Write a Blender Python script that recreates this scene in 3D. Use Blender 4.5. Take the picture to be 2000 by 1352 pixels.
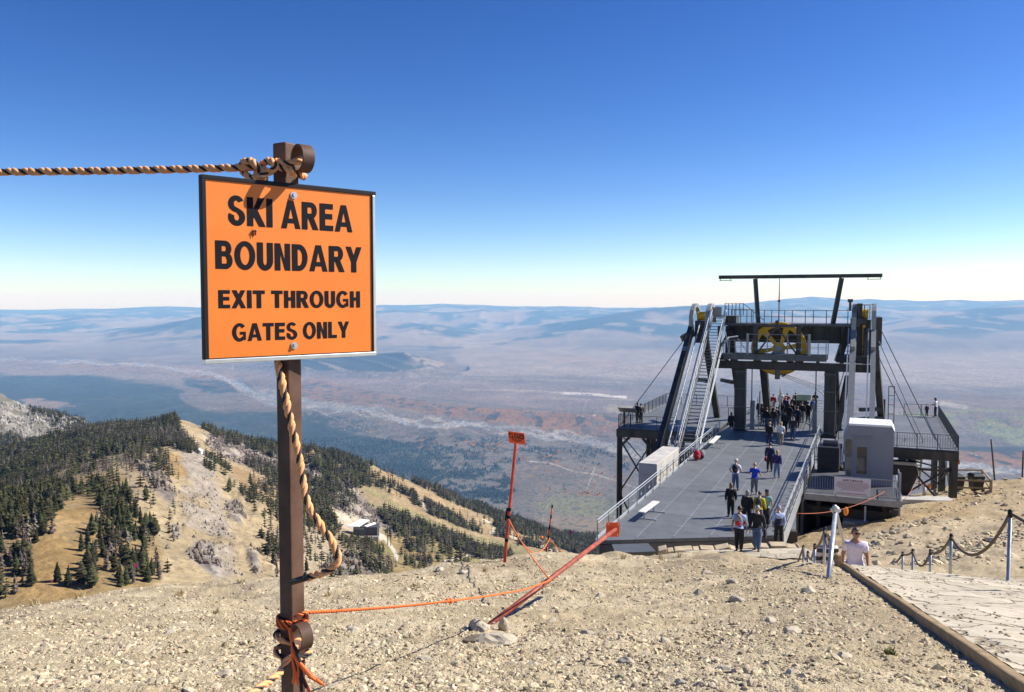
import bpy, bmesh, math, random
import numpy as np
from mathutils import Vector, Matrix

# ------------------------------------------------------------------ camera, sky, sun, exposure
for _o in list(bpy.data.objects):
    bpy.data.objects.remove(_o)
SC = bpy.context.scene
COL = SC.collection
FOC, HOR = 1620.0, 588.0                       # focal length and horizon row, in pixels of the 2000 x 1352 photograph
PITCH = math.atan((676 - HOR) / FOC)
cam = bpy.data.objects.new('camera', bpy.data.cameras.new('camera'))
COL.objects.link(cam)
cam.data.sensor_width = 36
cam.data.lens = FOC / 2000 * 36
cam.data.clip_start = 0.05
cam.data.clip_end = 200000
cam.rotation_euler = (math.pi / 2 - PITCH, 0, 0)
SC.camera = cam

SUN_EL, SUN_AHEAD = math.radians(40), math.radians(10)     # sun to the right, a little ahead
sdir = Vector((math.cos(SUN_EL) * math.cos(SUN_AHEAD), math.cos(SUN_EL) * math.sin(SUN_AHEAD), math.sin(SUN_EL)))
world = bpy.data.worlds.new('World')
SC.world = world
world.use_nodes = True
wn = world.node_tree
bg = wn.nodes['Background']
sky = wn.nodes.new('ShaderNodeTexSky')
sky.sky_type = 'NISHITA'
sky.sun_disc = False
sky.sun_elevation = SUN_EL
sky.sun_rotation = math.pi / 2 - SUN_AHEAD
sky.altitude = 4500
sky.air_density = 1.2
sky.dust_density = 8
sky.ozone_density = 0.45
bg.inputs['Strength'].default_value = 0.056
hsv = wn.nodes.new('ShaderNodeHueSaturation')           # the deep polarised blue of high altitude
hsv.inputs['Saturation'].default_value = 1.36
hsv.inputs['Hue'].default_value = 0.512
gam = wn.nodes.new('ShaderNodeGamma')
gam.inputs['Gamma'].default_value = 1.225
wn.links.new(sky.outputs[0], hsv.inputs['Color'])
wn.links.new(hsv.outputs[0], gam.inputs['Color'])
wn.links.new(gam.outputs[0], bg.inputs['Color'])

sl = bpy.data.lights.new('sun', 'SUN')
sl.energy = 4.2
sl.angle = math.radians(0.53)
sl.color = (1.0, 0.95, 0.87)
so = bpy.data.objects.new('sun', sl)
so.rotation_euler = sdir.to_track_quat('Z', 'Y').to_euler()
COL.objects.link(so)
SC.view_settings.view_transform = 'Standard'
SC.view_settings.look = 'None'
SC.view_settings.exposure = 0.9
SC.view_settings.gamma = 1
SC.cycles.use_denoising = True
SC.cycles.max_bounces = 6
SC.cycles.volume_bounces = 2
SC.cycles.transparent_max_bounces = 8

# ------------------------------------------------------------------ helpers
random.seed(7)
RNG = np.random.default_rng(11)
CP, SP = math.cos(PITCH), math.sin(PITCH)

def ray(px, py):
    xc, yc = (px - 1000) / FOC, (676 - py) / FOC
    return Vector((xc, CP + yc * SP, -SP + yc * CP))
def P(px, py, Y):
    d = ray(px, py)
    return d * (Y / d.y)
def Pz(px, py, z):
    d = ray(px, py)
    return d * (z / d.z)
def proj(x, y, z):                              # arrays -> photo pixels (surveying only)
    f = y * CP - z * SP
    v = y * SP + z * CP
    return 1000 + FOC * x / f, 676 - FOC * v / f

def tag(o, label=None, cat=None, group=None, kind=None):
    if label: o['label'] = label
    if cat: o['category'] = cat
    if group: o['group'] = group
    if kind: o['kind'] = kind
    return o
def empty(name, loc, label=None, cat=None, group=None, rz=0):
    o = bpy.data.objects.new(name, None)
    o.empty_display_size = 0.2
    o.location = loc
    o.rotation_euler = (0, 0, rz)
    COL.objects.link(o)
    return tag(o, label, cat, group)
def link(name, me, m, parent=None, smooth=False):
    o = bpy.data.objects.new(name, me)
    COL.objects.link(o)
    for x in (m if isinstance(m, (list, tuple)) else [m]):
        if x and x.name not in [k.name for k in me.materials if k]:
            me.materials.append(x)
    if parent:
        o.parent = parent
    if smooth:
        me.polygons.foreach_set('use_smooth', [True] * len(me.polygons))
    return o

class MB:
    """collects boxes, bars and tubes; build() links them as ONE mesh object"""
    def __init__(s):
        s.v, s.f, s.mi, s.i = [], [], [], 0
    def add(s, vs, fs):
        n = len(s.v)
        s.v += [tuple(v) for v in vs]
        s.f += [tuple(n + k for k in f) for f in fs]
        s.mi += [s.i] * len(fs)
        return s
    def hexa(s, p):                              # 8 corners: bottom loop of 4, top loop of 4
        return s.add(p, [(3, 2, 1, 0), (4, 5, 6, 7), (0, 1, 5, 4), (1, 2, 6, 5), (2, 3, 7, 6), (3, 0, 4, 7)])
    def box(s, c, d, rz=0):
        c = Vector(c); M = Matrix.Rotation(rz, 3, 'Z')
        x, y, z = d[0] / 2, d[1] / 2, d[2] / 2
        return s.hexa([c + M @ Vector(k) for k in ((-x, -y, -z), (x, -y, -z), (x, y, -z), (-x, y, -z), (-x, -y, z), (x, -y, z), (x, y, z), (-x, y, z))])
    def bar(s, a, b, w, h=None, up=(0, 0, 1)):
        a, b = Vector(a), Vector(b); h = h or w
        t = (b - a).normalized(); u = Vector(up)
        if abs(t.dot(u)) > .98: u = Vector((1, 0, 0))
        x = t.cross(u).normalized() * (w / 2); y = x.cross(t).normalized() * (h / 2)
        return s.hexa([a - x - y, a + x - y, a + x + y, a - x + y, b - x - y, b + x - y, b + x + y, b - x + y])
    def tube(s, pts, r, n=8, caps=True):
        pts = [Vector(p) for p in pts]; rs = r if isinstance(r, (list, tuple)) else [r] * len(pts)
        vs, fs = [], []; px = None
        for i, p in enumerate(pts):
            t = (pts[min(i + 1, len(pts) - 1)] - pts[max(i - 1, 0)]).normalized()
            if px is None:
                px = t.cross(Vector((0, 0, 1)) if abs(t.z) < .9 else Vector((1, 0, 0))).normalized()
            else:
                px = (px - t * px.dot(t)).normalized()
            py = t.cross(px)
            for k in range(n):
                q = 2 * math.pi * k / n
                vs.append(p + (px * math.cos(q) + py * math.sin(q)) * rs[i])
        for i in range(len(pts) - 1):
            for k in range(n):
                fs.append((i * n + k, i * n + (k + 1) % n, (i + 1) * n + (k + 1) % n, (i + 1) * n + k))
        if caps:
            fs.append(tuple(range(n))[::-1]); fs.append(tuple((len(pts) - 1) * n + k for k in range(n)))
        return s.add(vs, fs)
    def prism(s, poly, o, ax, ay, az, d):        # polygon in (ax, ay) at o, thickness d along az
        o, ax, ay, az = map(Vector, (o, ax, ay, az)); n = len(poly)
        vs = [o + ax * x + ay * y for x, y in poly] + [o + ax * x + ay * y + az * d for x, y in poly]
        return s.add(vs, [tuple(range(n))[::-1], tuple(range(n, 2 * n))] + [(k, (k + 1) % n, n + (k + 1) % n, n + k) for k in range(n)])
    def ball(s, c, r, n=8, m=6):
        c = Vector(c); r = r if isinstance(r, (list, tuple)) else (r, r, r)
        vs = [c + Vector((0, 0, -r[2]))]
        for i in range(1, m):
            a = -math.pi / 2 + math.pi * i / m
            vs += [c + Vector((r[0] * math.cos(a) * math.cos(2 * math.pi * k / n), r[1] * math.cos(a) * math.sin(2 * math.pi * k / n), r[2] * math.sin(a))) for k in range(n)]
        vs.append(c + Vector((0, 0, r[2])))
        fs = [(0, 1 + (k + 1) % n, 1 + k) for k in range(n)]
        for i in range(m - 2):
            fs += [(1 + i * n + k, 1 + i * n + (k + 1) % n, 1 + (i + 1) * n + (k + 1) % n, 1 + (i + 1) * n + k) for k in range(n)]
        L = len(vs) - 1
        fs += [(L, 1 + (m - 2) * n + k, 1 + (m - 2) * n + (k + 1) % n) for k in range(n)]
        return s.add(vs, fs)
    def mesh(s, name, off=(0, 0, 0)):
        me = bpy.data.meshes.new(name)
        me.from_pydata([(v[0] - off[0], v[1] - off[1], v[2] - off[2]) for v in s.v], [], s.f)
        return me
    def build(s, name, m, parent=None, smooth=False, bevel=0):
        off = (0, 0, 0)
        if parent:
            off = parent.matrix_basis.to_translation()
            pp = parent.parent
            while pp:
                off = off + pp.matrix_basis.to_translation(); pp = pp.parent
        me = s.mesh(name, off)
        o = link(name, me, m, parent, smooth)
        if max(s.mi, default=0) > 0:
            me.polygons.foreach_set('material_index', s.mi)
        if bevel:
            b = o.modifiers.new('bevel', 'BEVEL'); b.width = bevel; b.segments = 2; b.limit_method = 'ANGLE'
        return o

def np_mesh(name, v, f, m, parent=None, smooth=True, col=None):
    """v (n,3), f (k,3 or 4) arrays -> mesh object; optional colour attribute 'albedo'"""
    me = bpy.data.meshes.new(name)
    k = f.shape[1]
    me.vertices.add(len(v)); me.vertices.foreach_set('co', np.ascontiguousarray(v, dtype=np.float32).ravel())
    me.loops.add(f.size); me.loops.foreach_set('vertex_index', np.ascontiguousarray(f, dtype=np.int32).ravel())
    me.polygons.add(len(f)); me.polygons.foreach_set('loop_start', np.arange(0, f.size, k, dtype=np.int32))
    me.polygons.foreach_set('use_smooth', np.full(len(f), smooth))
    me.update(calc_edges=True); me.validate()
    if col is not None:
        a = me.color_attributes.new('albedo', 'FLOAT_COLOR', 'POINT')
        a.data.foreach_set('color', np.concatenate([col, np.ones((len(col), 1))], 1).astype(np.float32).ravel())
    return link(name, me, m, parent)

# ---- numpy noise
def _h(ix, iy, s):
    n = (ix * 374761393 + iy * 668265263 + s * 974634777) & 0xffffffff
    n = ((n ^ (n >> 13)) * 1274126177) & 0xffffffff
    return ((n ^ (n >> 16)) & 0xffff) / 65535.0
def vnoise(x, y, s=0):
    ix, iy = np.floor(x).astype(np.int64), np.floor(y).astype(np.int64)
    fx, fy = x - ix, y - iy
    fx = fx * fx * fx * (fx * (fx * 6 - 15) + 10); fy = fy * fy * fy * (fy * (fy * 6 - 15) + 10)
    a, b, c, d = _h(ix, iy, s), _h(ix + 1, iy, s), _h(ix, iy + 1, s), _h(ix + 1, iy + 1, s)
    return (a + (b - a) * fx) * (1 - fy) + (c + (d - c) * fx) * fy
def fbm(x, y, o=4, s=0, g=.5):
    t, a, w = 0, 1, 0
    for i in range(o):
        t = t + a * vnoise(x * 2 ** i + 17.3 * i, y * 2 ** i - 9.1 * i, s + i); w += a; a *= g
    return t / w
def ridged(x, y, o=4, s=0):
    t, a, w = 0, 1, 0
    for i in range(o):
        t = t + a * (1 - np.abs(2 * vnoise(x * 2 ** i + 7.7 * i, y * 2 ** i + 3.1 * i, s + i) - 1)); w += a; a *= .5
    return t / w
def sst(a, b, x):
    t = np.clip((x - a) / (b - a), 0, 1)
    return t * t * (3 - 2 * t)
def sdist(px, py, poly):
    """signed distance to a polygon, positive inside"""
    px = np.asarray(px, float); py = np.asarray(py, float)
    d = np.full(px.shape, 1e9); ins = np.zeros(px.shape, bool)
    for i in range(len(poly)):
        (x0, y0), (x1, y1) = poly[i], poly[(i + 1) % len(poly)]
        dx, dy = x1 - x0, y1 - y0
        t = np.clip(((px - x0) * dx + (py - y0) * dy) / (dx * dx + dy * dy + 1e-9), 0, 1)
        d = np.minimum(d, np.hypot(px - x0 - t * dx, py - y0 - t * dy))
        ins ^= ((y0 > py) != (y1 > py)) & (px < (x1 - x0) * (py - y0) / ((y1 - y0) if y1 != y0 else 1e-9) + x0)
    return np.where(ins, d, -d)
def ldist(px, py, line):
    d = np.full(np.shape(px), 1e9)
    for (x0, y0), (x1, y1) in zip(line, line[1:]):
        dx, dy = x1 - x0, y1 - y0
        t = np.clip(((px - x0) * dx + (py - y0) * dy) / (dx * dx + dy * dy + 1e-9), 0, 1)
        d = np.minimum(d, np.hypot(px - x0 - t * dx, py - y0 - t * dy))
    return d

# ---- materials
MATS = {}
def mat(name, c, rough=.6, metal=0, var=0, vs=8, bump=0, bs=60, spec=.5, c2=None, attr=None, bd=.02, stretch=None):
    if name in MATS: return MATS[name]
    m = bpy.data.materials.new(name); m.use_nodes = True
    t = m.node_tree; N = t.nodes; L = t.links; b = N['Principled BSDF']
    b.inputs['Roughness'].default_value = rough; b.inputs['Metallic'].default_value = metal
    b.inputs['Specular IOR Level'].default_value = spec
    b.inputs['Base Color'].default_value = (*c, 1)
    tc = N.new('ShaderNodeTexCoord'); src = tc.outputs['Object']
    if stretch:
        mp = N.new('ShaderNodeMapping'); mp.inputs['Scale'].default_value = stretch
        L.new(src, mp.inputs[0]); src = mp.outputs[0]
    if attr:
        at = N.new('ShaderNodeAttribute'); at.attribute_name = attr
    if var or attr or c2:
        n = N.new('ShaderNodeTexNoise'); n.inputs['Scale'].default_value = vs; n.inputs['Detail'].default_value = 8
        L.new(src, n.inputs['Vector'])
        mx = N.new('ShaderNodeMix'); mx.data_type = 'RGBA'
        r = N.new('ShaderNodeMapRange'); r.inputs[1].default_value = .3; r.inputs[2].default_value = .7
        L.new(n.outputs['Fac'], r.inputs[0]); L.new(r.outputs[0], mx.inputs[0])
        if attr:
            for k, f in ((6, 1 - var), (7, 1 + var)):
                q = N.new('ShaderNodeMix'); q.data_type = 'RGBA'; q.blend_type = 'MULTIPLY'; q.inputs[0].default_value = 1
                L.new(at.outputs['Color'], q.inputs[6]); q.inputs[7].default_value = (f, f, f, 1)
                L.new(q.outputs[2], mx.inputs[k])
        else:
            c2 = c2 or tuple(min(1, k * (1 + var)) for k in c)
            mx.inputs[6].default_value = (*[k * (1 - var) for k in c], 1); mx.inputs[7].default_value = (*c2, 1)
        L.new(mx.outputs[2], b.inputs['Base Color'])
    if bump:
        n2 = N.new('ShaderNodeTexNoise'); n2.inputs['Scale'].default_value = bs; n2.inputs['Detail'].default_value = 6
        L.new(src, n2.inputs['Vector'])
        bp = N.new('ShaderNodeBump'); bp.inputs['Strength'].default_value = bump; bp.inputs['Distance'].default_value = bd
        L.new(n2.outputs['Fac'], bp.inputs['Height']); L.new(bp.outputs[0], b.inputs['Normal'])
    MATS[name] = m
    return m
# ------------------------------------------------------------------ the land: one height function, lofted between surveyed feature lines
NU, NL = 1501, 1700
UN = np.linspace(-1.15, 1.15, NU)
LN = np.linspace(math.log(.35), math.log(52000), NL)
VAL = -1190.0
def feat(pts):                                  # (px, py, Y) along the line
    a = []
    for px, py, Y in pts:
        d = ray(px, py); a.append((d.x / d.y, d.z / d.y, math.log(Y)))
    a = np.array(sorted(a))
    m = np.interp(UN, a[:, 0], a[:, 1]); l = np.interp(UN, a[:, 0], a[:, 2])
    k = np.hanning(23); k /= k.sum()
    sm = lambda q: np.convolve(np.pad(q, 11, 'edge'), k, 'valid')
    return sm(m), sm(l)
def flat(z, Y):
    return np.full(NU, z / Y), np.full(NU, math.log(Y))
CREST = [(-400, 1255, 8.5), (0, 1187, 9.5), (150, 1158, 10), (300, 1137, 10.5), (540, 1127, 11), (750, 1114, 11.6), (900, 1101, 12.2), (985, 1096, 12.7), (1100, 1083, 13), (1250, 1082, 13.2), (1420, 1086, 12.6), (1560, 1100, 12.2), (1650, 1103, 12.0), (2000, 1112, 10.5), (2400, 1120, 9)]
FEATS = [
    flat(-1.55, .35), flat(-1.58, 1.6),
    feat([(-400, 1352, 3.4), (400, 1352, 3.45), (1400, 1352, 3.5), (2400, 1352, 3.5)]),
    feat([(-400, 1300, 5.2), (0, 1262, 5.6), (540, 1240, 5.8), (900, 1222, 6.0), (1400, 1222, 6.0), (2000, 1228, 6.0), (2400, 1230, 6.0)]),
    feat(CREST),
    feat([(-400, 1500, 17), (0, 1420, 18), (540, 1350, 19), (900, 1240, 19), (1060, 1130, 19), (1200, 1098, 19.5), (1400, 1100, 19), (1560, 1160, 18.6), (1650, 1189, 18.6), (2000, 1170, 18), (2400, 1170, 18)]),
    feat([(-400, 1560, 34), (0, 1500, 34), (540, 1420, 34), (900, 1320, 34), (1100, 1160, 33), (1165, 1098, 33.5), (1300, 1089, 33.5), (1540, 1084, 33.5), (1600, 1074, 33.5), (1750, 1060, 34), (2000, 1058, 33), (2400, 1060, 33)]),
    feat([(-400, 1560, 48), (540, 1450, 48), (900, 1360, 48), (1165, 1200, 46), (1250, 1160, 46), (1450, 1100, 46), (1560, 1045, 46), (1650, 1026, 46), (1760, 1010, 46), (2000, 1000, 46), (2400, 1000, 46)]),
    feat([(-400, 1540, 64), (540, 1440, 64), (1000, 1340, 62), (1250, 1240, 62), (1450, 1120, 60), (1600, 1010, 60), (1700, 990, 60), (1790, 978, 60), (1858, 970, 60), (2000, 956, 60), (2400, 950, 60)]),
    feat([(-400, 1520, 80), (540, 1420, 80), (1000, 1340, 78), (1300, 1240, 78), (1500, 1120, 76), (1650, 1010, 76), (1760, 970, 75), (1860, 946, 74), (1960, 935, 73), (2000, 932, 73), (2400, 915, 73)]),
    feat([(-400, 1420, 120), (540, 1360, 120), (1000, 1330, 120), (1500, 1200, 115), (1760, 1080, 110), (2000, 1020, 105), (2400, 1000, 105)]),
    feat([(-400, 1260, 240), (0, 1225, 235), (200, 1200, 240), (400, 1190, 260), (540, 1190, 280), (700, 1190, 330), (900, 1170, 400), (1100, 1150, 450), (1200, 1150, 480), (1500, 1190, 450), (2000, 1190, 400)]),
    feat([(-400, 1010, 300), (0, 1010, 320), (100, 1000, 330), (200, 990, 360), (300, 962, 420), (400, 1005, 430), (500, 1050, 440), (560, 1062, 470), (650, 1070, 600), (705, 1046, 690), (800, 1066, 760), (900, 1090, 800), (1000, 1095, 900), (1100, 1105, 1000), (1200, 1120, 1000), (1500, 1160, 900), (2000, 1170, 800)]),
    feat([(-400, 985, 470), (0, 962, 480), (114, 929, 510), (208, 898, 550), (265, 882, 580), (331, 876, 610), (379, 878, 640), (450, 922, 640), (540, 978, 620), (600, 1012, 680), (705, 1030, 790), (800, 1040, 860), (900, 1062, 950), (1000, 1075, 1050), (1100, 1085, 1150), (1200, 1100, 1200), (1500, 1150, 1150), (2000, 1160, 1000)]),
    feat([(-400, 1000, 570), (0, 974, 570), (114, 940, 600), (208, 906, 640), (265, 893, 680), (331, 888, 710), (379, 892, 740), (450, 934, 750), (540, 978, 760), (600, 985, 800), (705, 985, 920), (800, 1005, 1000), (900, 1035, 1080), (1000, 1056, 1180), (1100, 1070, 1300), (1200, 1085, 1350), (1500, 1140, 1300), (2000, 1150, 1200)]),
    feat([(-400, 1010, 900), (0, 897, 900), (95, 870, 950), (189, 843, 1000), (284, 832, 1050), (331, 822, 1090), (348, 818, 1100), (393, 834, 1120), (426, 850, 1140), (473, 860, 1170), (540, 870, 1200), (640, 880, 1250), (705, 900, 1300), (750, 915, 1330), (800, 934, 1370), (850, 956, 1400), (900, 980, 1450), (1000, 1008, 1580), (1060, 1030, 1650), (1100, 1042, 1700), (1160, 1050, 1760), (1250, 1060, 1800), (1500, 1110, 1700), (2000, 1130, 1500)]),
    feat([(-400, 960, 1250), (0, 925, 1250), (100, 915, 1300), (189, 900, 1350), (300, 900, 1420), (426, 910, 1450), (540, 930, 1480), (800, 1010, 1650), (1000, 1080, 1850), (1250, 1120, 2050), (1500, 1150, 2050), (2000, 1170, 2000)]),
    feat([(-400, 640, 1750), (-150, 700, 1750), (0, 764, 1750), (47, 789, 1760), (95, 804, 1780), (142, 818, 1800), (189, 834, 1820), (240, 862, 1840), (300, 900, 1860), (426, 960, 1900), (540, 1000, 1920), (800, 1100, 2050), (1000, 1160, 2200), (1250, 1180, 2350), (1500, 1200, 2350), (2000, 1210, 2300)]),
    flat(VAL, 3300), flat(VAL, 9000), flat(VAL, 17500),
    feat([(-400, 692, 18500), (900, 692, 18500), (1100, 686, 18500), (1300, 677, 18500), (1700, 670, 18500), (2400, 668, 18500)]),
    feat([(-400, 640, 25000), (0, 650, 25000), (150, 657, 24500), (196, 656, 24000), (252, 643, 24000), (336, 626, 24000), (390, 620, 24000), (480, 617, 24000), (560, 624, 24500), (650, 630, 25000), (730, 632, 25500), (800, 628, 26000), (860, 634, 26000), (930, 652, 25500), (980, 652, 25000), (1100, 631, 25000), (1200, 613, 25000), (1290, 602, 25500), (1361, 598, 25500), (1432, 600, 25500), (1500, 612, 25000), (1600, 634, 24000), (1715, 640, 24000), (1807, 617, 25000), (1896, 607, 25500), (2000, 598, 25500), (2400, 594, 25500)]),
    feat([(-400, 650, 29000), (0, 642, 29000), (196, 645, 29000), (390, 634, 29000), (560, 638, 29500), (800, 640, 30000), (980, 648, 29000), (1100, 640, 29000), (1290, 612, 29000), (1500, 622, 29000), (1715, 632, 29000), (2000, 612, 29000), (2400, 604, 29000)]),
    feat([(-400, 617, 33000), (0, 621, 33000), (112, 621, 33000), (168, 617, 33000), (280, 626, 33000), (390, 616, 33000), (560, 610, 33000), (730, 612, 33000), (850, 606, 33000), (950, 609, 33000), (1100, 612, 33000), (1240, 609, 33000), (1400, 601, 33000), (1500, 597, 33000), (1700, 604, 33000), (2000, 602, 33000), (2400, 600, 33000)]),
    feat([(-400, 625, 37000), (0, 620, 37000), (400, 618, 37000), (800, 612, 37000), (1240, 610, 37000), (1500, 600, 36500), (1800, 602, 36500), (2400, 600, 37000)]),
    feat([(-400, 604, 42000), (0, 607, 42000), (56, 609, 42000), (112, 605, 42000), (240, 601, 42000), (322, 597, 42000), (389, 601, 42000), (560, 598, 42000), (730, 596, 42000), (866, 593, 42000), (934, 595, 42000), (1002, 598, 42000), (1090, 597, 42000), (1172, 600, 42000), (1240, 600, 42000), (1290, 601, 41500), (1361, 597, 41000), (1432, 594, 40500), (1491, 588, 40000), (1550, 583, 40000), (1569, 581, 40000), (1586, 575, 40000), (1602, 576, 40000), (1612, 582, 40000), (1621, 576, 40000), (1638, 582, 40000), (1692, 585, 40000), (1763, 584, 40000), (1792, 588, 40000), (1845, 588, 40000), (1896, 586, 40000), (2000, 583, 40000), (2400, 583, 40000)]),
    flat(-500, 46500), flat(-1200, 52000)]
_M = np.array([f[0] for f in FEATS]); _L = np.array([f[1] for f in FEATS])
_L = np.maximum.accumulate(_L + np.arange(len(FEATS))[:, None] * 1e-6, axis=0)
G = np.empty((NL, NU))
for _i in range(NU):
    G[:, _i] = np.interp(LN, _L[:, _i], _M[:, _i])
# round the kinks along the range (never across the crest of the far skyline)
_k = np.hanning(11); _k /= _k.sum()
_Gp = np.pad(G, ((5, 5), (0, 0)), 'edge')
G = sum(_k[j] * _Gp[j:j + NL] for j in range(11))
def gm(u, Y):                                   # bilinear slope z/Y
    fu = np.clip((u - UN[0]) / (UN[1] - UN[0]), 0, NU - 1.001); fl = np.clip((np.log(Y) - LN[0]) / (LN[1] - LN[0]), 0, NL - 1.001)
    iu, il = fu.astype(int), fl.astype(int); a, b = fu - iu, fl - il
    return (G[il, iu] * (1 - a) + G[il, iu + 1] * a) * (1 - b) + (G[il + 1, iu] * (1 - a) + G[il + 1, iu + 1] * a) * b

# -- areas surveyed from the photograph (pixel outlines of ground areas; they become albedo and relief at their true place)
CLIFFS = [[(262, 905), (300, 902), (322, 925), (345, 965), (338, 990), (310, 965), (285, 930)],
          [(395, 845), (440, 855), (500, 870), (560, 890), (560, 925), (500, 915), (440, 895), (405, 870)],
          [(443, 975), (470, 980), (478, 1010), (470, 1025), (448, 1010)],
          [(385, 1060), (415, 1060), (432, 1110), (425, 1130), (375, 1095), (360, 1080)],
          [(480, 1070), (505, 1075), (510, 1120), (495, 1120)],
          [(325, 1025), (350, 1025), (355, 1050), (335, 1050)],
          [(640, 935), (680, 930), (720, 985), (790, 1030), (780, 1048), (720, 1020), (650, 995)],
          [(660, 1075), (720, 1080), (760, 1110), (740, 1130), (620, 1120)],
          [(-400, 600), (0, 758), (95, 800), (190, 834), (150, 870), (60, 900), (-400, 1000)],
          [(585, 900), (615, 890), (640, 935), (610, 950)]]
def cliffmask(px, py):
    w = np.zeros(np.shape(px))
    for c in CLIFFS:
        w = np.maximum(w, sst(-6, 8, sdist(px, py, c)))
    return w
BUTTE = [(455, 716), (500, 706), (540, 697), (600, 690), (680, 686), (745, 680), (790, 681), (830, 692), (870, 706), (900, 722), (915, 731)]
_bx = np.array([ray(a, b).x / ray(a, b).y for a, b in BUTTE]); _bz = np.array([P(a, b, 15300).z for a, b in BUTTE])
EA, EB = P(1652, 1103, 12.0), P(1992, 1327, 3.62)           # the path's timber edge, far and near end
EL = (EA - EB).xy.length; EDX, EDY = (EA.x - EB.x) / EL, (EA.y - EB.y) / EL
def edge_st(x, y):
    return (x - EB.x) * EDX + (y - EB.y) * EDY, (x - EB.x) * EDY - (y - EB.y) * EDX
def hz(x, y, detail=True):
    x = np.asarray(x, float); y = np.asarray(y, float); Y = np.maximum(y, .36); u = np.clip(x / Y, -1.14, 1.14)
    z = gm(u, Y) * Y
    # the long butte standing on the valley floor
    top = np.interp(u, _bx, _bz, left=VAL, right=VAL) - VAL
    prof = np.clip(1 - np.abs(Y - 15300) / (900 + top * 3.2), 0, 1)
    gul = ridged((x + (Y - 14500) * .8) / 430, Y / 5200, 3, 31)
    z = z + np.where((Y > 9000) & (Y < 19000), top * prof ** .8 * (.50 + .55 * gul), 0)
    if detail:
        # near ground: shallow lumps
        nr = 1 - sst(70, 110, Y)
        z = z + nr * ((fbm(x * .5, y * .5, 4, 1) - .5) * np.clip(Y * .03, .05, .5) + (fbm(x * 3, y * 3, 3, 5) - .5) * .06)
        es, et = edge_st(x, Y)
        ew = sst(-1.7, -.15, et) * (1 - sst(EL + .15, EL + 1.6, es)) * sst(-3.5, -1.5, es)
        z = z * (1 - ew) + ew * (EB.z + (EA.z - EB.z) * es / EL - .05)
        md = sst(150, 300, Y) * (1 - sst(2300, 3200, Y))
        px, py = proj(x, Y, z)
        cw = cliffmask(px, py)
        amp = Y * .0105
        gl = sst(335, 380, px) * (1 - sst(575, 640, px)) * sst(340, 380, Y) * (1 - sst(600, 660, Y))
        z = z + md * gl * ((ridged((x * .9 + y * .25) / 26, (y - x * .3) / 150, 4, 17) - .72) * 9 + (ridged(x / 9, y / 30, 3, 19) - .72) * 2.5)
        z = z + md * amp * ((fbm(x / 60, y / 60, 5, 9) - .5) * 1.3 + cw * (ridged(x / 38 + .3 * y / 40, y / 70, 5, 13) - .5) * np.where(Y > 1350, .9, 2.2))
        fr = sst(17500, 21000, Y)
        z = z + fr * (ridged(x / 2600, y / 3300, 5, 21) - .55) * Y * .009 * (1 - .75 * sst(38500, 41000, Y))
    return z

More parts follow.
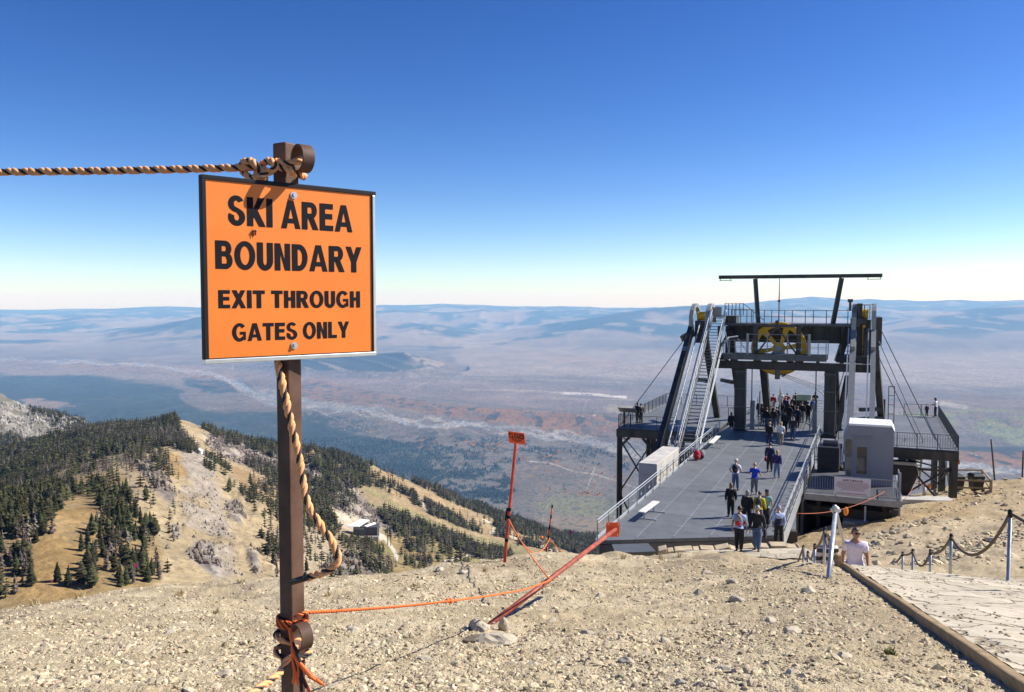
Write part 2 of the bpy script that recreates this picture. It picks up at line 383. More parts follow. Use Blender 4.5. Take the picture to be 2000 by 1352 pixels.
# ---- land cover -> albedo (the land's own colour only)
def mixc(c, col, w):
    return c * (1 - w[:, None]) + np.array(col)[None] * w[:, None]
def cover_valley(x, y, z):
    px, py = proj(x, y, z)
    n1 = fbm(x / 900, y / 900, 4, 41); n2 = fbm(x / 160, y / 220, 4, 47); n3 = fbm(x / 60, y / 110, 3, 53) * .45 + fbm(x / 20, y / 38, 3, 57) * .55
    wx = px + (n1 - .5) * 60 + (n2 - .5) * 22; wy = py + (n1 - .5) * 16 + (n2 - .5) * 9
    c = np.tile(np.array([.142, .122, .098]), (len(x), 1))
    c = c * (.8 + .4 * n1)[:, None]
    A = lambda poly, s=4: sst(-s, s, sdist(wx, wy, poly))
    tan = (.30, .29, .20); fo = (.036, .048, .036); org = (.215, .115, .05); gold = (.34, .19, .05); grv = (.30, .275, .24); wat = (.10, .16, .24); grn = (.17, .19, .07)
    c = mixc(c, (.25, .21, .165), A([(880, 668), (1400, 690), (2100, 690), (2100, 760), (1500, 745), (1240, 742), (1050, 735), (900, 738)], 8) * .75)
    c = mixc(c, (.20, .155, .12), A([(-50, 690), (560, 700), (560, 735), (340, 750), (-50, 738)], 6) * .5)
    c = mixc(c, (.20, .155, .135), A([(590, 735), (900, 745), (1240, 760), (1240, 812), (1000, 795), (800, 775), (590, 750)], 5) * .7)
    # forests
    fmain = A([(-300, 737), (170, 733), (205, 738), (285, 748), (338, 754), (345, 772), (352, 782), (378, 797), (420, 803), (520, 800), (590, 815), (640, 832), (700, 850), (800, 862), (880, 862), (930, 880), (960, 900), (985, 930), (1000, 960), (1020, 1000), (1060, 1050), (-300, 1200)], 4)
    fmain = np.maximum(fmain, A([(362, 744), (420, 742), (485, 748), (500, 758), (470, 768), (380, 764)], 3))
    thin = sst(640, 920, px) * .47 + sst(800, 840, py) * .1
    f = fmain * sst(thin - .02, thin + .10, n2 * .5 + n3 * .5 + .12)
    f2 = A([(590, 800), (760, 830), (960, 850), (1100, 862), (1240, 890), (1240, 925), (1100, 898), (980, 905), (860, 880), (600, 850)], 6) * sst(.44, .58, n2 * .5 + n3 * .5)
    f3 = A([(860, 905), (980, 925), (1010, 960), (1000, 985), (880, 960)], 8) * sst(.40, .52, n2 * .5 + n3 * .5)
    fo_ = np.clip(f, 0, 1); c = mixc(c, fo, fo_); c = mixc(c, (.055, .07, .045), fo_ * sst(.50, .62, n3) * .7); c = mixc(c, (.10, .09, .065), fo_ * sst(.60, .70, n2) * .35); c = mixc(c, fo, np.clip(f2 + f3, 0, 1) * .95)
    c = mixc(c, (.23, .17, .13), A([(45, 783), (90, 781), (140, 788), (146, 793), (110, 797), (60, 797)], 2))
    # cottonwoods in autumn along the river
    o1 = A([(585, 742), (650, 748), (720, 765), (830, 785), (980, 800), (1240, 818), (1330, 830), (1330, 868), (1200, 858), (1050, 838), (900, 815), (780, 800), (590, 788)], 5) * sst(.36, .52, n2 * .45 + n3 * .55)
    o2 = A([(-50, 692), (120, 702), (300, 708), (420, 722), (540, 742), (600, 780), (480, 800), (440, 770), (380, 740), (200, 725), (-50, 705)], 4) * sst(.46, .6, n2 * .5 + n3 * .5)
    o3 = A([(690, 832), (900, 855), (1240, 880), (1240, 1000), (1100, 990), (1000, 900), (850, 880)], 8) * sst(.55, .66, n3 * .7 + n2 * .3)
    o4 = A([(1640, 760), (1800, 780), (2100, 805), (2100, 850), (1900, 840), (1700, 830)], 8) * sst(.42, .6, n3 * .6 + n2 * .4)
    o5 = A([(1860, 880), (2100, 880), (2100, 912), (1860, 906)], 5) * sst(.3, .5, n3 * .6 + n2 * .4)
    o6 = A([(1600, 735), (2100, 790), (2100, 815), (1640, 765)], 6) * sst(.45, .6, n3)
    o7 = A([(1000, 690), (1180, 700), (1240, 715), (1400, 722), (1400, 730), (1150, 720)], 5) * sst(.46, .6, n2)
    c = mixc(c, org, np.clip(np.maximum.reduce([o1, o2 * .7, o3, o4 * .7, o5, o6 * .5, o7 * .6]), 0, 1) * .9)
    c = mixc(c, gold, sst(.64, .74, n3) * np.clip(o1 + o3, 0, 1) * .7)
    c = mixc(c, fo, sst(.60, .68, fbm(x / 90, y / 260, 3, 77)) * np.clip(o1 + o4 + o2 + o5, 0, 1) * .9)
    c = mixc(c, fo, A([(1860, 872), (2100, 872), (2100, 884), (1860, 882)], 3) * .85)
    # the braided river: gravel bars and channels
    riv = [(-60, 697), (150, 706), (300, 716), (440, 735), (500, 765), (560, 790), (640, 798), (720, 803), (800, 820), (880, 828), (1000, 840), (1120, 855), (1240, 878), (1400, 905), (1640, 905), (1760, 900), (1866, 912), (2100, 918)]
    wd = np.interp(px, [0, 400, 520, 640, 1000, 1240, 1900], [2, 3.5, 15, 9, 8, 12, 9])
    ro = py + (n1 - .5) * 10 + (n2 - .5) * 7 - np.interp(px + (n1 - .5) * 40, [q[0] for q in riv], [q[1] for q in riv])
    for k in range(5):
        lane = ro - wd * (.75 * np.sin(px / (31 + 9 * k) + 2.1 * k) + .45 * np.sin(px / (11 + 3 * k) + k) + (n3 - .5) * 1.3)
        wl = wd * (.10 + .26 * vnoise(px / 23 + 7 * k, py * 0 + k, 141))
        c = mixc(c, grv, (1 - sst(wl * .7, wl * 1.2, np.abs(lane))) * sst(.25, .45, n3) * .85)
        c = mixc(c, wat, (1 - sst(wl * .25, wl * .45, np.abs(lane))) * .8 * (k % 2 == 0))
    c = mixc(c, grv, A([(1820, 778), (1900, 796), (1895, 802), (1830, 792)], 2) * .8)
    # fields, roads and the airport
    c = mixc(c, (.17, .165, .085), A([(1062, 990), (1100, 970), (1165, 975), (1240, 985), (1240, 1005), (1150, 1010), (1080, 1005)], 5) * .8)
    c = mixc(c, (.22, .17, .11), A([(1040, 1008), (1160, 1012), (1240, 1010), (1240, 1060), (1100, 1040)], 5) * .9)
    c = mixc(c, (.18, .20, .10), A([(1905, 838), (1960, 838), (2100, 850), (2100, 882), (1980, 868)], 2) * .8)
    c = mixc(c, grn, A([(1700, 815), (1960, 800), (2100, 830), (2100, 850), (1900, 838)], 6) * sst(.45, .6, n2) * .8)
    c = mixc(c, (.30, .27, .17), A([(1200, 790), (1330, 800), (1330, 815), (1200, 806)], 4) * .7)
    L = lambda ln, w: 1 - sst(w * .5, w, ldist(px, py, ln))
    road = (.33, .30, .26)
    for ln, w, k in (([(1035, 901), (1080, 906), (1112, 918), (1122, 921), (1160, 926), (1200, 938), (1240, 952)], 1.6, .8), ([(1162, 914), (1154, 935), (1146, 955)], 1.5, .8),
                     ([(782, 766), (840, 745)], 1.2, .6), ([(1140, 800), (1148, 780)], 1.4, .6), ([(1112, 805), (1114, 798)], 1.2, .6), ([(1190, 795), (1192, 782)], 1.2, .5),
                     ([(1072, 985), (1062, 1000), (1060, 1018)], 1.2, .5), ([(590, 730), (900, 737), (1240, 748), (1400, 756)], .8, .35)):
        c = mixc(c, road, L(ln, w) * k)
    c = mixc(c, (.44, .42, .39), L([(1098, 768), (1150, 770), (1222, 776)], 3.2) * sst(.3, .5, fbm(px / 9, py / 2, 2, 91)))
    c = mixc(c, (.26, .23, .18), L([(905, 761), (1060, 764), (1100, 768)], 2.4) * .8)
    c = mixc(c, (.26, .23, .18), L([(1080, 779), (1240, 781)], 1.6) * .8)
    nf = fbm(x / 22, y / 36, 3, 119); near_v = 1 - sst(14000, 19000, y)
    c = c * (1 + (nf - .5) * 1.1 * near_v)[:, None] * (1 + (fbm(x / 300, y / 480, 4, 127) - .5) * .5)[:, None]
    c = mixc(c, fo, near_v * sst(.60, .67, nf) * sst(.36, .52, n1) * .75 * (y < 12500))
    gx = np.abs(((x * .8 + y * .6) / 820) % 1 - .5); gy = np.abs(((y * .8 - x * .6) / 1150) % 1 - .5)
    c = mixc(c, road, ((gx < .006) | (gy < .006)) * sst(.52, .6, fbm(x / 1500, y / 1500, 2, 123)) * near_v * (1 - fmain) * .55)
    dots = (vnoise(x / 26, y / 40, 131) > .985) & (n1 > .5) & (py > 745) & (py < 900)
    c = mixc(c, (.5, .48, .45), np.where(dots, .8, 0) * near_v * (1 - fmain))
    # the terrace edge
    c = mixc(c, (.09, .09, .075), L([(590, 752), (760, 768), (900, 785), (1060, 800), (1240, 812), (1400, 825)], 1.4) * .75)
    c = mixc(c, (.09, .09, .075), L([(900, 736), (1080, 737), (1240, 746), (1400, 752)], 1.0) * .6)
    c = mixc(c, (.10, .095, .08), A([(-50, 696), (300, 702), (480, 716), (600, 730), (480, 722), (300, 710), (-50, 703)], 2) * sst(.4, .55, n2) * .8)
    # the butte and the far ranges: woods in the gullies and on the upper slopes
    u = x / y
    top = np.interp(u, _bx, _bz, left=VAL, right=VAL) - VAL
    onb = (top > 5) & (y > 13000) & (y < 17500) & (z > VAL + 12)
    bw = np.where(onb, 1., 0.)
    st = ridged((x + (y - 14500) * .8) / 430, y / 5200, 3, 31)
    c = mixc(c, (.215, .18, .145), bw)
    c = mixc(c, fo, np.clip(bw * sst(.80, .74, st) * sst(.46, .36, (px - 560) / 600) + bw * sst(.54, .60, n1 * .5 + n2 * .5) * .9, 0, 1) * .93)
    far = sst(18000, 21000, y)
    hgt = (z - VAL) / 1200
    wood = sst(.44, .56, fbm(x / 2200, y / 1800, 5, 83) + np.clip(hgt - .35, -.3, .45) * .55)
    c = mixc(c, (.22, .185, .145), far * .85)
    c = mixc(c, (.035, .055, .050), far * wood * .92)
    c = mixc(c, (.27, .235, .19), far * sst(.62, .7, fbm(x / 700, y / 900, 4, 88)) * .6)
    return np.clip(c, .01, .8)
RUNS = [([(735, 918), (770, 935), (830, 968), (900, 1005), (960, 1040)], 10), ([(760, 975), (830, 1005), (900, 1040), (1010, 1060)], 3.5), ([(800, 950), (880, 990), (960, 1020)], 7), ([(1000, 1045), (1060, 1065), (1120, 1088)], 6), ([(690, 925), (735, 945), (800, 975)], 4)]
def cover_mid(x, y, z, cw):
    px, py = proj(x, y, z)
    n1 = fbm(x / 80, y / 80, 4, 101); n2 = fbm(x / 18, y / 24, 4, 103); n3 = fbm(x / 5, y / 7, 3, 107)
    wx = px + (n1 - .5) * 26 + (n2 - .5) * 12; wy = py + (n1 - .5) * 18 + (n2 - .5) * 9
    A = lambda poly, s=5: sst(-s, s, sdist(wx, wy, poly))
    c = np.tile(np.array([.315, .245, .145]), (len(x), 1))
    c = mixc(c, (.235, .165, .075), A([(-400, 880), (120, 930), (245, 925), (265, 985), (310, 1050), (330, 1120), (300, 1160), (0, 1250), (-400, 1250)], 10) * .85)
    c = mixc(c, (.27, .175, .07), sst(.5, .62, n1) * A([(40, 960), (240, 990), (260, 1080), (160, 1180), (40, 1180)], 12) * .7)
    c = mixc(c, (.30, .20, .085), A([(270, 890), (330, 882), (352, 890), (372, 918), (350, 935), (320, 930), (285, 900)], 4) * .9)
    c = mixc(c, (.29, .25, .20), A([(355, 880), (400, 878), (420, 900), (410, 930), (370, 935), (350, 900)], 5))
    scree = .9 * sst(.34, .5, n2) * A([(400, 905), (415, 930), (430, 960), (445, 1000), (455, 1060), (470, 1125), (430, 1140), (400, 1080), (370, 1030), (350, 985), (370, 950), (385, 930)], 13)
    c = mixc(c, (.27, .235, .195), scree * .9)
    c = mixc(c, (.22, .19, .16), scree * sst(.56, .66, n3) * .6)
    c = mixc(c, (.29, .19, .09), A([(440, 905), (500, 930), (545, 955), (560, 985), (520, 975), (470, 945)], 5) * .75)
    c = mixc(c, (.22, .17, .11), A([(-400, 800), (0, 880), (189, 830), (345, 810), (350, 865), (210, 900), (0, 970), (-400, 1000)], 6) * .9)
    c = mixc(c, (.34, .21, .09), A([(205, 838), (230, 838), (238, 858), (215, 862)], 4) * .9)
    slope = A([(500, 860), (640, 870), (800, 920), (1000, 995), (1250, 1060), (1250, 1120), (950, 1110), (760, 1060), (690, 990), (600, 940)], 8)
    c = mixc(c, (.25, .19, .105), slope * .8)
    c = mixc(c, (.19, .19, .08), slope * sst(.52, .64, n1) * .55)
    meadow = A([(725, 1045), (770, 1035), (850, 1050), (960, 1088), (1000, 1110), (700, 1130)], 6)
    c = mixc(c, (.25, .185, .085), meadow); c = mixc(c, (.20, .195, .075), meadow * sst(.48, .6, n1) * .6)
    for ln, w in RUNS:
        k = 1 - sst(w * .6, w * 1.2, ldist(wx * .6 + px * .4, wy * .6 + py * .4, ln))
        c = mixc(c, (.31, .225, .125), k * .9)
    c = mixc(c, (.46, .40, .30), A([(645, 1000), (690, 995), (740, 1005), (775, 1030), (700, 1040), (660, 1025)], 6) * .85)
    c = mixc(c, (.33, .27, .18), A([(540, 1030), (600, 1020), (655, 1060), (640, 1120), (540, 1130)], 8) * .9)
    c = mixc(c, (.30, .265, .225), cw * .85)
    c = mixc(c, (.13, .112, .10), cw * sst(.53, .63, ridged(x / 14, y / 30, 4, 111)) * .8)
    gray = A([(-400, 560), (0, 750), (95, 798), (200, 838), (150, 880), (60, 900), (-400, 1000)], 4) * sst(1200, 1400, y)
    c = mixc(c, (.31, .285, .25), gray)
    c = mixc(c, (.13, .125, .10), gray * sst(.44, .56, n2))
    n4 = fbm(x / 2.2, y / 3.2, 2, 109); c = c * (.74 + .52 * n2)[:, None] * (.72 + .56 * n3)[:, None] * (.8 + .4 * n4)[:, None]
    c = mixc(c, (.13, .105, .06), sst(.66, .74, n3) * (1 - scree) * .55)
    L = lambda ln, w: 1 - sst(w * .6, w, ldist(px + (n2 - .5) * 3, py + (n2 - .5) * 3, ln))
    for ln, w in (([(730, 1040), (748, 1046), (762, 1065), (772, 1080), (776, 1093)], 4.2), ([(700, 1048), (735, 1042), (745, 1050)], 7), ([(803, 955), (812, 965), (822, 978), (832, 996)], 2.4), ([(945, 1015), (962, 1024), (968, 1032), (958, 1040), (985, 1042), (1030, 1062)], 2.6), ([(870, 1095), (905, 1088), (922, 1082), (945, 1094)], 3.2), ([(1020, 1052), (1060, 1068), (1090, 1080)], 3)):
        c = mixc(c, (.50, .445, .36), L(ln, w) * .9)
    return np.clip(c, .01, .8)

land_mat = mat('land_albedo', (.3, .25, .2), rough=.95, var=.10, vs=.004, attr='albedo', spec=.1)
mid_mat = mat('slope_albedo', (.3, .25, .2), rough=.95, var=.16, vs=.35, attr='albedo', spec=.1, bump=.6, bs=.5, bd=1.2)
def grid_sheet(name, us, Ys, colf, m):
    U, YY = np.meshgrid(us, Ys)
    u, Y = U.ravel(), YY.ravel(); x = u * Y; z = hz(x, Y)
    nu, ny = len(us), len(Ys)
    i = np.arange(ny - 1)[:, None] * nu + np.arange(nu - 1)[None]
    f = np.stack([i, i + 1, i + nu + 1, i + nu], -1).reshape(-1, 4)
    o = np_mesh(name, np.stack([x, Y, z], 1), f, m, col=colf(x, Y, z))
    return tag(o, kind='structure')
us1 = np.linspace(-1.1, 1.1, 1500)
Yv = np.concatenate([1 / np.linspace(1 / 3300, 1 / 18000, 520)[:-1], np.exp(np.linspace(math.log(18000), math.log(50000), 170))])
valley = grid_sheet('valley_ground', us1, Yv, cover_valley, land_mat)
tag(valley, 'broad hazy valley floor with a winding river, dark woods and far ranges')
Ym = np.exp(np.linspace(math.log(76), math.log(3300), 640))
us2 = np.linspace(-1.1, 1.1, 1600)
slopes = grid_sheet('mountain_terrain', us2, Ym, lambda x, y, z: cover_mid(x, y, z, cliffmask(*proj(x, y, z))), mid_mat)
tag(slopes, 'tan mountain slopes with scree, cliffs and ski runs below the summit')

# ---- air: one closed box of thin even haze
hb = MB(); hb.box((0, 25000, -440), (130000, 60000, 1720)); 
hm = bpy.data.materials.new('haze'); hm.use_nodes = True
hn = hm.node_tree; hn.nodes.remove(hn.nodes['Principled BSDF'])
pv = hn.nodes.new('ShaderNodeVolumePrincipled')
pv.inputs['Absorption Color'].default_value = (1, 1, 1, 1); pv.inputs['Color'].default_value = (.225, .51, 1, 1); pv.inputs['Density'].default_value = 3.6e-5; pv.inputs['Anisotropy'].default_value = .0
hn.links.new(pv.outputs[0], hn.nodes['Material Output'].inputs['Volume'])
haze = hb.build('haze', hm); tag(haze, kind='stuff')
# ------------------------------------------------------------------ the summit ground: gravel, stones, stone path
PDIR = Vector((.295, .955, 0)).normalized()
def gz(x, y):
    return float(hz(np.array([x]), np.array([y]))[0])
def gpt(px, py, lo=1.2, hi=75):                  # first meeting of the ray through a pixel with the ground
    d = ray(px, py); Y = np.exp(np.linspace(math.log(lo), math.log(hi), 1500))
    dz = d.z / d.y * Y - hz(d.x / d.y * Y, Y)
    k = np.argmax(dz < 0) if (dz < 0).any() else np.argmin(np.where(Y > 4, dz / Y, 9))
    return d * (Y[k] / d.y)
def cover_near(x, y, z):
    px, py = proj(x, y, z)
    n1 = fbm(x * .35, y * .35, 4, 201); n2 = fbm(x * 2.2, y * 2.2, 4, 203); n3 = fbm(x * 9, y * 9, 3, 207)
    c = np.tile(np.array([.42, .34, .213]), (len(x), 1))
    c = mixc(c, (.485, .40, .265), sst(.42, .6, n2))
    c = mixc(c, (.30, .235, .15), sst(.55, .68, n1) * .6)
    wx = px + (n1 - .5) * 60 + (n2 - .5) * 25; wy = py + (n1 - .5) * 24 + (n2 - .5) * 12
    far = sst(19, 24, y)
    A = lambda poly, s=6: sst(-s, s, sdist(wx, wy, poly))
    c = mixc(c, (.36, .255, .13), far * A([(1540, 1100), (1560, 1045), (1650, 1020), (1800, 985), (1900, 955), (2100, 930), (2100, 1010), (1850, 1010), (1700, 1040), (1600, 1080)], 10) * .75)
    c = mixc(c, (.43, .345, .225), far * A([(1680, 1090), (1700, 1050), (1780, 1020), (1880, 1015), (2100, 1000), (2100, 1045), (1900, 1060), (1780, 1100)], 8))
    c = mixc(c, (.42, .335, .21), far * A([(1880, 985), (1960, 950), (2100, 940), (2100, 1000), (1900, 1005)], 8) * .8)
    c = mixc(c, (.26, .19, .11), far * sst(.55, .65, n2) * .5)
    return np.clip(c * (.82 + .36 * n3)[:, None], .01, .8)
gravel_mat = mat('gravel_albedo', (.4, .33, .24), rough=.95, var=.22, vs=55, attr='albedo', spec=.12, bump=.9, bs=70, bd=.02)
Yn = np.exp(np.linspace(math.log(.5), math.log(80), 760))
def near_height_sheet():
    us = np.linspace(-1.1, 1.1, 1250)
    U, YY = np.meshgrid(us, Yn); u, Y = U.ravel(), YY.ravel(); x = u * Y; z = hz(x, Y)
    zz = z + (ridged(x * 6, Y * 6, 4, 221) - .5) * .022 * sst(1, 3, Y) + (fbm(x * 22, Y * 22, 3, 225) - .5) * .022
    nu, ny = len(us), len(Yn)
    i = np.arange(ny - 1)[:, None] * nu + np.arange(nu - 1)[None]
    f = np.stack([i, i + 1, i + nu + 1, i + nu], -1).reshape(-1, 4)
    return np_mesh('gravel_ground', np.stack([x, Y, zz], 1), f, gravel_mat, col=cover_near(x, Y, z))
ground = near_height_sheet()
tag(ground, 'pale tan gravel hilltop falling away to a bare crest', kind='structure')

# ---- loose stones: small angular ones as one mass, the largest as single stones
ICO_V, ICO_F = [], []
_b = bmesh.new(); bmesh.ops.create_icosphere(_b, subdivisions=1, radius=1)
ICO_V = np.array([v.co[:] for v in _b.verts]); ICO_F = np.array([[v.index for v in f.verts] for f in _b.faces]); _b.free()
PATH_A, PATH_B = EA.copy(), EB.copy()                     # the timber edge on the ground
edir = (PATH_A - PATH_B); edir.z = 0; edir.normalize(); enor = Vector((edir.y, -edir.x, 0))
def on_path(x, y):
    return ((x - PATH_B.x) * enor.x + (y - PATH_B.y) * enor.y > -.07) & (y < PATH_A.y + .4)
def stone_mass(name, n, py0, py1, px0, px1, s0, s1, m, dens, seed, ymin=0, ymax=99, kmax=9):
    r = np.random.default_rng(seed)
    px = r.uniform(px0, px1, n); py = py0 + (py1 - py0) * r.uniform(0, 1, n) ** 1.0
    # ground hit by table look-up along each ray
    Yt = np.exp(np.linspace(math.log(max(1.2, ymin)), math.log(76), 500))
    yc = (676 - py) / FOC; den = CP + yc * SP; u = (px - 1000) / FOC / den; mm = (-SP + yc * CP) / den
    ok = np.zeros(n, bool); Y = np.zeros(n)
    for a in range(0, n, 4000):
        b = min(n, a + 4000)
        g = gm(np.repeat(u[a:b, None], 500, 1), np.repeat(Yt[None], b - a, 0))
        hit = g > mm[a:b, None]
        ok[a:b] = hit.any(1); Y[a:b] = Yt[hit.argmax(1)]
    Y = Y * r.uniform(.985, 1.015, n); x = u * Y
    ok &= (Y > ymin) & (Y < ymax) & ~on_path(x, Y) & dens(x, Y, px, py, r)
    x, Y = x[ok], Y[ok]; k = len(x)
    s = s0 * (1 / (1 - r.uniform(0, 1, k) * .985)) ** .42
    s = np.minimum(s, s1) * np.clip(Y / 6, .75, kmax) ** .3
    z = hz(x, Y)
    v = ICO_V[None] * (1 + r.uniform(-.34, .3, (k, 12, 1)))
    v = v * (s[:, None] * r.uniform([.7, .6, .35], [1.25, 1.0, .75], (k, 3)))[:, None]
    th = r.uniform(0, 6.28, k); c, sn = np.cos(th)[:, None], np.sin(th)[:, None]
    tl = r.uniform(-.5, .5, (k, 1)); X0 = v[..., 0]; Z0 = v[..., 2] + tl * v[..., 0]
    vx = X0 * c - v[..., 1] * sn; vy = X0 * sn + v[..., 1] * c
    V = np.stack([vx + x[:, None], vy + Y[:, None], Z0 + z[:, None] + s[:, None] * .18], -1).reshape(-1, 3)
    Fc = (np.arange(k)[:, None, None] * 12 + ICO_F[None]).reshape(-1, 3)
    base = np.array([.50, .418, .282])[None] * (1 + r.uniform(-.32, .28, (k, 1))) * (1 + r.normal(0, .03, (k, 3)))
    base = np.where(r.uniform(0, 1, (k, 1)) < .06, base * .45, base)
    o = np_mesh(name, V, Fc, m, smooth=False, col=np.repeat(base, 12, 0))
    return o
stone_mat = mat('stone_albedo', (.4, .35, .27), rough=.92, var=.12, vs=40, attr='albedo', spec=.15, bump=.5, bs=120, bd=.004)
def dens1(x, y, px, py, r):
    n = fbm(x * 1.1, y * 1.1, 3, 231) * .6 + fbm(x * .3, y * .3, 2, 233) * .4
    coarse = np.exp(-((px - 1250) / 420) ** 2) * .5
    return r.uniform(0, 1, len(x)) < sst(.30, .62, n) * (.55 + coarse) + .22
tag(stone_mass('gravel_stones', 105000, 1078, 1352, -20, 2020, .0058, .028, stone_mat, dens1, 5, 1.5, 24), 'loose angular pale stones strewn over the gravel hilltop', 'gravel', kind='stuff')
def dens2(x, y, px, py, r):
    rowA = np.abs(ldist(px, py, [(1680, 1078), (1740, 1045), (1800, 1022), (1880, 990), (1960, 955)])) < 7
    rowB = np.abs(ldist(px, py, [(1700, 1130), (1800, 1105), (1900, 1072), (2000, 1040)])) < 14
    n = fbm(x * .6, y * .6, 3, 241)
    return (r.uniform(0, 1, len(x)) < np.where(rowA | rowB, .9, .13 * sst(.4, .6, n) + .03))
tag(stone_mass('slope_stones', 9000, 930, 1110, 1540, 2020, .035, .22, stone_mat, dens2, 6, 19, 74, 3), 'loose stones and stone rows on the slope beside the sandy path', 'rubble', kind='stuff')
def rock(name, c, dims, seed, label, group=None, m=stone_mat, n=2, col=(.46, .41, .32)):
    r = random.Random(seed); b = bmesh.new(); bmesh.ops.create_icosphere(b, subdivisions=n, radius=1)
    pl = [Vector((r.uniform(-1, 1), r.uniform(-1, 1), r.uniform(-1, 1))).normalized() for _ in range(9)]
    for v in b.verts:
        for p in pl:
            d = v.co.dot(p) - .62
            if d > 0: v.co -= p * d
        v.co += Vector((r.uniform(-1, 1), r.uniform(-1, 1), r.uniform(-1, 1))) * .05
        v.co += v.co.normalized() * (math.sin(v.co.x * 9 + seed) * math.sin(v.co.y * 11) * math.sin(v.co.z * 8 + seed)) * .07
        v.co = Vector((v.co.x * dims[0] * .62, v.co.y * dims[1] * .62, v.co.z * dims[2] * .62))
    me = bpy.data.meshes.new(name); b.to_mesh(me); b.free()
    a = me.color_attributes.new('albedo', 'FLOAT_COLOR', 'POINT')
    a.data.foreach_set('color', [q for _ in me.vertices for q in (*col, 1)])
    o = link(name, me, m); o.location = c; o.rotation_euler = (r.uniform(-.2, .2), r.uniform(-.2, .2), r.uniform(0, 6))
    return tag(o, label, 'rock', group)
STONES = [(1365, 1160, .10), (1440, 1175, .11), (1432, 1140, .10), (1380, 1122, .12), (1545, 1238, .09), (1150, 1240, .07), (1222, 1295, .06), (1300, 1255, .06), (1580, 1158, .12), (1420, 1310, .06), (860, 1115, .12), (905, 1120, .1), (1075, 1215, .06),
          (440, 1320, .05), (730, 1262, .05), (250, 1300, .05), (830, 1290, .06), (1170, 1168, .08), (1545, 1320, .05), (1330, 1340, .05), (1650, 1285, .06), (990, 1165, .08), (690, 1235, .06), (330, 1240, .06), (1040, 1300, .05), (1505, 1215, .08)]
for i, (px, py, s) in enumerate(STONES):
    g = gpt(px, py)
    rock('stone', g + Vector((0, 0, s * .12)), (s * 1.5, s * 1.1, s * .75), 100 + i, 'larger pale angular stone lying loose on the gravel', 'larger stones on the gravel', col=(.43, .38, .29))

# ---- flagstone path with its timber edge
fm = bpy.data.materials.new('flagstone'); fm.use_nodes = True
t = fm.node_tree; N = t.nodes; L = t.links; b = N['Principled BSDF']; b.inputs['Roughness'].default_value = .9; b.inputs['Specular IOR Level'].default_value = .15
tc = N.new('ShaderNodeTexCoord'); nz = N.new('ShaderNodeTexNoise'); nz.inputs['Scale'].default_value = 2.3; nz.inputs['Detail'].default_value = 6
ad = N.new('ShaderNodeMixRGB'); ad.blend_type = 'ADD'; ad.inputs[0].default_value = .55
L.new(tc.outputs['Object'], nz.inputs['Vector']); L.new(tc.outputs['Object'], ad.inputs[1]); L.new(nz.outputs['Color'], ad.inputs[2])
vo = N.new('ShaderNodeTexVoronoi'); vo.feature = 'DISTANCE_TO_EDGE'; vo.inputs['Scale'].default_value = 1.55; L.new(ad.outputs[0], vo.inputs['Vector'])
vc = N.new('ShaderNodeTexVoronoi'); vc.inputs['Scale'].default_value = 1.55; L.new(ad.outputs[0], vc.inputs['Vector'])
gr = N.new('ShaderNodeMapRange'); gr.inputs[1].default_value = .012; gr.inputs[2].default_value = .035; L.new(vo.outputs[0], gr.inputs[0])
n2 = N.new('ShaderNodeTexNoise'); n2.inputs['Scale'].default_value = 7; n2.inputs['Detail'].default_value = 9; n2.inputs['Roughness'].default_value = .7; L.new(tc.outputs['Object'], n2.inputs['Vector'])
cr = N.new('ShaderNodeValToRGB'); cr.color_ramp.elements[0].position = .3; cr.color_ramp.elements[1].position = .7
cr.color_ramp.elements[0].color = (.42, .36, .26, 1); cr.color_ramp.elements[1].color = (.60, .535, .42, 1); L.new(n2.outputs['Fac'], cr.inputs[0])
hs = N.new('ShaderNodeHueSaturation'); L.new(cr.outputs[0], hs.inputs['Color'])
vr = N.new('ShaderNodeMapRange'); vr.inputs[3].default_value = .8; vr.inputs[4].default_value = 1.12; L.new(vc.outputs['Color'], vr.inputs[0]); L.new(vr.outputs[0], hs.inputs['Value'])
mx = N.new('ShaderNodeMixRGB'); mx.inputs[1].default_value = (.31, .255, .175, 1); L.new(gr.outputs[0], mx.inputs[0]); L.new(hs.outputs[0], mx.inputs[2]); L.new(mx.outputs[0], b.inputs['Base Color'])
mh = N.new('ShaderNodeMath'); mh.operation = 'MULTIPLY_ADD'; mh.inputs[1].default_value = .35; L.new(n2.outputs['Fac'], mh.inputs[0]); L.new(gr.outputs[0], mh.inputs[2])
bp = N.new('ShaderNodeBump'); bp.inputs['Strength'].default_value = 1; bp.inputs['Distance'].default_value = .02; L.new(mh.outputs[0], bp.inputs['Height']); L.new(bp.outputs[0], b.inputs['Normal'])
plen = (PATH_A - PATH_B).xy.length
S_, T_ = np.meshgrid(np.linspace(-2.6, plen + .05, 240), np.linspace(.06, 2.3, 70))
s_, t_ = S_.ravel(), T_.ravel()
x = PATH_B.x + edir.x * s_ + enor.x * t_; y = PATH_B.y + edir.y * s_ + enor.y * t_
zs = PATH_B.z + (PATH_A.z - PATH_B.z) * np.clip(s_ / plen, -1, 2) + .03
def edge_z(q):                                  # height of the timber's foot along its run
    return PATH_B.z + (PATH_A.z - PATH_B.z) * np.asarray(q, float) / plen
ez_ = edge_z(s_); zs = np.maximum(zs, ez_ + .03)
zz = zs - .03 + (fbm(x * 2, y * 2, 3, 261) - .5) * .05 + (fbm(x * 7, y * 7, 3, 263) - .5) * .02
i = np.arange(69)[:, None] * 240 + np.arange(239)[None]
pth = np_mesh('stone_path', np.stack([x, y, zz], 1), np.stack([i, i + 1, i + 241, i + 240], -1).reshape(-1, 4), fm)
tag(pth, 'pale flagstone path edged with timber', kind='structure')
r = np.random.default_rng(8); k = 800
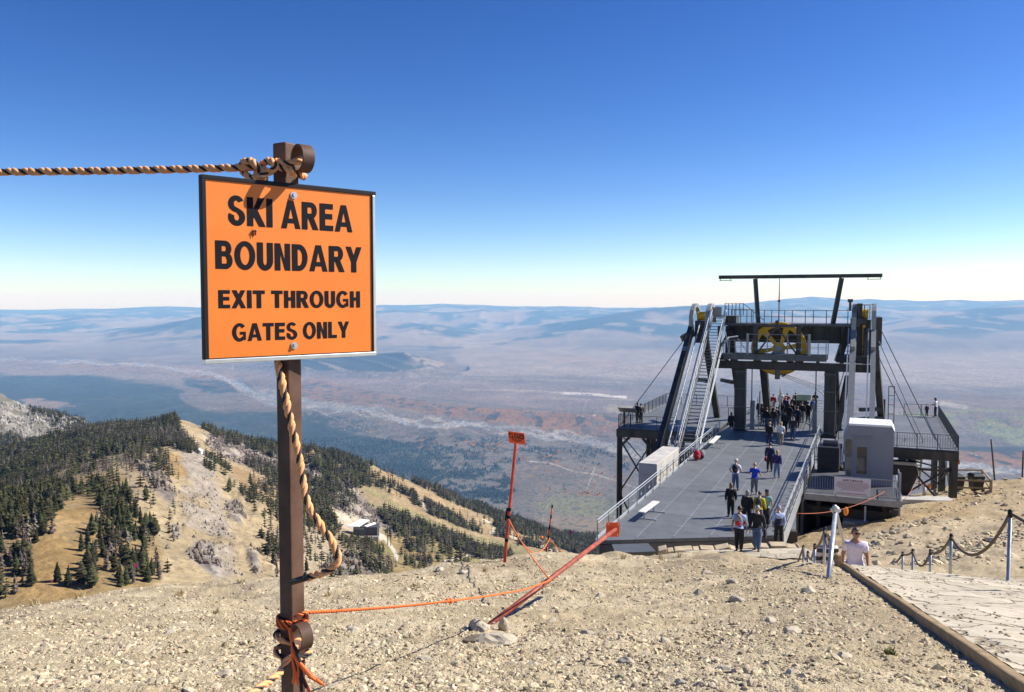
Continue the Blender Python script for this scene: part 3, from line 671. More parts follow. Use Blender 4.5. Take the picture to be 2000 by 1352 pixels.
ss = r.uniform(-1, plen, k); tt = 2.2 * r.uniform(0, 1, k) ** 1.3 + .1
x = PATH_B.x + edir.x * ss + enor.x * tt; y = PATH_B.y + edir.y * ss + enor.y * tt
keep = fbm(x * 1.3, y * 1.3, 3, 271) > .48; x, y, ss = x[keep], y[keep], ss[keep]; k = len(x)
z = edge_z(ss) + .0 + (fbm(x * 2, y * 2, 3, 261) - .5) * .05 + (fbm(x * 7, y * 7, 3, 263) - .5) * .02
s = r.uniform(.005, .014, k); v = ICO_V[None] * (1 + r.uniform(-.3, .3, (k, 12, 1))) * s[:, None, None] * np.array([1.1, .9, .6])
V = (v + np.stack([x, y, z + s * .3], -1)[:, None]).reshape(-1, 3)
tag(np_mesh('path_grit', V, (np.arange(k)[:, None, None] * 12 + ICO_F[None]).reshape(-1, 3), stone_mat, smooth=False, col=np.repeat(np.array([[.38, .32, .23]]) * r.uniform(.6, 1.2, (k, 1)), 12, 0)), 'small stones scattered over the flagstone path', 'grit', kind='stuff')
timber_mat = mat('weathered_timber', (.27, .185, .09), rough=.85, var=.3, vs=6, bump=.5, bs=14, stretch=(1, 1, 6), bd=.01)
tb = MB(); nseg = 14
pp = [PATH_B + edir * (-2.4 + (plen + 2.6) * q / nseg) for q in range(nseg + 1)]
lw, hh = .042, .06
rows = []
for q, p_ in enumerate(pp):
    zt = float(edge_z(np.array([-2.4 + (plen + 2.6) * q / nseg]))[0]) + .022 + random.uniform(-.006, .006)
    a_, b_ = p_ - enor * lw, p_ + enor * lw * .55
    rows.append([Vector((a_.x, a_.y, zt - .3)), Vector((b_.x, b_.y, zt - .3)), Vector((b_.x, b_.y, zt)), Vector((a_.x, a_.y, zt))])
for q in range(nseg):
    tb.hexa([rows[q][0], rows[q][1], rows[q + 1][1], rows[q + 1][0], rows[q][3], rows[q][2], rows[q + 1][2], rows[q + 1][3]])
vs_, fs_ = [], []
for rr in rows: vs_ += rr
for q in range(nseg):
    for e in range(4): fs_.append((q * 4 + e, q * 4 + (e + 1) % 4, q * 4 + 4 + (e + 1) % 4, q * 4 + 4 + e))
fs_ += [(3, 2, 1, 0), tuple(nseg * 4 + e for e in range(4))]
tb = MB().add(vs_, fs_)
tag(tb.build('timber_edging', timber_mat, bevel=.012), 'long weathered timber beam edging the flagstone path', 'timber')
pe = PATH_A + edir * .12 - enor * .1
st = MB(); st.box((pe.x, pe.y, edge_z(np.array([plen]))[0] - .02), (.075, .075, .26), .3)
tag(st.build('timber_stake', timber_mat, bevel=.01), 'short square wooden stake at the far end of the path edging', 'stake')

# ---- dry grass tufts
def tuft(c, h, n, seed, label, group, col='dry_grass'):
    r = random.Random(seed); m = MB()
    for _ in range(n):
        a = r.uniform(0, 6.28); ln = h * r.uniform(.5, 1.1); w = .0035 * (1 + h * 2); o = Vector((r.uniform(-1, 1), r.uniform(-1, 1), 0)) * h * .45
        d = Vector((math.cos(a), math.sin(a), 0)); sd = Vector((-d.y, d.x, 0)) * w
        p0 = o; p1 = o + d * ln * .25 + Vector((0, 0, ln * .6)); p2 = o + d * ln * .6 + Vector((0, 0, ln * .85))
        m.add([p0 - sd, p0 + sd, p1 + sd * .7, p1 - sd * .7, p2], [(0, 1, 2, 3), (3, 2, 4)])
    o = m.build('grass_tuft', mat(*({'dry_grass': ('dry_grass', (.36, .28, .13)), 'green_grass': ('green_grass', (.17, .18, .05))}[col])))
    o.location = c
    return tag(o, label, 'grass tuft', group)
for i, (px, py, h) in enumerate([(348, 1165, .1), (420, 1200, .07), (640, 1165, .08), (945, 1118, .1), (1005, 1135, .08), (812, 1147, .07), (1215, 1092, .13), (1290, 1094, .14), (1330, 1090, .14), (560, 1135, .1), (470, 1140, .1), (70, 1182, .12), (160, 1168, .12), (1130, 1092, .1)]):
    tuft(gpt(px, py), h, 26, i, 'small tuft of dry straw coloured grass on the gravel', 'dry grass tufts on the gravel')
tuft(gpt(1738, 1281), .055, 60, 77, 'low green grass tuft on the gravel near the timber edging', None, 'green_grass')
# ------------------------------------------------------------------ boundary sign, ropes, marker poles
ORANGE = mat('sign_orange', (.84, .205, .016), rough=.5, var=.07, vs=9)
BLACK = mat('sign_black', (.010, .010, .014), rough=.8, spec=.15)
ALU = mat('aluminium', (.62, .63, .64), rough=.32, metal=.9, var=.08, vs=20)
DARKTRIM = mat('dark_trim', (.014, .014, .017), rough=.6, spec=.2)
BROWN = mat('brown_steel', (.10, .052, .033), rough=.6, var=.35, vs=9, bump=.25, bs=90, bd=.002, c2=(.15, .084, .056), spec=.25)
ZINC = mat('zinc', (.55, .56, .57), rough=.35, metal=.85, var=.15, vs=60)

# ---- bold grotesque lettering, built from strokes
def arc(cx, cy, rx, ry, a0, a1, tx, ty, n=18):
    o, i_ = [], []
    for k in range(n + 1):
        a = math.radians(a0 + (a1 - a0) * k / n)
        o.append((cx + rx * math.cos(a), cy + ry * math.sin(a))); i_.append((cx + (rx - tx) * math.cos(a), cy + (ry - ty) * math.sin(a)))
    return [o[k:k + 2] + i_[k:k + 2][::-1] for k in range(n)]
def rc(x0, y0, x1, y1): return [[(x0, y0), (x1, y0), (x1, y1), (x0, y1)]]
V_, H_ = .30, .20
def glyph(ch):
    v, h = V_, H_
    if ch == 'I': return v, rc(0, 0, v, 1)
    if ch == 'E': return .74, rc(0, 0, v, 1) + rc(v, 0, .74, h) + rc(v, 1 - h, .73, 1) + rc(v, .43, .69, .43 + h)
    if ch == 'F': return .70, rc(0, 0, v, 1) + rc(v, 1 - h, .70, 1) + rc(v, .42, .62, .42 + h)
    if ch == 'L': return .70, rc(0, 0, v, 1) + rc(v, 0, .70, h)
    if ch == 'T': return .79, rc(0, 1 - h, .79, 1) + rc(.395 - v / 2, 0, .395 + v / 2, 1 - h)
    if ch == 'H': return .79, rc(0, 0, v, 1) + rc(.79 - v, 0, .79, 1) + rc(v, .42, .79 - v, .42 + h)
    if ch == 'N': return .79, rc(0, 0, v * .95, 1) + rc(.79 - v * .95, 0, .79, 1) + [[(.79 - v * .95, 0), (.79 - v * .95, .38), (v * .95, 1), (v * .95, .62)]]
    if ch == 'M': return .93, rc(0, 0, v * .9, 1) + rc(.93 - v * .9, 0, .93, 1) + [[(v * .9, 1), (v * .9, .62), (.42, 0), (.465, .22)], [(.93 - v * .9, 1), (.465, .22), (.51, 0), (.93 - v * .9, .62)]] + [[(.42, 0), (.51, 0), (.465, .22)]]
    if ch == 'A': return .98, [[(0, 0), (.275, 0), (.505, .76), (.645, 1), (.345, 1)], [(.715, 0), (.99, 0), (.645, 1), (.495, .80), (.49, .745)], [(.30, .19), (.69, .19), (.64, .36), (.35, .36)]]
    if ch == 'X': return .92, [[(0, 0), (.305, 0), (.92 - .02, 1), (.92 - .325, 1)], [(.615, 0), (.92, 0), (.325, 1), (.02, 1)]]
    if ch == 'Y': return .92, rc(.46 - v / 2, 0, .46 + v / 2, .42) + [[(.46 - v / 2, .40), (.46 + v / 2 - .03, .40), (.305, 1), (0, 1)], [(.46 - v / 2 + .03, .40), (.46 + v / 2, .40), (.92, 1), (.615, 1)]]
    if ch == 'K': return .86, rc(0, 0, v, 1) + [[(v, .25), (v, .58), (.54, 1), (.86, 1)], [(.45, .66), (.25, .44), (.58, 0), (.90, 0)]]
    if ch == 'O': return 1.0, arc(.5, .5, .5, .52, 0, 360, .28, .185, 40)
    if ch == 'C': return .92, arc(.49, .5, .49, .52, 38, 322, .28, .185, 32)
    if ch == 'G': return .97, arc(.5, .5, .5, .52, 40, 318, .28, .185, 32) + rc(.52, .37, .93, .53) + rc(.76, .06, .93, .37)
    if ch == 'U': return .79, rc(0, .35, v, 1) + rc(.79 - v, .35, .79, 1) + arc(.395, .35, .395, .37, 180, 360, v, h * 1.02, 20)
    if ch == 'D': return .82, rc(0, 0, v, 1) + rc(v, 0, .36, h) + rc(v, 1 - h, .36, 1) + arc(.36, .5, .46, .5, -90, 90, .28, h, 22)
    if ch == 'B': return .80, rc(0, 0, v, 1) + rc(v, 0, .48, h * .95) + rc(v, .445, .46, .445 + h * .9) + rc(v, 1 - h * .95, .45, 1) + arc(.48, .2975, .32, .2975, -90, 90, .265, h * .95, 16) + arc(.45, .7225, .305, .2775, -90, 90, .255, h * .95, 16)
    if ch == 'R': return .86, rc(0, 0, v, 1) + rc(v, .40, .48, .40 + h * .95) + rc(v, 1 - h * .95, .48, 1) + arc(.48, .70, .32, .30, -90, 90, .27, h * .95, 16) + [[(.33, .42), (.57, 0), (.88, 0), (.62, .47)]]
    if ch == 'S': return .82, arc(.405, .735, .375, .285, 25, 262, .265, .175, 22) + arc(.42, .28, .40, .30, -205, 82, .28, .185, 26) + [[(.36, .46), (.27, .66), (.53, .58), (.56, .36)]]
    return .3, []
def lettering(text, space=.3, gap=.085):
    x, out = 0, []
    for ch in text:
        if ch == ' ': x += space; continue
        w, qs = glyph(ch)
        out += [[(a + x, b) for a, b in q] for q in qs]; x += w + gap
    return x - gap, out
def put_text(mb, text, o, ax, ay, w, h, n, lift=.0006, space=.3):
    W_, qs = lettering(text, space)
    for k, q in enumerate(qs):
        e = n * (lift + .00004 * (k % 9))
        vs = [o + ax * (a / W_ * w) + ay * (b * h) + e for a, b in q]
        c0 = (vs[1] - vs[0]).cross(vs[2] - vs[0])
        mb.add(vs, [tuple(range(len(vs))) if c0.dot(n) > 0 else tuple(range(len(vs)))[::-1]])

SH = .46
TL, TR = P(401, 351, 2.13), P(726.5, 381, 2.456)
zt = (P(401, 351, 2.13).z + P(726.5, 381, 2.456).z) / 2
tx = Vector((TR.x - TL.x, TR.y - TL.y, 0)); SW = tx.length; tx.normalize()
zx = Vector((0, 0, 1)); sn = Vector((tx.y, -tx.x, 0))
S0 = Vector((TL.x, TL.y, zt - SH))                       # bottom left corner of the front face
def onsign(px, py):
    d = ray(px, py); k = (S0.dot(sn)) / d.dot(sn); q = d * k - S0
    return q.dot(tx), q.z
post_c = P(563.5, 690, 2.325); PA = math.radians(43 + 15)   # post turned so two faces show
pcx, pcy = post_c.x, post_c.y
bs_ = empty('boundary_sign', (pcx, pcy, gz(pcx, pcy)), 'orange ski area boundary notice bolted to a brown square steel post', 'sign')
ptop = P(563, 281, 2.325).z
mb = MB(); mb.box((pcx, pcy, (ptop - 1.9) / 2), (.0495, .0495, ptop + 1.9), PA)
mb.build('post', BROWN, bs_, bevel=.004)
mb = MB(); mb.hexa([S0 - sn * .004, S0 + tx * SW - sn * .004, S0 + tx * SW, S0] + [q + zx * SH for q in (S0 - sn * .004, S0 + tx * SW - sn * .004, S0 + tx * SW, S0)])
mb.build('panel', ORANGE, bs_)
mb = MB(); w_ = .0115; d0, d1 = -.017, .0035
def fr(a, b, u, m):
    mb.i = m
    p = [S0 + tx * a[0] + zx * a[1], S0 + tx * b[0] + zx * b[1]]
    q = [k + u * w_ for k in p]
    mb.hexa([p[0] + sn * d0, p[1] + sn * d0, p[1] + sn * d1, p[0] + sn * d1, q[0] + sn * d0, q[1] + sn * d0, q[1] + sn * d1, q[0] + sn * d1] if u.z > .5 or u.dot(tx) < -.5 else [q[0] + sn * d0, q[1] + sn * d0, q[1] + sn * d1, q[0] + sn * d1, p[0] + sn * d0, p[1] + sn * d0, p[1] + sn * d1, p[0] + sn * d1])
e = .0035
fr((-w_, SH), (SW + w_, SH), zx, 0); fr((-w_, -0.0), (-w_ + 1e-4, SH), tx, 0) if False else None
mb.hexa([S0 + tx * a + zx * b + sn * c for b in (-.0, SH) for a, c in ((-w_, d0), (0, d0), (0, d1), (-w_, d1))])
mb.i = 1
mb.hexa([S0 + tx * a + zx * b + sn * c for b in (0, SH) for a, c in ((SW, d0), (SW + w_ * .75, d0), (SW + w_ * .75, d1), (SW, d1))])
mb.hexa([S0 + tx * a + zx * b + sn * c for b in (-w_, 0) for a, c in ((-w_, d0), (SW + w_ * .75, d0), (SW + w_ * .75, d1), (-w_, d1))])
mb.i = 0                                                  # thin dark gasket inside the bright rails
mb.hexa([S0 + tx * a + zx * b + sn * c for b in (0, SH) for a, c in ((SW - e, .0002), (SW - .0002, .0002), (SW - .0002, d1 + .0006), (SW - e, d1 + .0006))])
mb.hexa([S0 + tx * a + zx * b + sn * c for b in (.0002, e * .8) for a, c in ((.0004, .0002), (SW - e, .0002), (SW - e, d1 + .0004), (.0004, d1 + .0004))])
mb.build('frame', [DARKTRIM, ALU], bs_, bevel=.0015)  # one metal frame: shaded rails painted dark, lit rails bright
for tx_, l, r_ in (('SKI AREA', (445, 382, 440), (688, 402, 453.3)), ('BOUNDARY', (420.8, 469, 526.3), (706.5, 483.5, 531.5)), ('EXIT THROUGH', (426.7, 567, 602.7), (703.3, 568.7, 600.3)), ('GATES ONLY', (453.8, 632.3, 667), (682.1, 627.7, 659.4))):
    x0, zb0 = onsign(l[0], l[2]); x1, zb1 = onsign(r_[0], r_[2]); zt0, zt1 = onsign(l[0], l[1])[1], onsign(r_[0], r_[1])[1]
    mb = MB(); ya, yb = (zb0 + zb1) / 2, (zt0 + zt1) / 2
    put_text(mb, tx_, S0 + tx * x0 + zx * ya, tx, zx, x1 - x0, yb - ya, sn, space=.34)
    mb.build('lettering', BLACK, bs_)
for bx, by in ((573, 382), (574, 675)):
    a_, b_ = onsign(bx, by); c_ = S0 + tx * a_ + zx * b_
    mb = MB(); ring = lambda r, z0, n=20: [c_ + tx * r * math.cos(6.283 * k / n) + zx * r * math.sin(6.283 * k / n) + sn * z0 for k in range(n)]
    A_, B_, C_ = ring(.0102, .0005), ring(.0098, .003), ring(.0046, .0032)
    mb.add(A_ + B_, [(k, (k + 1) % 20, 20 + (k + 1) % 20, 20 + k) for k in range(20)] + [tuple(range(20, 40))])
    mb.add(ring(.0055, .003, 6) + ring(.005, .0085, 6), [(k, (k + 1) % 6, 6 + (k + 1) % 6, 6 + k) for k in range(6)] + [tuple(range(6, 12))])
    mb.build('bolt', ZINC, bs_)
rax = Vector((-.75, -.66, 0)).normalized(); rup = Vector((0, 0, 1)); rs = rax.cross(rup)
def pipe_ring(c, R, r, ln):
    m = MB(); n = 36; vs = []
    for (rad, off) in ((R, -ln / 2), (R, ln / 2), (r, ln / 2), (r, -ln / 2)):
        vs += [c + rax * off + (rs * math.cos(6.283 * k / n) + rup * math.sin(6.283 * k / n)) * rad for k in range(n)]
    fs = []
    for j in range(4):
        fs += [(j * n + k, j * n + (k + 1) % n, ((j + 1) % 4) * n + (k + 1) % n, ((j + 1) % 4) * n + k) for k in range(n)]
    m.add(vs, fs); return m
RU, RL = P(591, 310, 2.262), P(589, 1243, 2.262)
for c_ in (RU, RL):
    o = pipe_ring(c_, .0375, .0325, .034).build('rope_ring', BROWN, bs_, smooth=True)
    o.modifiers.new('edge', 'EDGE_SPLIT').split_angle = .6
# the fly sitting on the panel
a_, b_ = onsign(494, 452); c_ = S0 + tx * a_ + zx * b_ + sn * .004
fl = empty('fly', c_, 'small dark orange winged fly sitting on the orange sign under the word SKI', 'insect')
m = MB(); m.ball(c_, (.0035, .0035, .003), 8, 6); m.ball(c_ + tx * .005 + zx * .001, (.004, .003, .0028), 8, 6)
for k in (-1, 0, 1):
    m.bar(c_ + tx * .002 * k, c_ + tx * .003 * k - zx * .005 - sn * .003, .0006); m.bar(c_ + tx * .002 * k, c_ + tx * .003 * k + zx * .005 - sn * .003, .0006)
m.build('body', mat('fly_body', (.05, .02, .012), rough=.4), fl, True)
m = MB(); m.ball(c_ - zx * .007 - tx * .001, (.0035, .001, .0075), 8, 6); m.ball(c_ - zx * .005 + tx * .005, (.003, .001, .006), 8, 6)
m.build('wings', mat('fly_wing', (.35, .07, .015), rough=.3), fl, True)

# ---- twisted rope
R_PEACH = mat('rope_peach', (.92, .41, .17), rough=.8, var=.15, vs=300, bump=.6, bs=900, bd=.002)
R_BLACK = mat('rope_black', (.020, .019, .022), rough=.75, var=.4, vs=300)
R_RED = mat('rope_red_orange', (.85, .15, .02), rough=.7, var=.2, vs=300)
def smooth_path(pts, n=12):
    pts = [Vector(p) for p in pts]; out = []
    for i in range(len(pts) - 1):
        p0, p1, p2, p3 = pts[max(i - 1, 0)], pts[i], pts[i + 1], pts[min(i + 2, len(pts) - 1)]
        for k in range(n):
            t = k / n
            out.append(.5 * ((2 * p1) + (p2 - p0) * t + (2 * p0 - 5 * p1 + 4 * p2 - p3) * t * t + (3 * p1 - p0 - 3 * p2 + p3) * t ** 3))
    return out + [pts[-1]]
def resample(pts, step):
    out = [pts[0]]; acc = 0
    for a, b in zip(pts, pts[1:]):
        L_ = (b - a).length; d = step - acc
        while d <= L_:
            out.append(a.lerp(b, d / L_)); d += step
        acc = (acc + L_) % step if L_ else acc
    out.append(pts[-1]); return out
def rope(mb, pts, r, pitch, mats, n=6, smooth=10, strands=3, step=None):
    pts = resample(smooth_path(pts, smooth), step or pitch / 9)
    fr_ = []; px = None; s = 0
    for i, p in enumerate(pts):
        t = (pts[min(i + 1, len(pts) - 1)] - pts[max(i - 1, 0)]).normalized()
        if px is None: px = t.cross(Vector((0, 0, 1)) if abs(t.z) < .9 else Vector((1, 0, 0))).normalized()
        else: px = (px - t * px.dot(t)).normalized()
        if i: s += (p - pts[i - 1]).length
        fr_.append((p, px.copy(), t.cross(px), s))
    for j in range(strands):
        mb.i = mats[j % len(mats)]
        q = [p + (a * math.cos(6.283 * (s / pitch + j / strands)) + b * math.sin(6.283 * (s / pitch + j / strands))) * r * .5 for p, a, b, s in fr_]
        dark = mats[j % len(mats)] == 1
        mb.tube(q, r * (.36 if dark else .58), n)
RM = [R_PEACH, R_BLACK, R_RED]
mb = MB()
rope(mb, [P(-160, 337, 2.32), P(120, 335, 2.32), P(300, 332, 2.31), P(420, 329, 2.30), P(480, 327, 2.29), P(505, 326, 2.275), P(522, 336, 2.25)], .0108, .046, [0, 0, 1], smooth=14)
rope(mb, [P(522, 336, 2.25), P(508, 345, 2.25), P(488, 346, 2.28), P(474, 334, 2.31), P(472, 320, 2.30), P(486, 314, 2.27), P(500, 322, 2.25), P(512, 340, 2.27), P(520, 352, 2.29)], .0102, .046, [0, 1, 0], smooth=14)
rope(mb, [P(500, 338, 2.30), P(512, 321, 2.285), P(526, 314, 2.26), P(537, 322, 2.25), P(530, 334, 2.26), P(514, 338, 2.25)], .0102, .046, [0, 0, 1], smooth=14)
rope(mb, [P(528, 318, 2.25), P(545, 325, 2.262), P(563, 333, 2.262), P(580, 340, 2.28), P(594, 345, 2.325), P(580, 340, 2.385), P(556, 330, 2.39), P(536, 322, 2.33), P(542, 316, 2.27), P(560, 320, 2.262), P(580, 316, 2.262), P(590, 313, 2.27)], .0102, .046, [0, 1, 0], smooth=14)
tag(mb.build('boundary_rope', RM, smooth=True), 'thick peach and black twisted rope knotted round the top of the brown post', 'rope')
mb = MB(); t_ = empty('hanging_rope', P(545, 700, 2.33), 'loose peach and black rope end hanging in a bow down the brown post', 'rope')
rope(mb, [P(542, 640, 2.40), P(541, 690, 2.335), P(546, 725, 2.285), P(557, 775, 2.272), P(570, 835, 2.272), P(581, 880, 2.272), P(589, 925, 2.27), P(598, 975, 2.26), P(615, 1010, 2.25), P(640, 1045, 2.24), P(658, 1080, 2.235), P(658, 1098, 2.235), P(645, 1112, 2.24), P(622, 1122, 2.25), P(600, 1128, 2.26)], .0112, .058, [0, 0, 1], smooth=14)
mb.build('cord', RM, t_, True)
mb = MB(); mb.tube([P(604, 1127, 2.258), P(590, 1131, 2.262), P(568, 1138, 2.268)], [.0098, .0092, .0082], 12); mb.tube([P(592, 1130, 2.25), P(597, 1118, 2.245)], .004, 6)
mb.build('tape_end', mat('black_tape', (.015, .015, .017), rough=.3), t_, True)
def wrap(mb, y0, y1, turns, r, mats, rad=.043, pitch=.02, ph=0):
    pts = []
    for k in range(turns * 16 + 1):
        a = 6.283 * k / 16 + ph; f = k / (turns * 16)
        z0 = P(565, y0 + (y1 - y0) * f, 2.3).z
        c, s = math.cos(a - PA), math.sin(a - PA); sq = rad * .0285 / .043 / max(abs(c), abs(s)) * 1.0
        rr = .5 * min(rad * 1.05, sq + .008) + .5 * rad
        pts.append((pcx + math.cos(a) * rr, pcy + math.sin(a) * rr, z0))
    rope(mb, pts, r, pitch, mats, n=5, smooth=2)
ca = [(600, 1197, 2.28), (660, 1193.5, 2.6), (740, 1188, 3.1), (820, 1181, 3.8), (880, 1174, 4.45)]
cb = [(880, 1174, 4.45), (960, 1163, 5.3), (1030, 1150, 6.1), (1075, 1133, 6.85)]
oc = empty('tied_rope', P(600, 1197, 2.28), 'thin orange and black cord running from the post to the leaning red pole', 'cord')
mb = MB(); wrap(mb, 1208, 1226, 4, .0042, [2, 2, 1], .042, .022); 
mb.build('lashing', RM, oc, True)
mb = MB(); rope(mb, [P(575, 1205, 2.27)] + [P(*q) for q in ca], .0052, .03, [2, 2, 1], n=5, smooth=8); mb.build('braid', RM, oc, True)
mb = MB(); mb.tube(smooth_path([P(*q) for q in cb], 6), .0062, 6); mb.ball(P(880, 1174, 4.45), .016, 8, 6); mb.ball(P(874, 1173, 4.44), .012, 8, 6); mb.build('thin_line', R_RED, oc, True)
mb = MB(); r = random.Random(4)
for k, (px, py) in enumerate([(632, 1338), (618, 1330), (600, 1345), (584, 1340), (572, 1335), (607, 1358), (590, 1352)]):
    mb.i = 1 if k == 2 or k == 6 else 2
    st0 = P(566, 1228, 2.255); md = P(578 + r.uniform(-6, 6), 1285 + r.uniform(-6, 6), 2.235)
    mb.tube(smooth_path([st0, P(571, 1255, 2.245), md, P((px + 580) / 2, (py + 1290) / 2 + 4, 2.225), P(px, py, 2.22)], 5), [.0052] * 20 + [.0022], 6)
    for _ in range(5):
        e = P(px + r.uniform(-5, 5), py + r.uniform(-6, 6), 2.22); mb.tube([P(px, py, 2.22).lerp(md, .12), e], [.0016, .0008], 4)
mb.build('frayed_tassel', RM, oc, True)
mb = MB(); wrap(mb, 1240, 1252, 1, .0095, [0, 1, 0], .047, .07, 1.0); wrap(mb, 1272, 1292, 1, .0095, [0, 1, 1], .047, .07, 2.2)
rope(mb, [P(578, 1262, 2.25), P(560, 1290, 2.25), P(548, 1312, 2.22), P(528, 1330, 2.15), P(505, 1345, 2.08), P(470, 1372, 1.98)], .010, .075, [0, 1, 0], smooth=14)
tag(mb.build('lower_rope', RM, smooth=True), 'peach and black rope looped round the foot of the brown post and running off low', 'rope')

# ---- marker poles
REDP = mat('red_pole', (.50, .035, .025), rough=.45, var=.35, vs=14, c2=(.60, .075, .03))
RUSTP = mat('faded_red_pole', (.27, .045, .026), rough=.6, var=.45, vs=10, c2=(.42, .085, .04))
PLATE = mat('orange_red_plate', (.85, .10, .02), rough=.45, var=.05, vs=6)
cbase = gpt(985, 1099); Yc = cbase.y
ct = P(1009, 850, Yc)
cp = empty('closed_pole', cbase, 'upright red bamboo pole carrying an orange CLOSED plate at the gravel crest', 'marker pole')
mb = MB(); k = 9; mb.tube([cbase.lerp(ct, q / k) - Vector((0, 0, .1 if q == 0 else 0)) for q in range(k + 1)], [.024] * (k + 1), 10); mb.build('pole', REDP, cp, True)
pc = P(1009, 855.5, Yc - .05); ax_ = Vector((.985, -.17, 0)).normalized(); n_ = Vector((ax_.y, -ax_.x, 0)); w2, h2 = .125, .087
ay_ = (Vector((0, 0, 1)) - ax_ * .10).normalized(); ax2 = (ax_ + Vector((0, 0, -.1))).normalized()
def rounded(w, h, r, n=5):
    out = []
    for cx, cy, a0 in ((w - r, h - r, 0), (-w + r, h - r, 90), (-w + r, -h + r, 180), (w - r, -h + r, 270)):
        out += [(cx + r * math.cos(math.radians(a0 + 90 * k / n)), cy + r * math.sin(math.radians(a0 + 90 * k / n))) for k in range(n + 1)]
    return out
mb = MB(); mb.prism(rounded(w2, h2, .018), pc, ax2, ay_, -n_, .005); mb.build('plate', PLATE, cp)
mb = MB(); put_text(mb, 'CLOSED', pc - ax2 * .113 - ay_ * .012, ax2, ay_, .226, .078, n_, .0015)
for q in range(3):
    wq = (.075, .085, .05)[q]; o_ = pc - ay_ * (.026 + .013 * q)
    mb.add([o_ - ax2 * wq - ay_ * .003 + n_ * .0015, o_ + ax2 * wq - ay_ * .003 + n_ * .0015, o_ + ax2 * wq + ay_ * .003 + n_ * .0015, o_ - ax2 * wq + ay_ * .003 + n_ * .0015], [(0, 1, 2, 3)])
mb.build('lettering', BLACK, cp)
for f in (.36, .18, .42):
    mb = MB(); mb.tube([cbase.lerp(ct, f - .013), cbase.lerp(ct, f + .013)], .0275, 10)
    if f == .36: mb.tube([cbase.lerp(ct, .335) + Vector((-.045, 0, 0)), cbase.lerp(ct, .43) + Vector((-.034, 0, 0))], .013, 8)
    mb.build('black_band', BLACK, cp, True)
# leaning pole with the plate seen from behind, propped between rocks
lb = gpt(955, 1222); lt = P(1203, 1033, 8.8)
lp = empty('leaning_pole', lb, 'fallen faded red pole with a blank orange plate leaning out of a rock pile', 'marker pole')
mb = MB(); mb.tube([lb - (lt - lb) * .02, lt], [.022, .022], 10); mb.build('pole', RUSTP, lp, True)
c_ = lb.lerp(lt, .975); dl = (lt - lb); dl = Vector((dl.x, .25, dl.z)).normalized(); nl = Vector((-.15, 1, 0)); nl = (nl - dl * nl.dot(dl)).normalized(); sl_ = dl.cross(nl); c_ = c_ + nl * .02
mb = MB(); mb.prism(rounded(.075, .078, .012), c_ + nl * .012, dl, sl_, nl, .005); mb.build('plate', PLATE, lp)
for a_, b_ in ((.055, .058), (.055, -.058), (-.055, .058), (-.055, -.058)):
    mb = MB(); mb.ball(c_ + dl * a_ + sl_ * b_ + nl * .010, .007, 8, 5); mb.build('bolt', ZINC, lp)
for i, (px, py, d, lab) in enumerate([(935, 1224, (.16, .12, .10), 'squarish pale rock wedged against the foot of the fallen red pole'), (960, 1250, (.27, .2, .09), 'wide flat tan rock lying below the fallen red pole'), (982, 1224, (.06, .07, .11), 'narrow upright rock right of the fallen red pole'), (925, 1247, (.13, .11, .06), 'low dark rock at the left end of the rock pile')]):
    g = gpt(px, py + 8); rock('rock', g + Vector((0, 0, d[2] * .3)), d, 40 + i, lab, n=3, col=(.43, .38, .29) if i != 3 else (.16, .13, .10))
# striped pole further down
sb = Pz(1067, 1082, -9).lerp(P(1067, 1082, 21), 1); st_ = P(1079, 986, 21)
gb = Vector((sb.x, sb.y, gz(sb.x, sb.y)))
sp = empty('striped_pole', gb, 'thin bamboo pole striped red and black standing beyond the crest', 'marker pole')
mb = MB(); mb.tube([gb, sb.lerp(st_, .15)], .018, 8); mb.tube([sb.lerp(st_, .15), st_], .018, 8); mb.build('pole', REDP, sp, True)
for f0, f1 in ((0, .12), (.3, .38), (.5, .6), (.72, .8), (.93, 1.0)):
    mb = MB(); mb.tube([sb.lerp(st_, f0), sb.lerp(st_, f1)], .0205, 8); mb.build('black_band', BLACK, sp, True)
thinor = mat('thin_orange_line', (.80, .17, .03), rough=.6)
def sag(a, b, s, n=14):
    return [a.lerp(b, k / n) - Vector((0, 0, s * 4 * (k / n) * (1 - k / n))) for k in range(n + 1)]
c0 = cbase.lerp(ct, .345)
mb = MB(); mb.tube(sag(c0, P(1074, 1051, 21), .45), .010, 5); mb.ball(P(1058, 1050, 19), .04, 8, 6); mb.tube(sag(P(1074, 1051, 21), P(1100, 1082, 22), .02), .009, 5)
tag(mb.build('orange_line', thinor, smooth=True), 'slack thin orange line from the closed pole to the striped pole', 'cord')
mb = MB(); mb.tube(sag(c0, P(1074, 1132, 6.9), .05), .007, 5); tag(mb.build('orange_line', thinor, smooth=True), 'thin orange line slanting from the closed pole to the leaning pole', 'cord')
pink = mat('pink_flag', (.85, .04, .32), rough=.6)
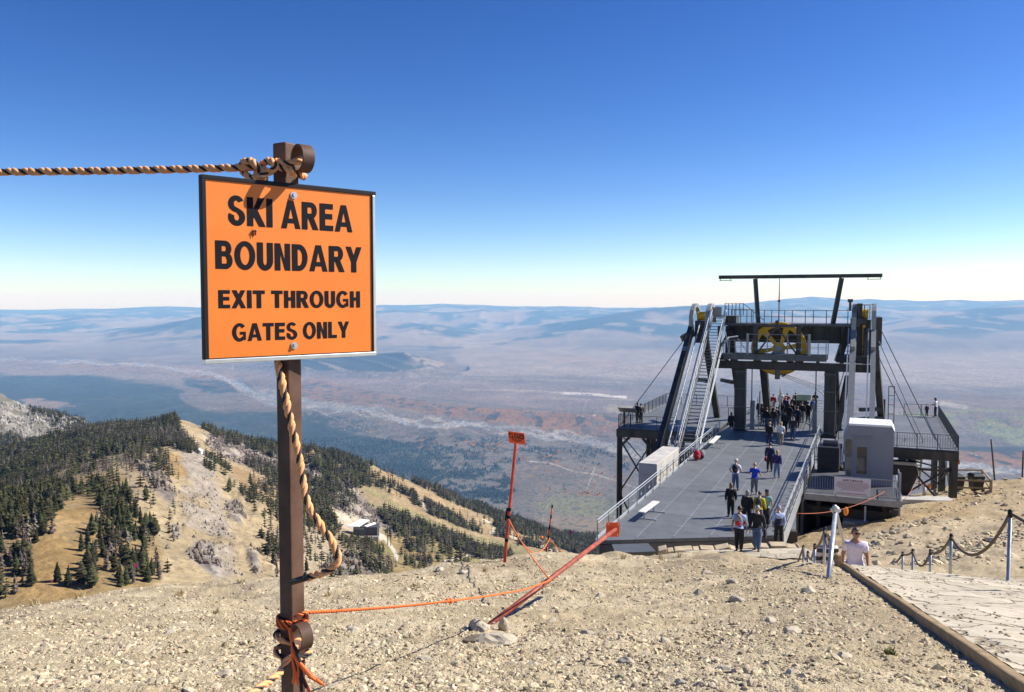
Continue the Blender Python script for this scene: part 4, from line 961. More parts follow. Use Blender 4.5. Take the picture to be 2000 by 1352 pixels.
for px, py, Y, s, lab in ((1112, 1041, 60, .30, 'bright pink flag on a thin wire beside the dark forest slope'), (263, 1105, 60, .34, 'bright pink flag above the gravel crest at left'), (100, 1135, 60, .22, 'small pink flag low over the tan meadow at far left')):
    c_ = P(px, py, Y); g = Vector((c_.x, c_.y, gz(c_.x, c_.y)))
    f = empty('pink_flag', g, lab, 'flag')
    mb = MB(); mb.tube([g, c_ + Vector((0, 0, s * .5))], .012, 5); mb.build('stick', mat('grey_stick', (.25, .24, .22)), f)
    mb = MB(); mb.add([c_ + Vector(q) * s for q in ((0, 0, .5), (.35, .05, .42), (.62, -.05, .5), (.6, 0, -.35), (.3, .06, -.45), (0, 0, -.4))], [(0, 5, 4, 1), (1, 4, 3, 2)]); mb.add([c_ + Vector(q) * s + Vector((0, .012, 0)) for q in ((0, 0, .5), (.35, .05, .42), (.62, -.05, .5), (.6, 0, -.35), (.3, .06, -.45), (0, 0, -.4))], [(1, 4, 5, 0), (2, 3, 4, 1)]); mb.build('cloth', pink, f)

# ---- rope barrier along the path
GALV = mat('galvanised_tube', (.42, .44, .46), rough=.4, metal=.55, var=.2, vs=12)
DROPE = mat('dark_rope', (.11, .085, .06), rough=.9, var=.4, vs=60)
LROW = [(1632, 998, 11.3), (1611, 1036, 13.5), (1591.5, 1067, 15.7), (1578, 1081, 17.9), (1569, 1069, 20.1)]
RROW = [(1973, 1003, 11.0), (1858, 1049, 13.3), (1817.5, 1078, 15.6), (1783, 1077, 17.9), (1763, 1082, 20.2)]
def bpost(px, py, Y, lab, grp, base=None):
    tp = P(px, py, Y); g = Vector((tp.x, tp.y, min(gz(tp.x, tp.y), tp.z - .8) if base is None else base))
    e_ = empty('barrier_post', g, lab, 'post', grp)
    MB().tube([g - Vector((0, 0, .1)), tp], .024, 10).build('tube', GALV, e_, True)
    m = MB(); m.tube([tp - Vector((0, 0, .05)), tp + Vector((0, 0, .03))], .031, 10); m.ball(tp + Vector((0, 0, .03)), .03, 8, 6); m.build('cap', DARKTRIM, e_, True)
    return tp
ltop = [P(*LROW[0])] + [bpost(*q, 'grey tube post carrying dark rope left of the walking couple', 'posts of the left rope barrier') for q in LROW[1:]]
rtop = []
for i, q in enumerate(RROW):
    rtop.append(bpost(*q, 'tall near grey post with dark rope at the right edge of the path' if i == 0 else 'grey tube post of the sagging rope descending beside the sandy path', None if i == 0 else 'posts of the right rope barrier', base=(gpt(1971, 1114).z if i == 0 else None)))
af = empty('rope_stand', gpt(1618, 1131), 'leaning A shaped frame of two grey tubes ending the left rope barrier', 'frame')
ap = ltop[0]
for fx in (gpt(1618, 1131), gpt(1657, 1101) + Vector((0, 0, .08))):
    MB().tube([fx, ap + (ap - fx) * .03], .029, 10).build('leg', GALV, af, True)
m = MB(); m.tube([ap - Vector((.04, 0, .02)), ap + Vector((.04, 0, .04))], .055, 10); m.build('clamp', GALV, af, True)
def chain(tops, end, sg):
    m = MB()
    for a_, b_, s_ in zip(tops, tops[1:], sg): m.tube(sag(a_, b_, s_), .022, 7)
    m.tube([tops[-1], end], .022, 7)
    return m
m = chain(ltop, P(1559, 1097, 20.6), [.38, .10, .18, .22]); tag(m.build('barrier_rope', DROPE, smooth=True), 'dark rope strung along the short posts left of the couple', 'rope')
off = Vector((rtop[0].x + 1.6, rtop[0].y - 2.3, rtop[0].z - .15))
m = chain([off] + rtop, P(1752, 1098, 20.8), [.25, .42, .12, .30, .05]); tag(m.build('barrier_rope', DROPE, smooth=True), 'dark rope sagging between the posts right of the sandy path', 'rope')
bpost(2060, 985, 9.2, 'grey rope post just outside the right edge of the picture', None)
# ------------------------------------------------------------------ the tram dock, its tower, platforms and booth
DZ = -10.6
DO = Pz(1165, 1056, DZ); _e = Pz(1405, 846, DZ)
DA = (_e - DO).normalized(); DR = Vector((DA.y, -DA.x, 0)); UP = Vector((0, 0, 1)); YAW = math.atan2(DR.y, DR.x)
def W(s, l, h): return DO + DA * s + DR * l + UP * h
def loc_(p): d = p - DO; return d.dot(DA), d.dot(DR), p.z - DZ
STEEL = mat('grey_galvanised_steel', (.30, .31, .32), rough=.5, metal=.35, var=.2, vs=3)
STEEL_D = mat('dark_steel', (.042, .044, .047), rough=.55, metal=.2, var=.5, vs=1.6, stretch=(1, 1, .25), c2=(.075, .07, .064))
STEEL_M = mat('mid_steel', (.10, .104, .108), rough=.55, metal=.25, var=.2, vs=2)
RAILM = mat('bright_galvanised_rail', (.50, .52, .53), rough=.4, metal=.5, var=.12, vs=6)
CONC = mat('pale_concrete', (.46, .44, .40), rough=.9, var=.18, vs=1.2, bump=.3, bs=12)
YEL = mat('wheel_yellow', (.72, .40, .01), rough=.45, var=.1, vs=3)
def lbar(m, a, b, w, h=None): m.bar(W(*a), W(*b), w, h)
def lbox(m, s0, s1, l0, l1, h0, h1):
    m.hexa([W(s0, l0, h0), W(s0, l1, h0), W(s1, l1, h0), W(s1, l0, h0), W(s0, l0, h1), W(s0, l1, h1), W(s1, l1, h1), W(s1, l0, h1)])
def railing(m, pts, hgt=1.0, sp=1.55, mids=(.5,), r=.024, bal=0, clips=False, posts=True):
    pts = [Vector(p) for p in pts]
    for a, b in zip(pts, pts[1:]):
        L_ = (b - a).length; n = max(1, round(L_ / sp))
        for f in (1,) + tuple(mids): m.tube([a + UP * hgt * f, b + UP * hgt * f], r if f == 1 else r * .72, 6)
        if posts:
            for k in range(n + 1):
                p = a.lerp(b, k / n); m.bar(p, p + UP * hgt, .05, .05)
        if bal:
            k = int(L_ / bal)
            for q in range(1, k): p = a.lerp(b, q / k); m.bar(p + UP * .12, p + UP * (hgt - .05), .016)
            m.tube([a + UP * .12, b + UP * .12], r * .7, 5)
        if clips:
            t = (b - a).normalized()
            for k in range(n):
                c = a.lerp(b, (k + .5) / n) + UP * hgt * .48
                for an in range(4):
                    v = (t * math.cos(an * math.pi / 4) + UP * math.sin(an * math.pi / 4)) * (.16 if an % 2 == 0 else .10)
                    m.bar(c - v, c + v, .022)
# deck grating material: dark grey, fine mesh bump, faint joints across
gm_ = bpy.data.materials.new('deck_grating'); gm_.use_nodes = True
t = gm_.node_tree; N = t.nodes; L = t.links; b = N['Principled BSDF']; b.inputs['Roughness'].default_value = .55; b.inputs['Metallic'].default_value = .15
tc = N.new('ShaderNodeTexCoord'); mp = N.new('ShaderNodeMapping'); mp.inputs['Rotation'].default_value = (0, 0, -YAW); L.new(tc.outputs['Object'], mp.inputs[0])
br = N.new('ShaderNodeTexBrick'); br.offset = 0; br.inputs['Scale'].default_value = 1; br.inputs['Brick Width'].default_value = 1.5; br.inputs['Row Height'].default_value = 2.9; br.inputs['Mortar Size'].default_value = .018
br.inputs['Color1'].default_value = (.135, .143, .15, 1); br.inputs['Color2'].default_value = (.165, .173, .182, 1); br.inputs['Mortar'].default_value = (.08, .083, .088, 1); L.new(mp.outputs[0], br.inputs['Vector'])
nz = N.new('ShaderNodeTexNoise'); nz.inputs['Scale'].default_value = 1.1; nz.inputs['Detail'].default_value = 11; nz.inputs['Roughness'].default_value = .68; L.new(tc.outputs['Object'], nz.inputs['Vector'])
mx = N.new('ShaderNodeMixRGB'); mx.blend_type = 'OVERLAY'; mx.inputs[0].default_value = .6; L.new(br.outputs[0], mx.inputs[1]); L.new(nz.outputs['Fac'], mx.inputs[2]); L.new(mx.outputs[0], b.inputs['Base Color'])
ck = N.new('ShaderNodeTexChecker'); ck.inputs['Scale'].default_value = 28; L.new(mp.outputs[0], ck.inputs[0]); bp = N.new('ShaderNodeBump'); bp.inputs['Distance'].default_value = .01; bp.inputs['Strength'].default_value = .5; L.new(ck.outputs['Fac'], bp.inputs['Height']); L.new(bp.outputs[0], b.inputs['Normal'])
WD = 7.5
dock = empty('tram_dock', W(0, 0, 0), 'long grey steel grating deck leading from the gravel to the aerial tram tower', 'dock')
m = MB()
m.prism([(0, 0), (4.1, WD), (33.5, WD), (50, WD - .3), (50, .9), (33.5, 0)][::-1], W(0, 0, -.16), DA, DR, UP, .16); m.build('deck', gm_, dock)
m = MB()
for l in (.12, WD - .12): lbox(m, l * .55 + .3, 50, l - .14, l + .14, -.75, -.17)
for s in np.arange(6, 50, 3.2): lbox(m, s, s + .15, .26, WD - .26, -.6, -.18)
m.bar(W(.1, .1, -.5), W(4.2, WD - .05, -.5), .12, .62); m.build('deck_beam', STEEL_M, dock)
lines = mat('deck_seam', (.36, .37, .38), rough=.5, metal=.3)
for l in (1.5, 3.0, 4.5, 6.0):
    m = MB(); lbox(m, .55 * l + .4, 36, l - .012, l + .012, .001, .006)
    if l in (3.0, 4.5):
        for s in np.arange(l * .6 + 2, 34, 1.5): lbox(m, s, s + .05, l - .16, l - .014, .001, .006)
    m.build('seam', lines, dock)
m = MB(); railing(m, [W(.05, .02, 0), W(32.6, .02, 0)], .92, 1.75, (.84, .2), .027, clips=True); lbox(m, .05, 32.6, -.06, -.03, -.1, .1); m.build('railing', RAILM, dock)
m = MB(); railing(m, [W(4.2, WD, 0), W(33.2, WD, 0)], .95, 1.75, (.84, .2), .027, clips=True); lbox(m, 4.1, 33.2, WD + .03, WD + .06, -.62, .1)
m.build('railing', RAILM, dock)
m = MB(); p0, p1, p2, p3 = Pz(1195, 1063, DZ + .02), Pz(1266, 1061, DZ + .02), gpt(1283, 1079) + UP * .06, gpt(1200, 1082) + UP * .06
p2 = P(1281, 1077, 33.2); p3 = P(1202, 1080, 33.2)
m.hexa([p - UP * .05 for p in (p3, p2, p1, p0)] + [p3, p2, p1, p0]); m.build('ramp_plate', STEEL_M, dock)
for s, l in ((8, -.1), (8, WD + .1), (18, .2), (18, WD - .2), (27, .2), (27, WD - .2)):
    m = MB(); p = W(s, l, -.75); m.bar(p, Vector((p.x, p.y, gz(p.x, p.y) - .5)), .4); m.build('support', STEEL_D, dock)
# stone kerb and paving at the foot of the deck
kb = MB(); k0, k1 = P(1284, 1070, 33.6), P(1560, 1062, 32.9)
f0 = 0
while f0 < 1:
    f1 = min(1, f0 + random.uniform(.045, .15)); a, c = k0.lerp(k1, f0 + .004), k0.lerp(k1, f1 - .006 * random.random()); f0 = f1
    d = (c - a).normalized(); nn = Vector((-d.y, d.x, 0)); w0, w1 = random.uniform(.22, .4), random.uniform(.22, .4)
    h, h2 = random.uniform(-.09, .05), random.uniform(-.09, .05); kb.hexa([a - nn * .35 - UP * .5, c - nn * .35 - UP * .5, c + nn * w1 - UP * .5, a + nn * w0 - UP * .5, a - nn * .35 + UP * h, c - nn * .35 + UP * h2, c + nn * w1 * .8 + UP * h2, a + nn * w0 * .8 + UP * h])
tag(kb.build('stone_kerb', mat('kerb_stone', (.46, .37, .24), rough=.9, var=.3, vs=2, bump=.5, bs=9), bevel=.03), 'row of rough tan kerb stones at the foot of the steel deck', 'kerb')
fx = MB(); c4 = [P(1330, 1076, 32.6), P(1572, 1070, 32.2), P(1640, 1101, 27.5), P(1540, 1099, 29.5)]
nx, ny = 30, 14; vs = []
for j in range(ny + 1):
    for i in range(nx + 1):
        q = c4[0].lerp(c4[1], i / nx).lerp(c4[3].lerp(c4[2], i / nx), j / ny); q.z = max(q.z, gz(q.x, q.y) + .05); vs.append(q)
fx.add(vs, [(j * (nx + 1) + i, (j + 1) * (nx + 1) + i, (j + 1) * (nx + 1) + i + 1, j * (nx + 1) + i + 1) for j in range(ny) for i in range(nx)])
tag(fx.build('stone_paving', fm, smooth=True), kind='structure')

# ---- benches along the left rail
def bench(p0, p1, lab):
    d = (p1 - p0); d.z = 0; Ld = d.length; d.normalize(); nn = Vector((d.y, -d.x, 0)); base = Vector((p0.x, p0.y, DZ))
    e = empty('bench', base, lab, 'bench', None)
    m = MB(); q = [p0 - nn * .02, p1 - nn * .02, p1 + nn * .32, p0 + nn * .32]; m.hexa([k - UP * .05 for k in q] + q); m.build('seat', mat('bench_seat', (.66, .63, .58), rough=.6, var=.08, vs=4), e)
    for f in (.18, .82):
        c = p0 + d * Ld * f + nn * .15; f0 = Vector((c.x, c.y, DZ + .03))
        m = MB(); m.bar(f0, c - UP * .05, .07); m.bar(f0 - nn * .15, f0 + nn * .62, .06, .05); m.build('leg', RAILM, e)
bench(Pz(1247, 999, DZ + .46), Pz(1276, 978, DZ + .46), 'pale plank bench on steel legs near the foot of the deck')
bench(Pz(1384, 865, DZ + .46), Pz(1399, 851, DZ + .46), 'pale plank bench on steel legs near the top of the left deck rail')

# ---- the cable tower
tw = empty('cable_tower', W(35, 4.5, 0), 'grey steel aerial tram tower with yellow sheave wheel, stairs and twin curved cable saddles', 'tower')
def part(name, m, material, parent=tw, smooth=False): return m.build(name, material, parent, smooth)
for l in (1.28, 8.15):
    m = MB(); lbox(m, 34.6, 35.4, l - .42, l + .42, -.2, 5.05); lbox(m, 34.45, 35.55, l - .6, l + .6, -.19, -.05 + .1); part('column', m, STEEL_D)
m = MB(); lbox(m, 34.7, 35.3, -.9, 11.2, 5.06, 5.62)
for l in np.arange(-.5, 11, .95): lbox(m, 34.62, 34.7, l, l + .05, 5.07, 5.61)
lbox(m, 34.55, 35.45, -.95, 11.25, 5.62, 5.68); part('portal_beam', m, STEEL_D)
for l0, l1 in ((2.9, 3.7), (8.4, 9.1)):
    m = MB(); m.bar(W(36.5, l0, 5.0), W(40.5, l0 + .5, -4), .55, .45); part('rear_leg', m, STEEL_D)
m = MB(); lbox(m, 37.4, 39.6, -.2, 10.4, 7.15, 8.55)
for l in np.arange(.4, 10.2, 1.25): lbox(m, 37.3, 37.4, l, l + .06, 7.16, 8.54)
lbox(m, 37.2, 37.4, -.2, 10.4, 8.4, 8.54); part('machine_girder', m, STEEL_D)
m = MB(); lbox(m, 36.4, 40.2, -.4, 10.2, 8.56, 8.74)
for l in np.arange(-.3, 10.2, .62): lbox(m, 36.3, 36.4, l, l + .05, 8.45, 8.76)
part('upper_deck', m, STEEL_M)
for l in (1.28, 8.15):
    m = MB()
    for h in (.15, 1.9, 3.4, 4.8): lbox(m, 34.54, 34.6, l - .46, l + .46, h, h + .1)
    for h in (.3, .5, 4.6, 4.75):
        for q in (-.3, -.1, .1, .3): lbox(m, 34.55, 34.6, l + q - .03, l + q + .03, h, h + .06)
    part('column_plates', m, STEEL_M)
m = MB(); railing(m, [W(36.45, 2.9, 8.75), W(36.45, 9.3, 8.75)], 1.08, 1.55, (.5,), .022)
railing(m, [W(36.45, .0, 8.75), W(36.45, 2.0, 8.75)], 1.15, .45, (.5,), .022); railing(m, [W(36.45, -.3, 9.4), W(36.45, 1.2, 9.4)], 1.0, .32, (.5,), .022); railing(m, [W(40.1, -.3, 8.75), W(40.1, 9.9, 8.75)], 1.05, 1.6, (.5,), .022)
m.tube([W(36.4, 1.2, 10.4), W(36.4, 2.9, 9.0)], .03, 6); m.tube([W(36.45, 9.2, 9.85), W(36.45, 9.7, 10.3), W(36.45, 11.2, 10.3)], .026, 6); railing(m, [W(36.5, 9.7, 9.2), W(36.5, 10.9, 9.2)], 1.05, .4, (.5,), .02)
part('railing', m, STEEL_M)
m = MB(); lbox(m, 36.2, 39, 9.5, 10.7, 8.76, 9.2); lbox(m, 36.6, 38.5, 9.95, 10.35, 9.2, 10.4); lbox(m, 36.6, 38.5, -.5, .6, 8.76, 9.35); part('winch_house', m, STEEL_D)
m = MB(); lbox(m, 33.6, 36.0, .1, 7.9, 5.95, 6.32); lbox(m, 33.55, 33.6, .1, 7.9, 5.9, 6.36)
for l in (.9, 2.4, 4.0, 5.6, 7.2): lbox(m, 34.75, 35.25, l - .12, l + .12, 5.69, 5.95)
part('walkway', m, STEEL_M)
m = MB(); railing(m, [W(33.65, 1.95, 6.33), W(33.65, 6.55, 6.33)], 1.62, 1.5, (.62, .3), .026); m.bar(W(33.65, 6.6, 6.33), W(33.65, 6.6, 8.0), .17); m.bar(W(33.65, 1.95, 6.33), W(33.65, 1.95, 8.0), .15)
railing(m, [W(33.65, 6.7, 6.33), W(33.65, 7.85, 6.33)], 1.1, .5, (.5,), .022); railing(m, [W(33.65, .1, 6.33), W(33.65, 1.9, 6.33)], 1.1, .42, (.5, .8), .022); railing(m, [W(35.95, .1, 6.33), W(35.95, 7.9, 6.33)], 1.1, 1.5, (.5,), .022)
m.tube([W(33.5, .5, 6.4), W(33.5, .25, 8.1)], .03, 6); m.tube([W(33.5, 1.2, 7.6), W(33.5, 1.9, 6.6)], .03, 6); part('walkway_railing', m, STEEL)
m = MB()
for l in (2.45, 5.75): m.bar(W(34.6, l, 6.3), W(34.6, l, 8.6), .3)
m.bar(W(34.6, 2.2, 8.62), W(34.6, 6.0, 8.62), .24)
m.bar(W(34.6, 4.05, 8.5), W(34.6, 2.6, 6.4), .13); m.bar(W(34.6, 4.15, 8.5), W(34.6, 5.6, 6.4), .13); m.bar(W(34.55, 4.1, 8.3), W(34.55, 4.1, 9.05), .2); part('wheel_frame', m, STEEL_D)
for l in (-.75, -.1, 8.9, 10.6):
    m = MB(); m.bar(W(36.6, l, 5.6), W(36.6, l, 8.5), .26); part('frame_post', m, STEEL_D)
m = MB()
lbox(m, 36.0, 38.6, 8.5, 10.9, 5.7, 6.25); lbox(m, 36.2, 38.6, 9.6, 10.9, 6.25, 6.8) if False else None
m.bar(W(36.5, 9.5, 6.3), W(36.5, 10.6, 7.1), .07); m.bar(W(36.5, 9.5, 7.1), W(36.5, 10.6, 6.3), .07)
for h in (6.6, 7.0): m.tube([W(36.5, 8.6, h), W(36.5, 10.7, h)], .022, 5)
m.bar(W(35.5, -.7, 6.4), W(36.6, -.1, 7.8), .09); lbox(m, 35.4, 38.6, -.8, .1, 5.7, 6.1); part('frame_bracing', m, STEEL_D)
m = MB(); m.bar(W(37, 8.6, 5.7), W(37.2, 9.4, 8.6), .5); part('frame_post', m, STEEL_D)
# wheel: rim, spokes, hub
wc = W(35.9, 4.15, 6.72); m = MB(); R_ = 2.17; n = 48; vs = []
for rad, off in ((R_, -.16), (R_, .16), (R_ - .44, .16), (R_ - .44, -.16)):
    vs += [wc + DA * off + (DR * math.cos(6.283 * k / n) + UP * math.sin(6.283 * k / n)) * rad for k in range(n)]
m.add(vs, [(j * n + k, j * n + (k + 1) % n, ((j + 1) % 4) * n + (k + 1) % n, ((j + 1) % 4) * n + k) for j in range(4) for k in range(n)])
m.tube([wc + DA * .17 + (DR * math.cos(6.283 * k / n) + UP * math.sin(6.283 * k / n)) * (R_ - .05) for k in range(n + 1)], .06, 6)
m.tube([wc - DA * .17 + (DR * math.cos(6.283 * k / n) + UP * math.sin(6.283 * k / n)) * (R_ - .05) for k in range(n + 1)], .06, 6)
for k in range(6):
    a = math.radians(12 + 60 * k); d = DR * math.cos(a) + UP * math.sin(a); pd = DR * -math.sin(a) + UP * math.cos(a)
    m.hexa([wc + d * .35 - pd * .17 - DA * .09, wc + d * (R_ - .4) - pd * .26 - DA * .09, wc + d * (R_ - .4) - pd * .26 + DA * .09, wc + d * .35 - pd * .17 + DA * .09, wc + d * .35 + pd * .08 - DA * .09, wc + d * (R_ - .4) + pd * .2 - DA * .09, wc + d * (R_ - .4) + pd * .2 + DA * .09, wc + d * .35 + pd * .08 + DA * .09])
m.tube([wc - DA * .3, wc + DA * .3], .5, 20); wh = part('sheave_wheel', m, YEL)
m = MB(); m.tube([wc - DA * .5, wc - DA * .3], .27, 16); m.bar(wc - DA * .45 - DR * .5 - UP * .32, wc - DA * .45 + DR * .5 - UP * .32, .3, .16); part('hub', m, STEEL, wh)
m = MB(); m.bar(W(35.0, 4.15, 5.05), W(35.0, 4.15, 4.3), .38, .3); m.bar(W(35.2, 4.5, 4.55), W(35.2, 4.8, 4.7), .16); part('cable_guide', m, STEEL_M)
cab = mat('steel_cable', (.13, .13, .13), rough=.5, metal=.5)
m = MB()
for l0, l1 in ((4.1, 6.4), (4.45, 6.9), (4.8, 7.6)): m.tube([W(35.6, l0, 4.6), W(49, l1, 2.2), W(80, l1 + 4, -6)], .03, 5)
part('haul_cable', m, cab)
for l in (2.2, 7.1):
    m = MB(); m.tube([W(34.8, l, 5.05), W(34.8, l, 1.9)], .045, 6); part('hanger_rod', m, mat('rusty_rod', (.16, .085, .06), rough=.7))
# mast with the long top bar
for a, b_ in (((37.5, 2.3, 8.7), (37.5, 2.0, 12.45)), ((37.5, 8.15, 8.7), (37.5, 8.75, 12.45))):
    m = MB(); m.bar(W(*a), W(*b_), .3, .3); part('mast', m, STEEL_D)
m = MB(); m.bar(W(37.5, -1.0, 12.62), W(37.5, 11.75, 12.62), .3, .3)
for a, b_ in ((-.95, .1), (10.6, 11.7)): m.bar(W(37.4, a, 12.33), W(37.4, b_, 12.33), .05); m.bar(W(37.4, a + .1, 12.33), W(37.4, a + .1, 12.5), .04); m.bar(W(37.4, b_ - .1, 12.33), W(37.4, b_ - .1, 12.5), .04)
part('top_bar', m, STEEL_D)
m = MB(); m.tube([W(38, 3.9, 8.75), W(38, 3.9, 11.0), W(38, 3.9, 12.6)], [.05, .045, .025], 6); m.ball(W(38, 3.9, 10.6), .12, 6, 5); part('antenna', m, mat('antenna_red', (.16, .05, .045)))
# saddle towers: inclined girders that bend over at the top
def girder_path(l, s0=23.8, h0=0, st=36.3, ht=8.2, arch=True):
    p = [W(s0, l, h0), W(st, l, ht)]
    if arch:
        for a in range(1, 10):
            q = math.radians(33 - 9.5 * a); 
            c_s, c_h, R = st + 1.85, ht - .05, 2.1
            p.append(W(c_s - R * math.cos(math.radians(15 + 16.5 * a)), l, c_h + R * math.sin(math.radians(15 + 16.5 * a))))
    return p
def ribbon(m, pts, w, d):
    n = len(pts); vs = []
    for i, p in enumerate(pts):
        t = (pts[min(i + 1, n - 1)] - pts[max(i - 1, 0)]).normalized(); nn = DR.cross(t).normalized() * (d / 2); x = DR * (w / 2)
        vs += [p - x - nn, p + x - nn, p + x + nn, p - x + nn]
    fs = [(i * 4 + e, i * 4 + (e + 1) % 4, i * 4 + 4 + (e + 1) % 4, i * 4 + 4 + e) for i in range(n - 1) for e in range(4)] + [(3, 2, 1, 0), tuple(4 * n - 4 + e for e in range(4))]
    m.add(vs, fs)
SADDLE = mat('pale_saddle_steel', (.27, .28, .275), rough=.5, metal=.3, var=.12, vs=4)
for l, base in ((-3.15, 0), (-1.95, 0)):
    pass
m = MB(); m.bar(W(23.5, -3.1, -1.2), W(36.6, -3.1, 8.3), .42, .7); part('left_girder', m, STEEL_D)
for l in (-3.1, -1.75):
    m = MB(); ribbon(m, girder_path(l, 33.6 if l < -3 else 35.6, 6.4 if l < -3 else 7.75), .34, .30); part('saddle_arch', m, SADDLE)
m = MB(); lbox(m, 37.0, 38.6, -2.9, -1.95, 7.0, 8.9); m.bar(W(35.2, -3.6, 7.4), W(35.9, -2.8, 7.9), .5); part('saddle_block', m, STEEL_D)
m = MB(); m.tube([W(37.6, -2.75, 9.3), W(37.6, -2.1, 9.3)], .38, 14); part('roller', m, YEL)
for l in (-2.0, .15):
    m = MB(); m.bar(W(36.4, l, 8.2), W(43, l + .4, -2), .5, .4); m.bar(W(38.2, l, 3.6), W(40.0, l - 1.2, 3.6), .3); part('splayed_leg', m, STEEL_D)
# stairs climbing the left girder
m = MB(); sl0, sl1 = (23.8, .0), (36.7, 9.35)
for k in range(42):
    f = k / 41; s_, h_ = sl0[0] + (sl1[0] - sl0[0]) * f, sl0[1] + (sl1[1] - sl0[1]) * f; lbox(m, s_, s_ + .28, -1.28, -.30, h_, h_ + .045)
part('stair_treads', m, STEEL_M)
m = MB()
for l in (-1.34, -.26): m.bar(W(sl0[0] - .1, l, sl0[1] - .1), W(sl1[0], l, sl1[1]), .07, .26)
part('stair_stringer', m, SADDLE)
m = MB()
for l in (-1.40, -.22):
    for dh in (.52, 1.05):
        a, b_ = W(sl0[0], l, sl0[1] + dh), W(sl1[0], l, sl1[1] + dh); m.tube([a, b_], .035, 6)
    for k in range(12):
        f = k / 11; p = W(sl0[0] + (sl1[0] - sl0[0]) * f, l, sl0[1] + (sl1[1] - sl0[1]) * f); m.bar(p, p + UP * 1.05, .05)
m.tube([W(24.5, -.05, .4), W(33.8, -.05, 7.0), W(34.6, .3, 7.6), W(35, 1.0, 7.7)], .075, 8)
m.tube([W(24.3, -2.3, .2), W(36, -2.3, 8.7)], .05, 6); m.tube([W(24.3, -1.85, .1), W(36, -1.85, 8.5)], .05, 6)
part('stair_railing', m, RAILM)
m = MB(); lbox(m, 36.7, 38.3, -1.35, -.2, 9.2, 9.3); lbox(m, 37.6, 37.7, -1.35, -.75, 9.3, 10.1); part('stair_landing', m, SADDLE)
# right saddle tower
for l in (9.75, 11.2):
    m = MB(); p = girder_path(l, 26.5, -.6); ribbon(m, p[:2], .46 if l < 10 else .36, .3); part('right_girder', m, SADDLE)
    m = MB(); ribbon(m, girder_path(l, 34.4, 6.95), .34, .34); part('saddle_arch', m, SADDLE)
    m = MB(); m.bar(W(26.4, l - .38, -.8), W(36.3, l - .36, 8.35), .09, .34); part('girder_flange', m, RAILM)
m = MB(); lbox(m, 36.9, 38.6, 9.95, 11.0, 5.6, 9.1); m.bar(W(38.3, 11.5, 9.3), W(38.6, 11.5, 7.0), .5); part('saddle_block', m, STEEL_D)
m = MB(); m.tube([W(37.2, 10.2, 9.55), W(37.2, 10.8, 9.55)], .42, 14); lbox(m, 36.6, 36.85, 10.4, 10.6, 6.3, 8.7); part('roller', m, YEL)
m = MB(); m.bar(W(37.6, 11.4, 6.5), W(42.8, 12.2, -1.6), .5, .42); m.bar(W(36.5, 9.4, 4.6), W(38, 8.55, -.4), .38, .34); m.bar(W(37.6, 11.2, 8.3), W(37.6, 11.4, 5), .5)
m.bar(W(39.5, 10.3, 1.6), W(40.6, 11.9, 1.6), .3); m.bar(W(39.5, 10.3, .8), W(41, 12.0, .8), .3); part('splayed_leg', m, STEEL_D)
m = MB(); m.bar(W(36.5, 9.45, 9.8), W(36.5, 9.45, 10.55), .14); m.bar(W(36.5, 9.45, 10.5), W(36.5, 9.45, 10.75), .3); part('lamp_post', m, STEEL_D)
m = MB()
for a, b_ in (((37.5, -3.35, 8.0), (34.5, -9.0, -.5)), ((37.5, 11.6, 7.4), (36, 14.9, -.2)), ((37.5, 11.6, 8.6), (36, 15.8, -.2)), ((37.5, 11.6, 6.2), (36, 14.6, -.2)), ((36.6, 9.2, 5.4), (37.0, 7.9, 0))): m.tube([W(*a), W(*b_)], .035, 5)
part('stay_cable', m, cab)
# gates and info board at the loading edge
m = MB()
for l in (2.15, 7.0): lbox(m, 35.7, 36.1, l - .17, l + .17, 0, 2.35)
for l in (2.6, 6.6): railing(m, [W(36.3, l, 0), W(48, l - .3 * (l > 3), 0)], 1.05, 1.4, (.5, .75), .022)
for l, s_ in ((2.5, 37.5), (3.9, 40), (8.6, 37.5)):
    m.tube([W(s_, l, 0), W(s_, l, 3.0), W(s_ + .25, l, 3.3), W(s_ + .5, l, 3.0), W(s_ + .5, l, 0)], .035, 6)
m.tube([W(36, .7, 1.75), W(36, 2.1, 1.75)], .03, 6); lbox(m, 35.9, 36.1, .62, .75, .0, 1.9)
for k in range(4): m.bar(W(37 + k * 1.2, 8.3, .2 + .5 * k), W(39.2 + k * 1.2, 8.6, 1.7 + .3 * k), .10)
railing(m, [W(49.6, .9, 0), W(49.6, 7.2, 0)], 1.05, 1.2, (.5, .25, .75), .022)
part('gate_railing', m, STEEL)
ib = empty('info_board', W(44.5, 5.5, 0), 'small greenish information board behind the crowd under the tower', 'information board')
m = MB(); m.bar(W(44.5, 5.2, 0), W(44.5, 5.2, 1.5), .07); m.bar(W(44.5, 5.9, 0), W(44.5, 5.9, 1.5), .07); m.build('leg', STEEL_D, ib)
m = MB(); m.prism([(-.62, -.3), (.62, -.3), (.62, .3), (-.62, .3)], W(44.45, 5.55, 1.85), DR, (UP * .8 + DA * .6), -DA, .05); m.build('panel', mat('board_green', (.32, .36, .24), rough=.4, var=.25, vs=5), ib)

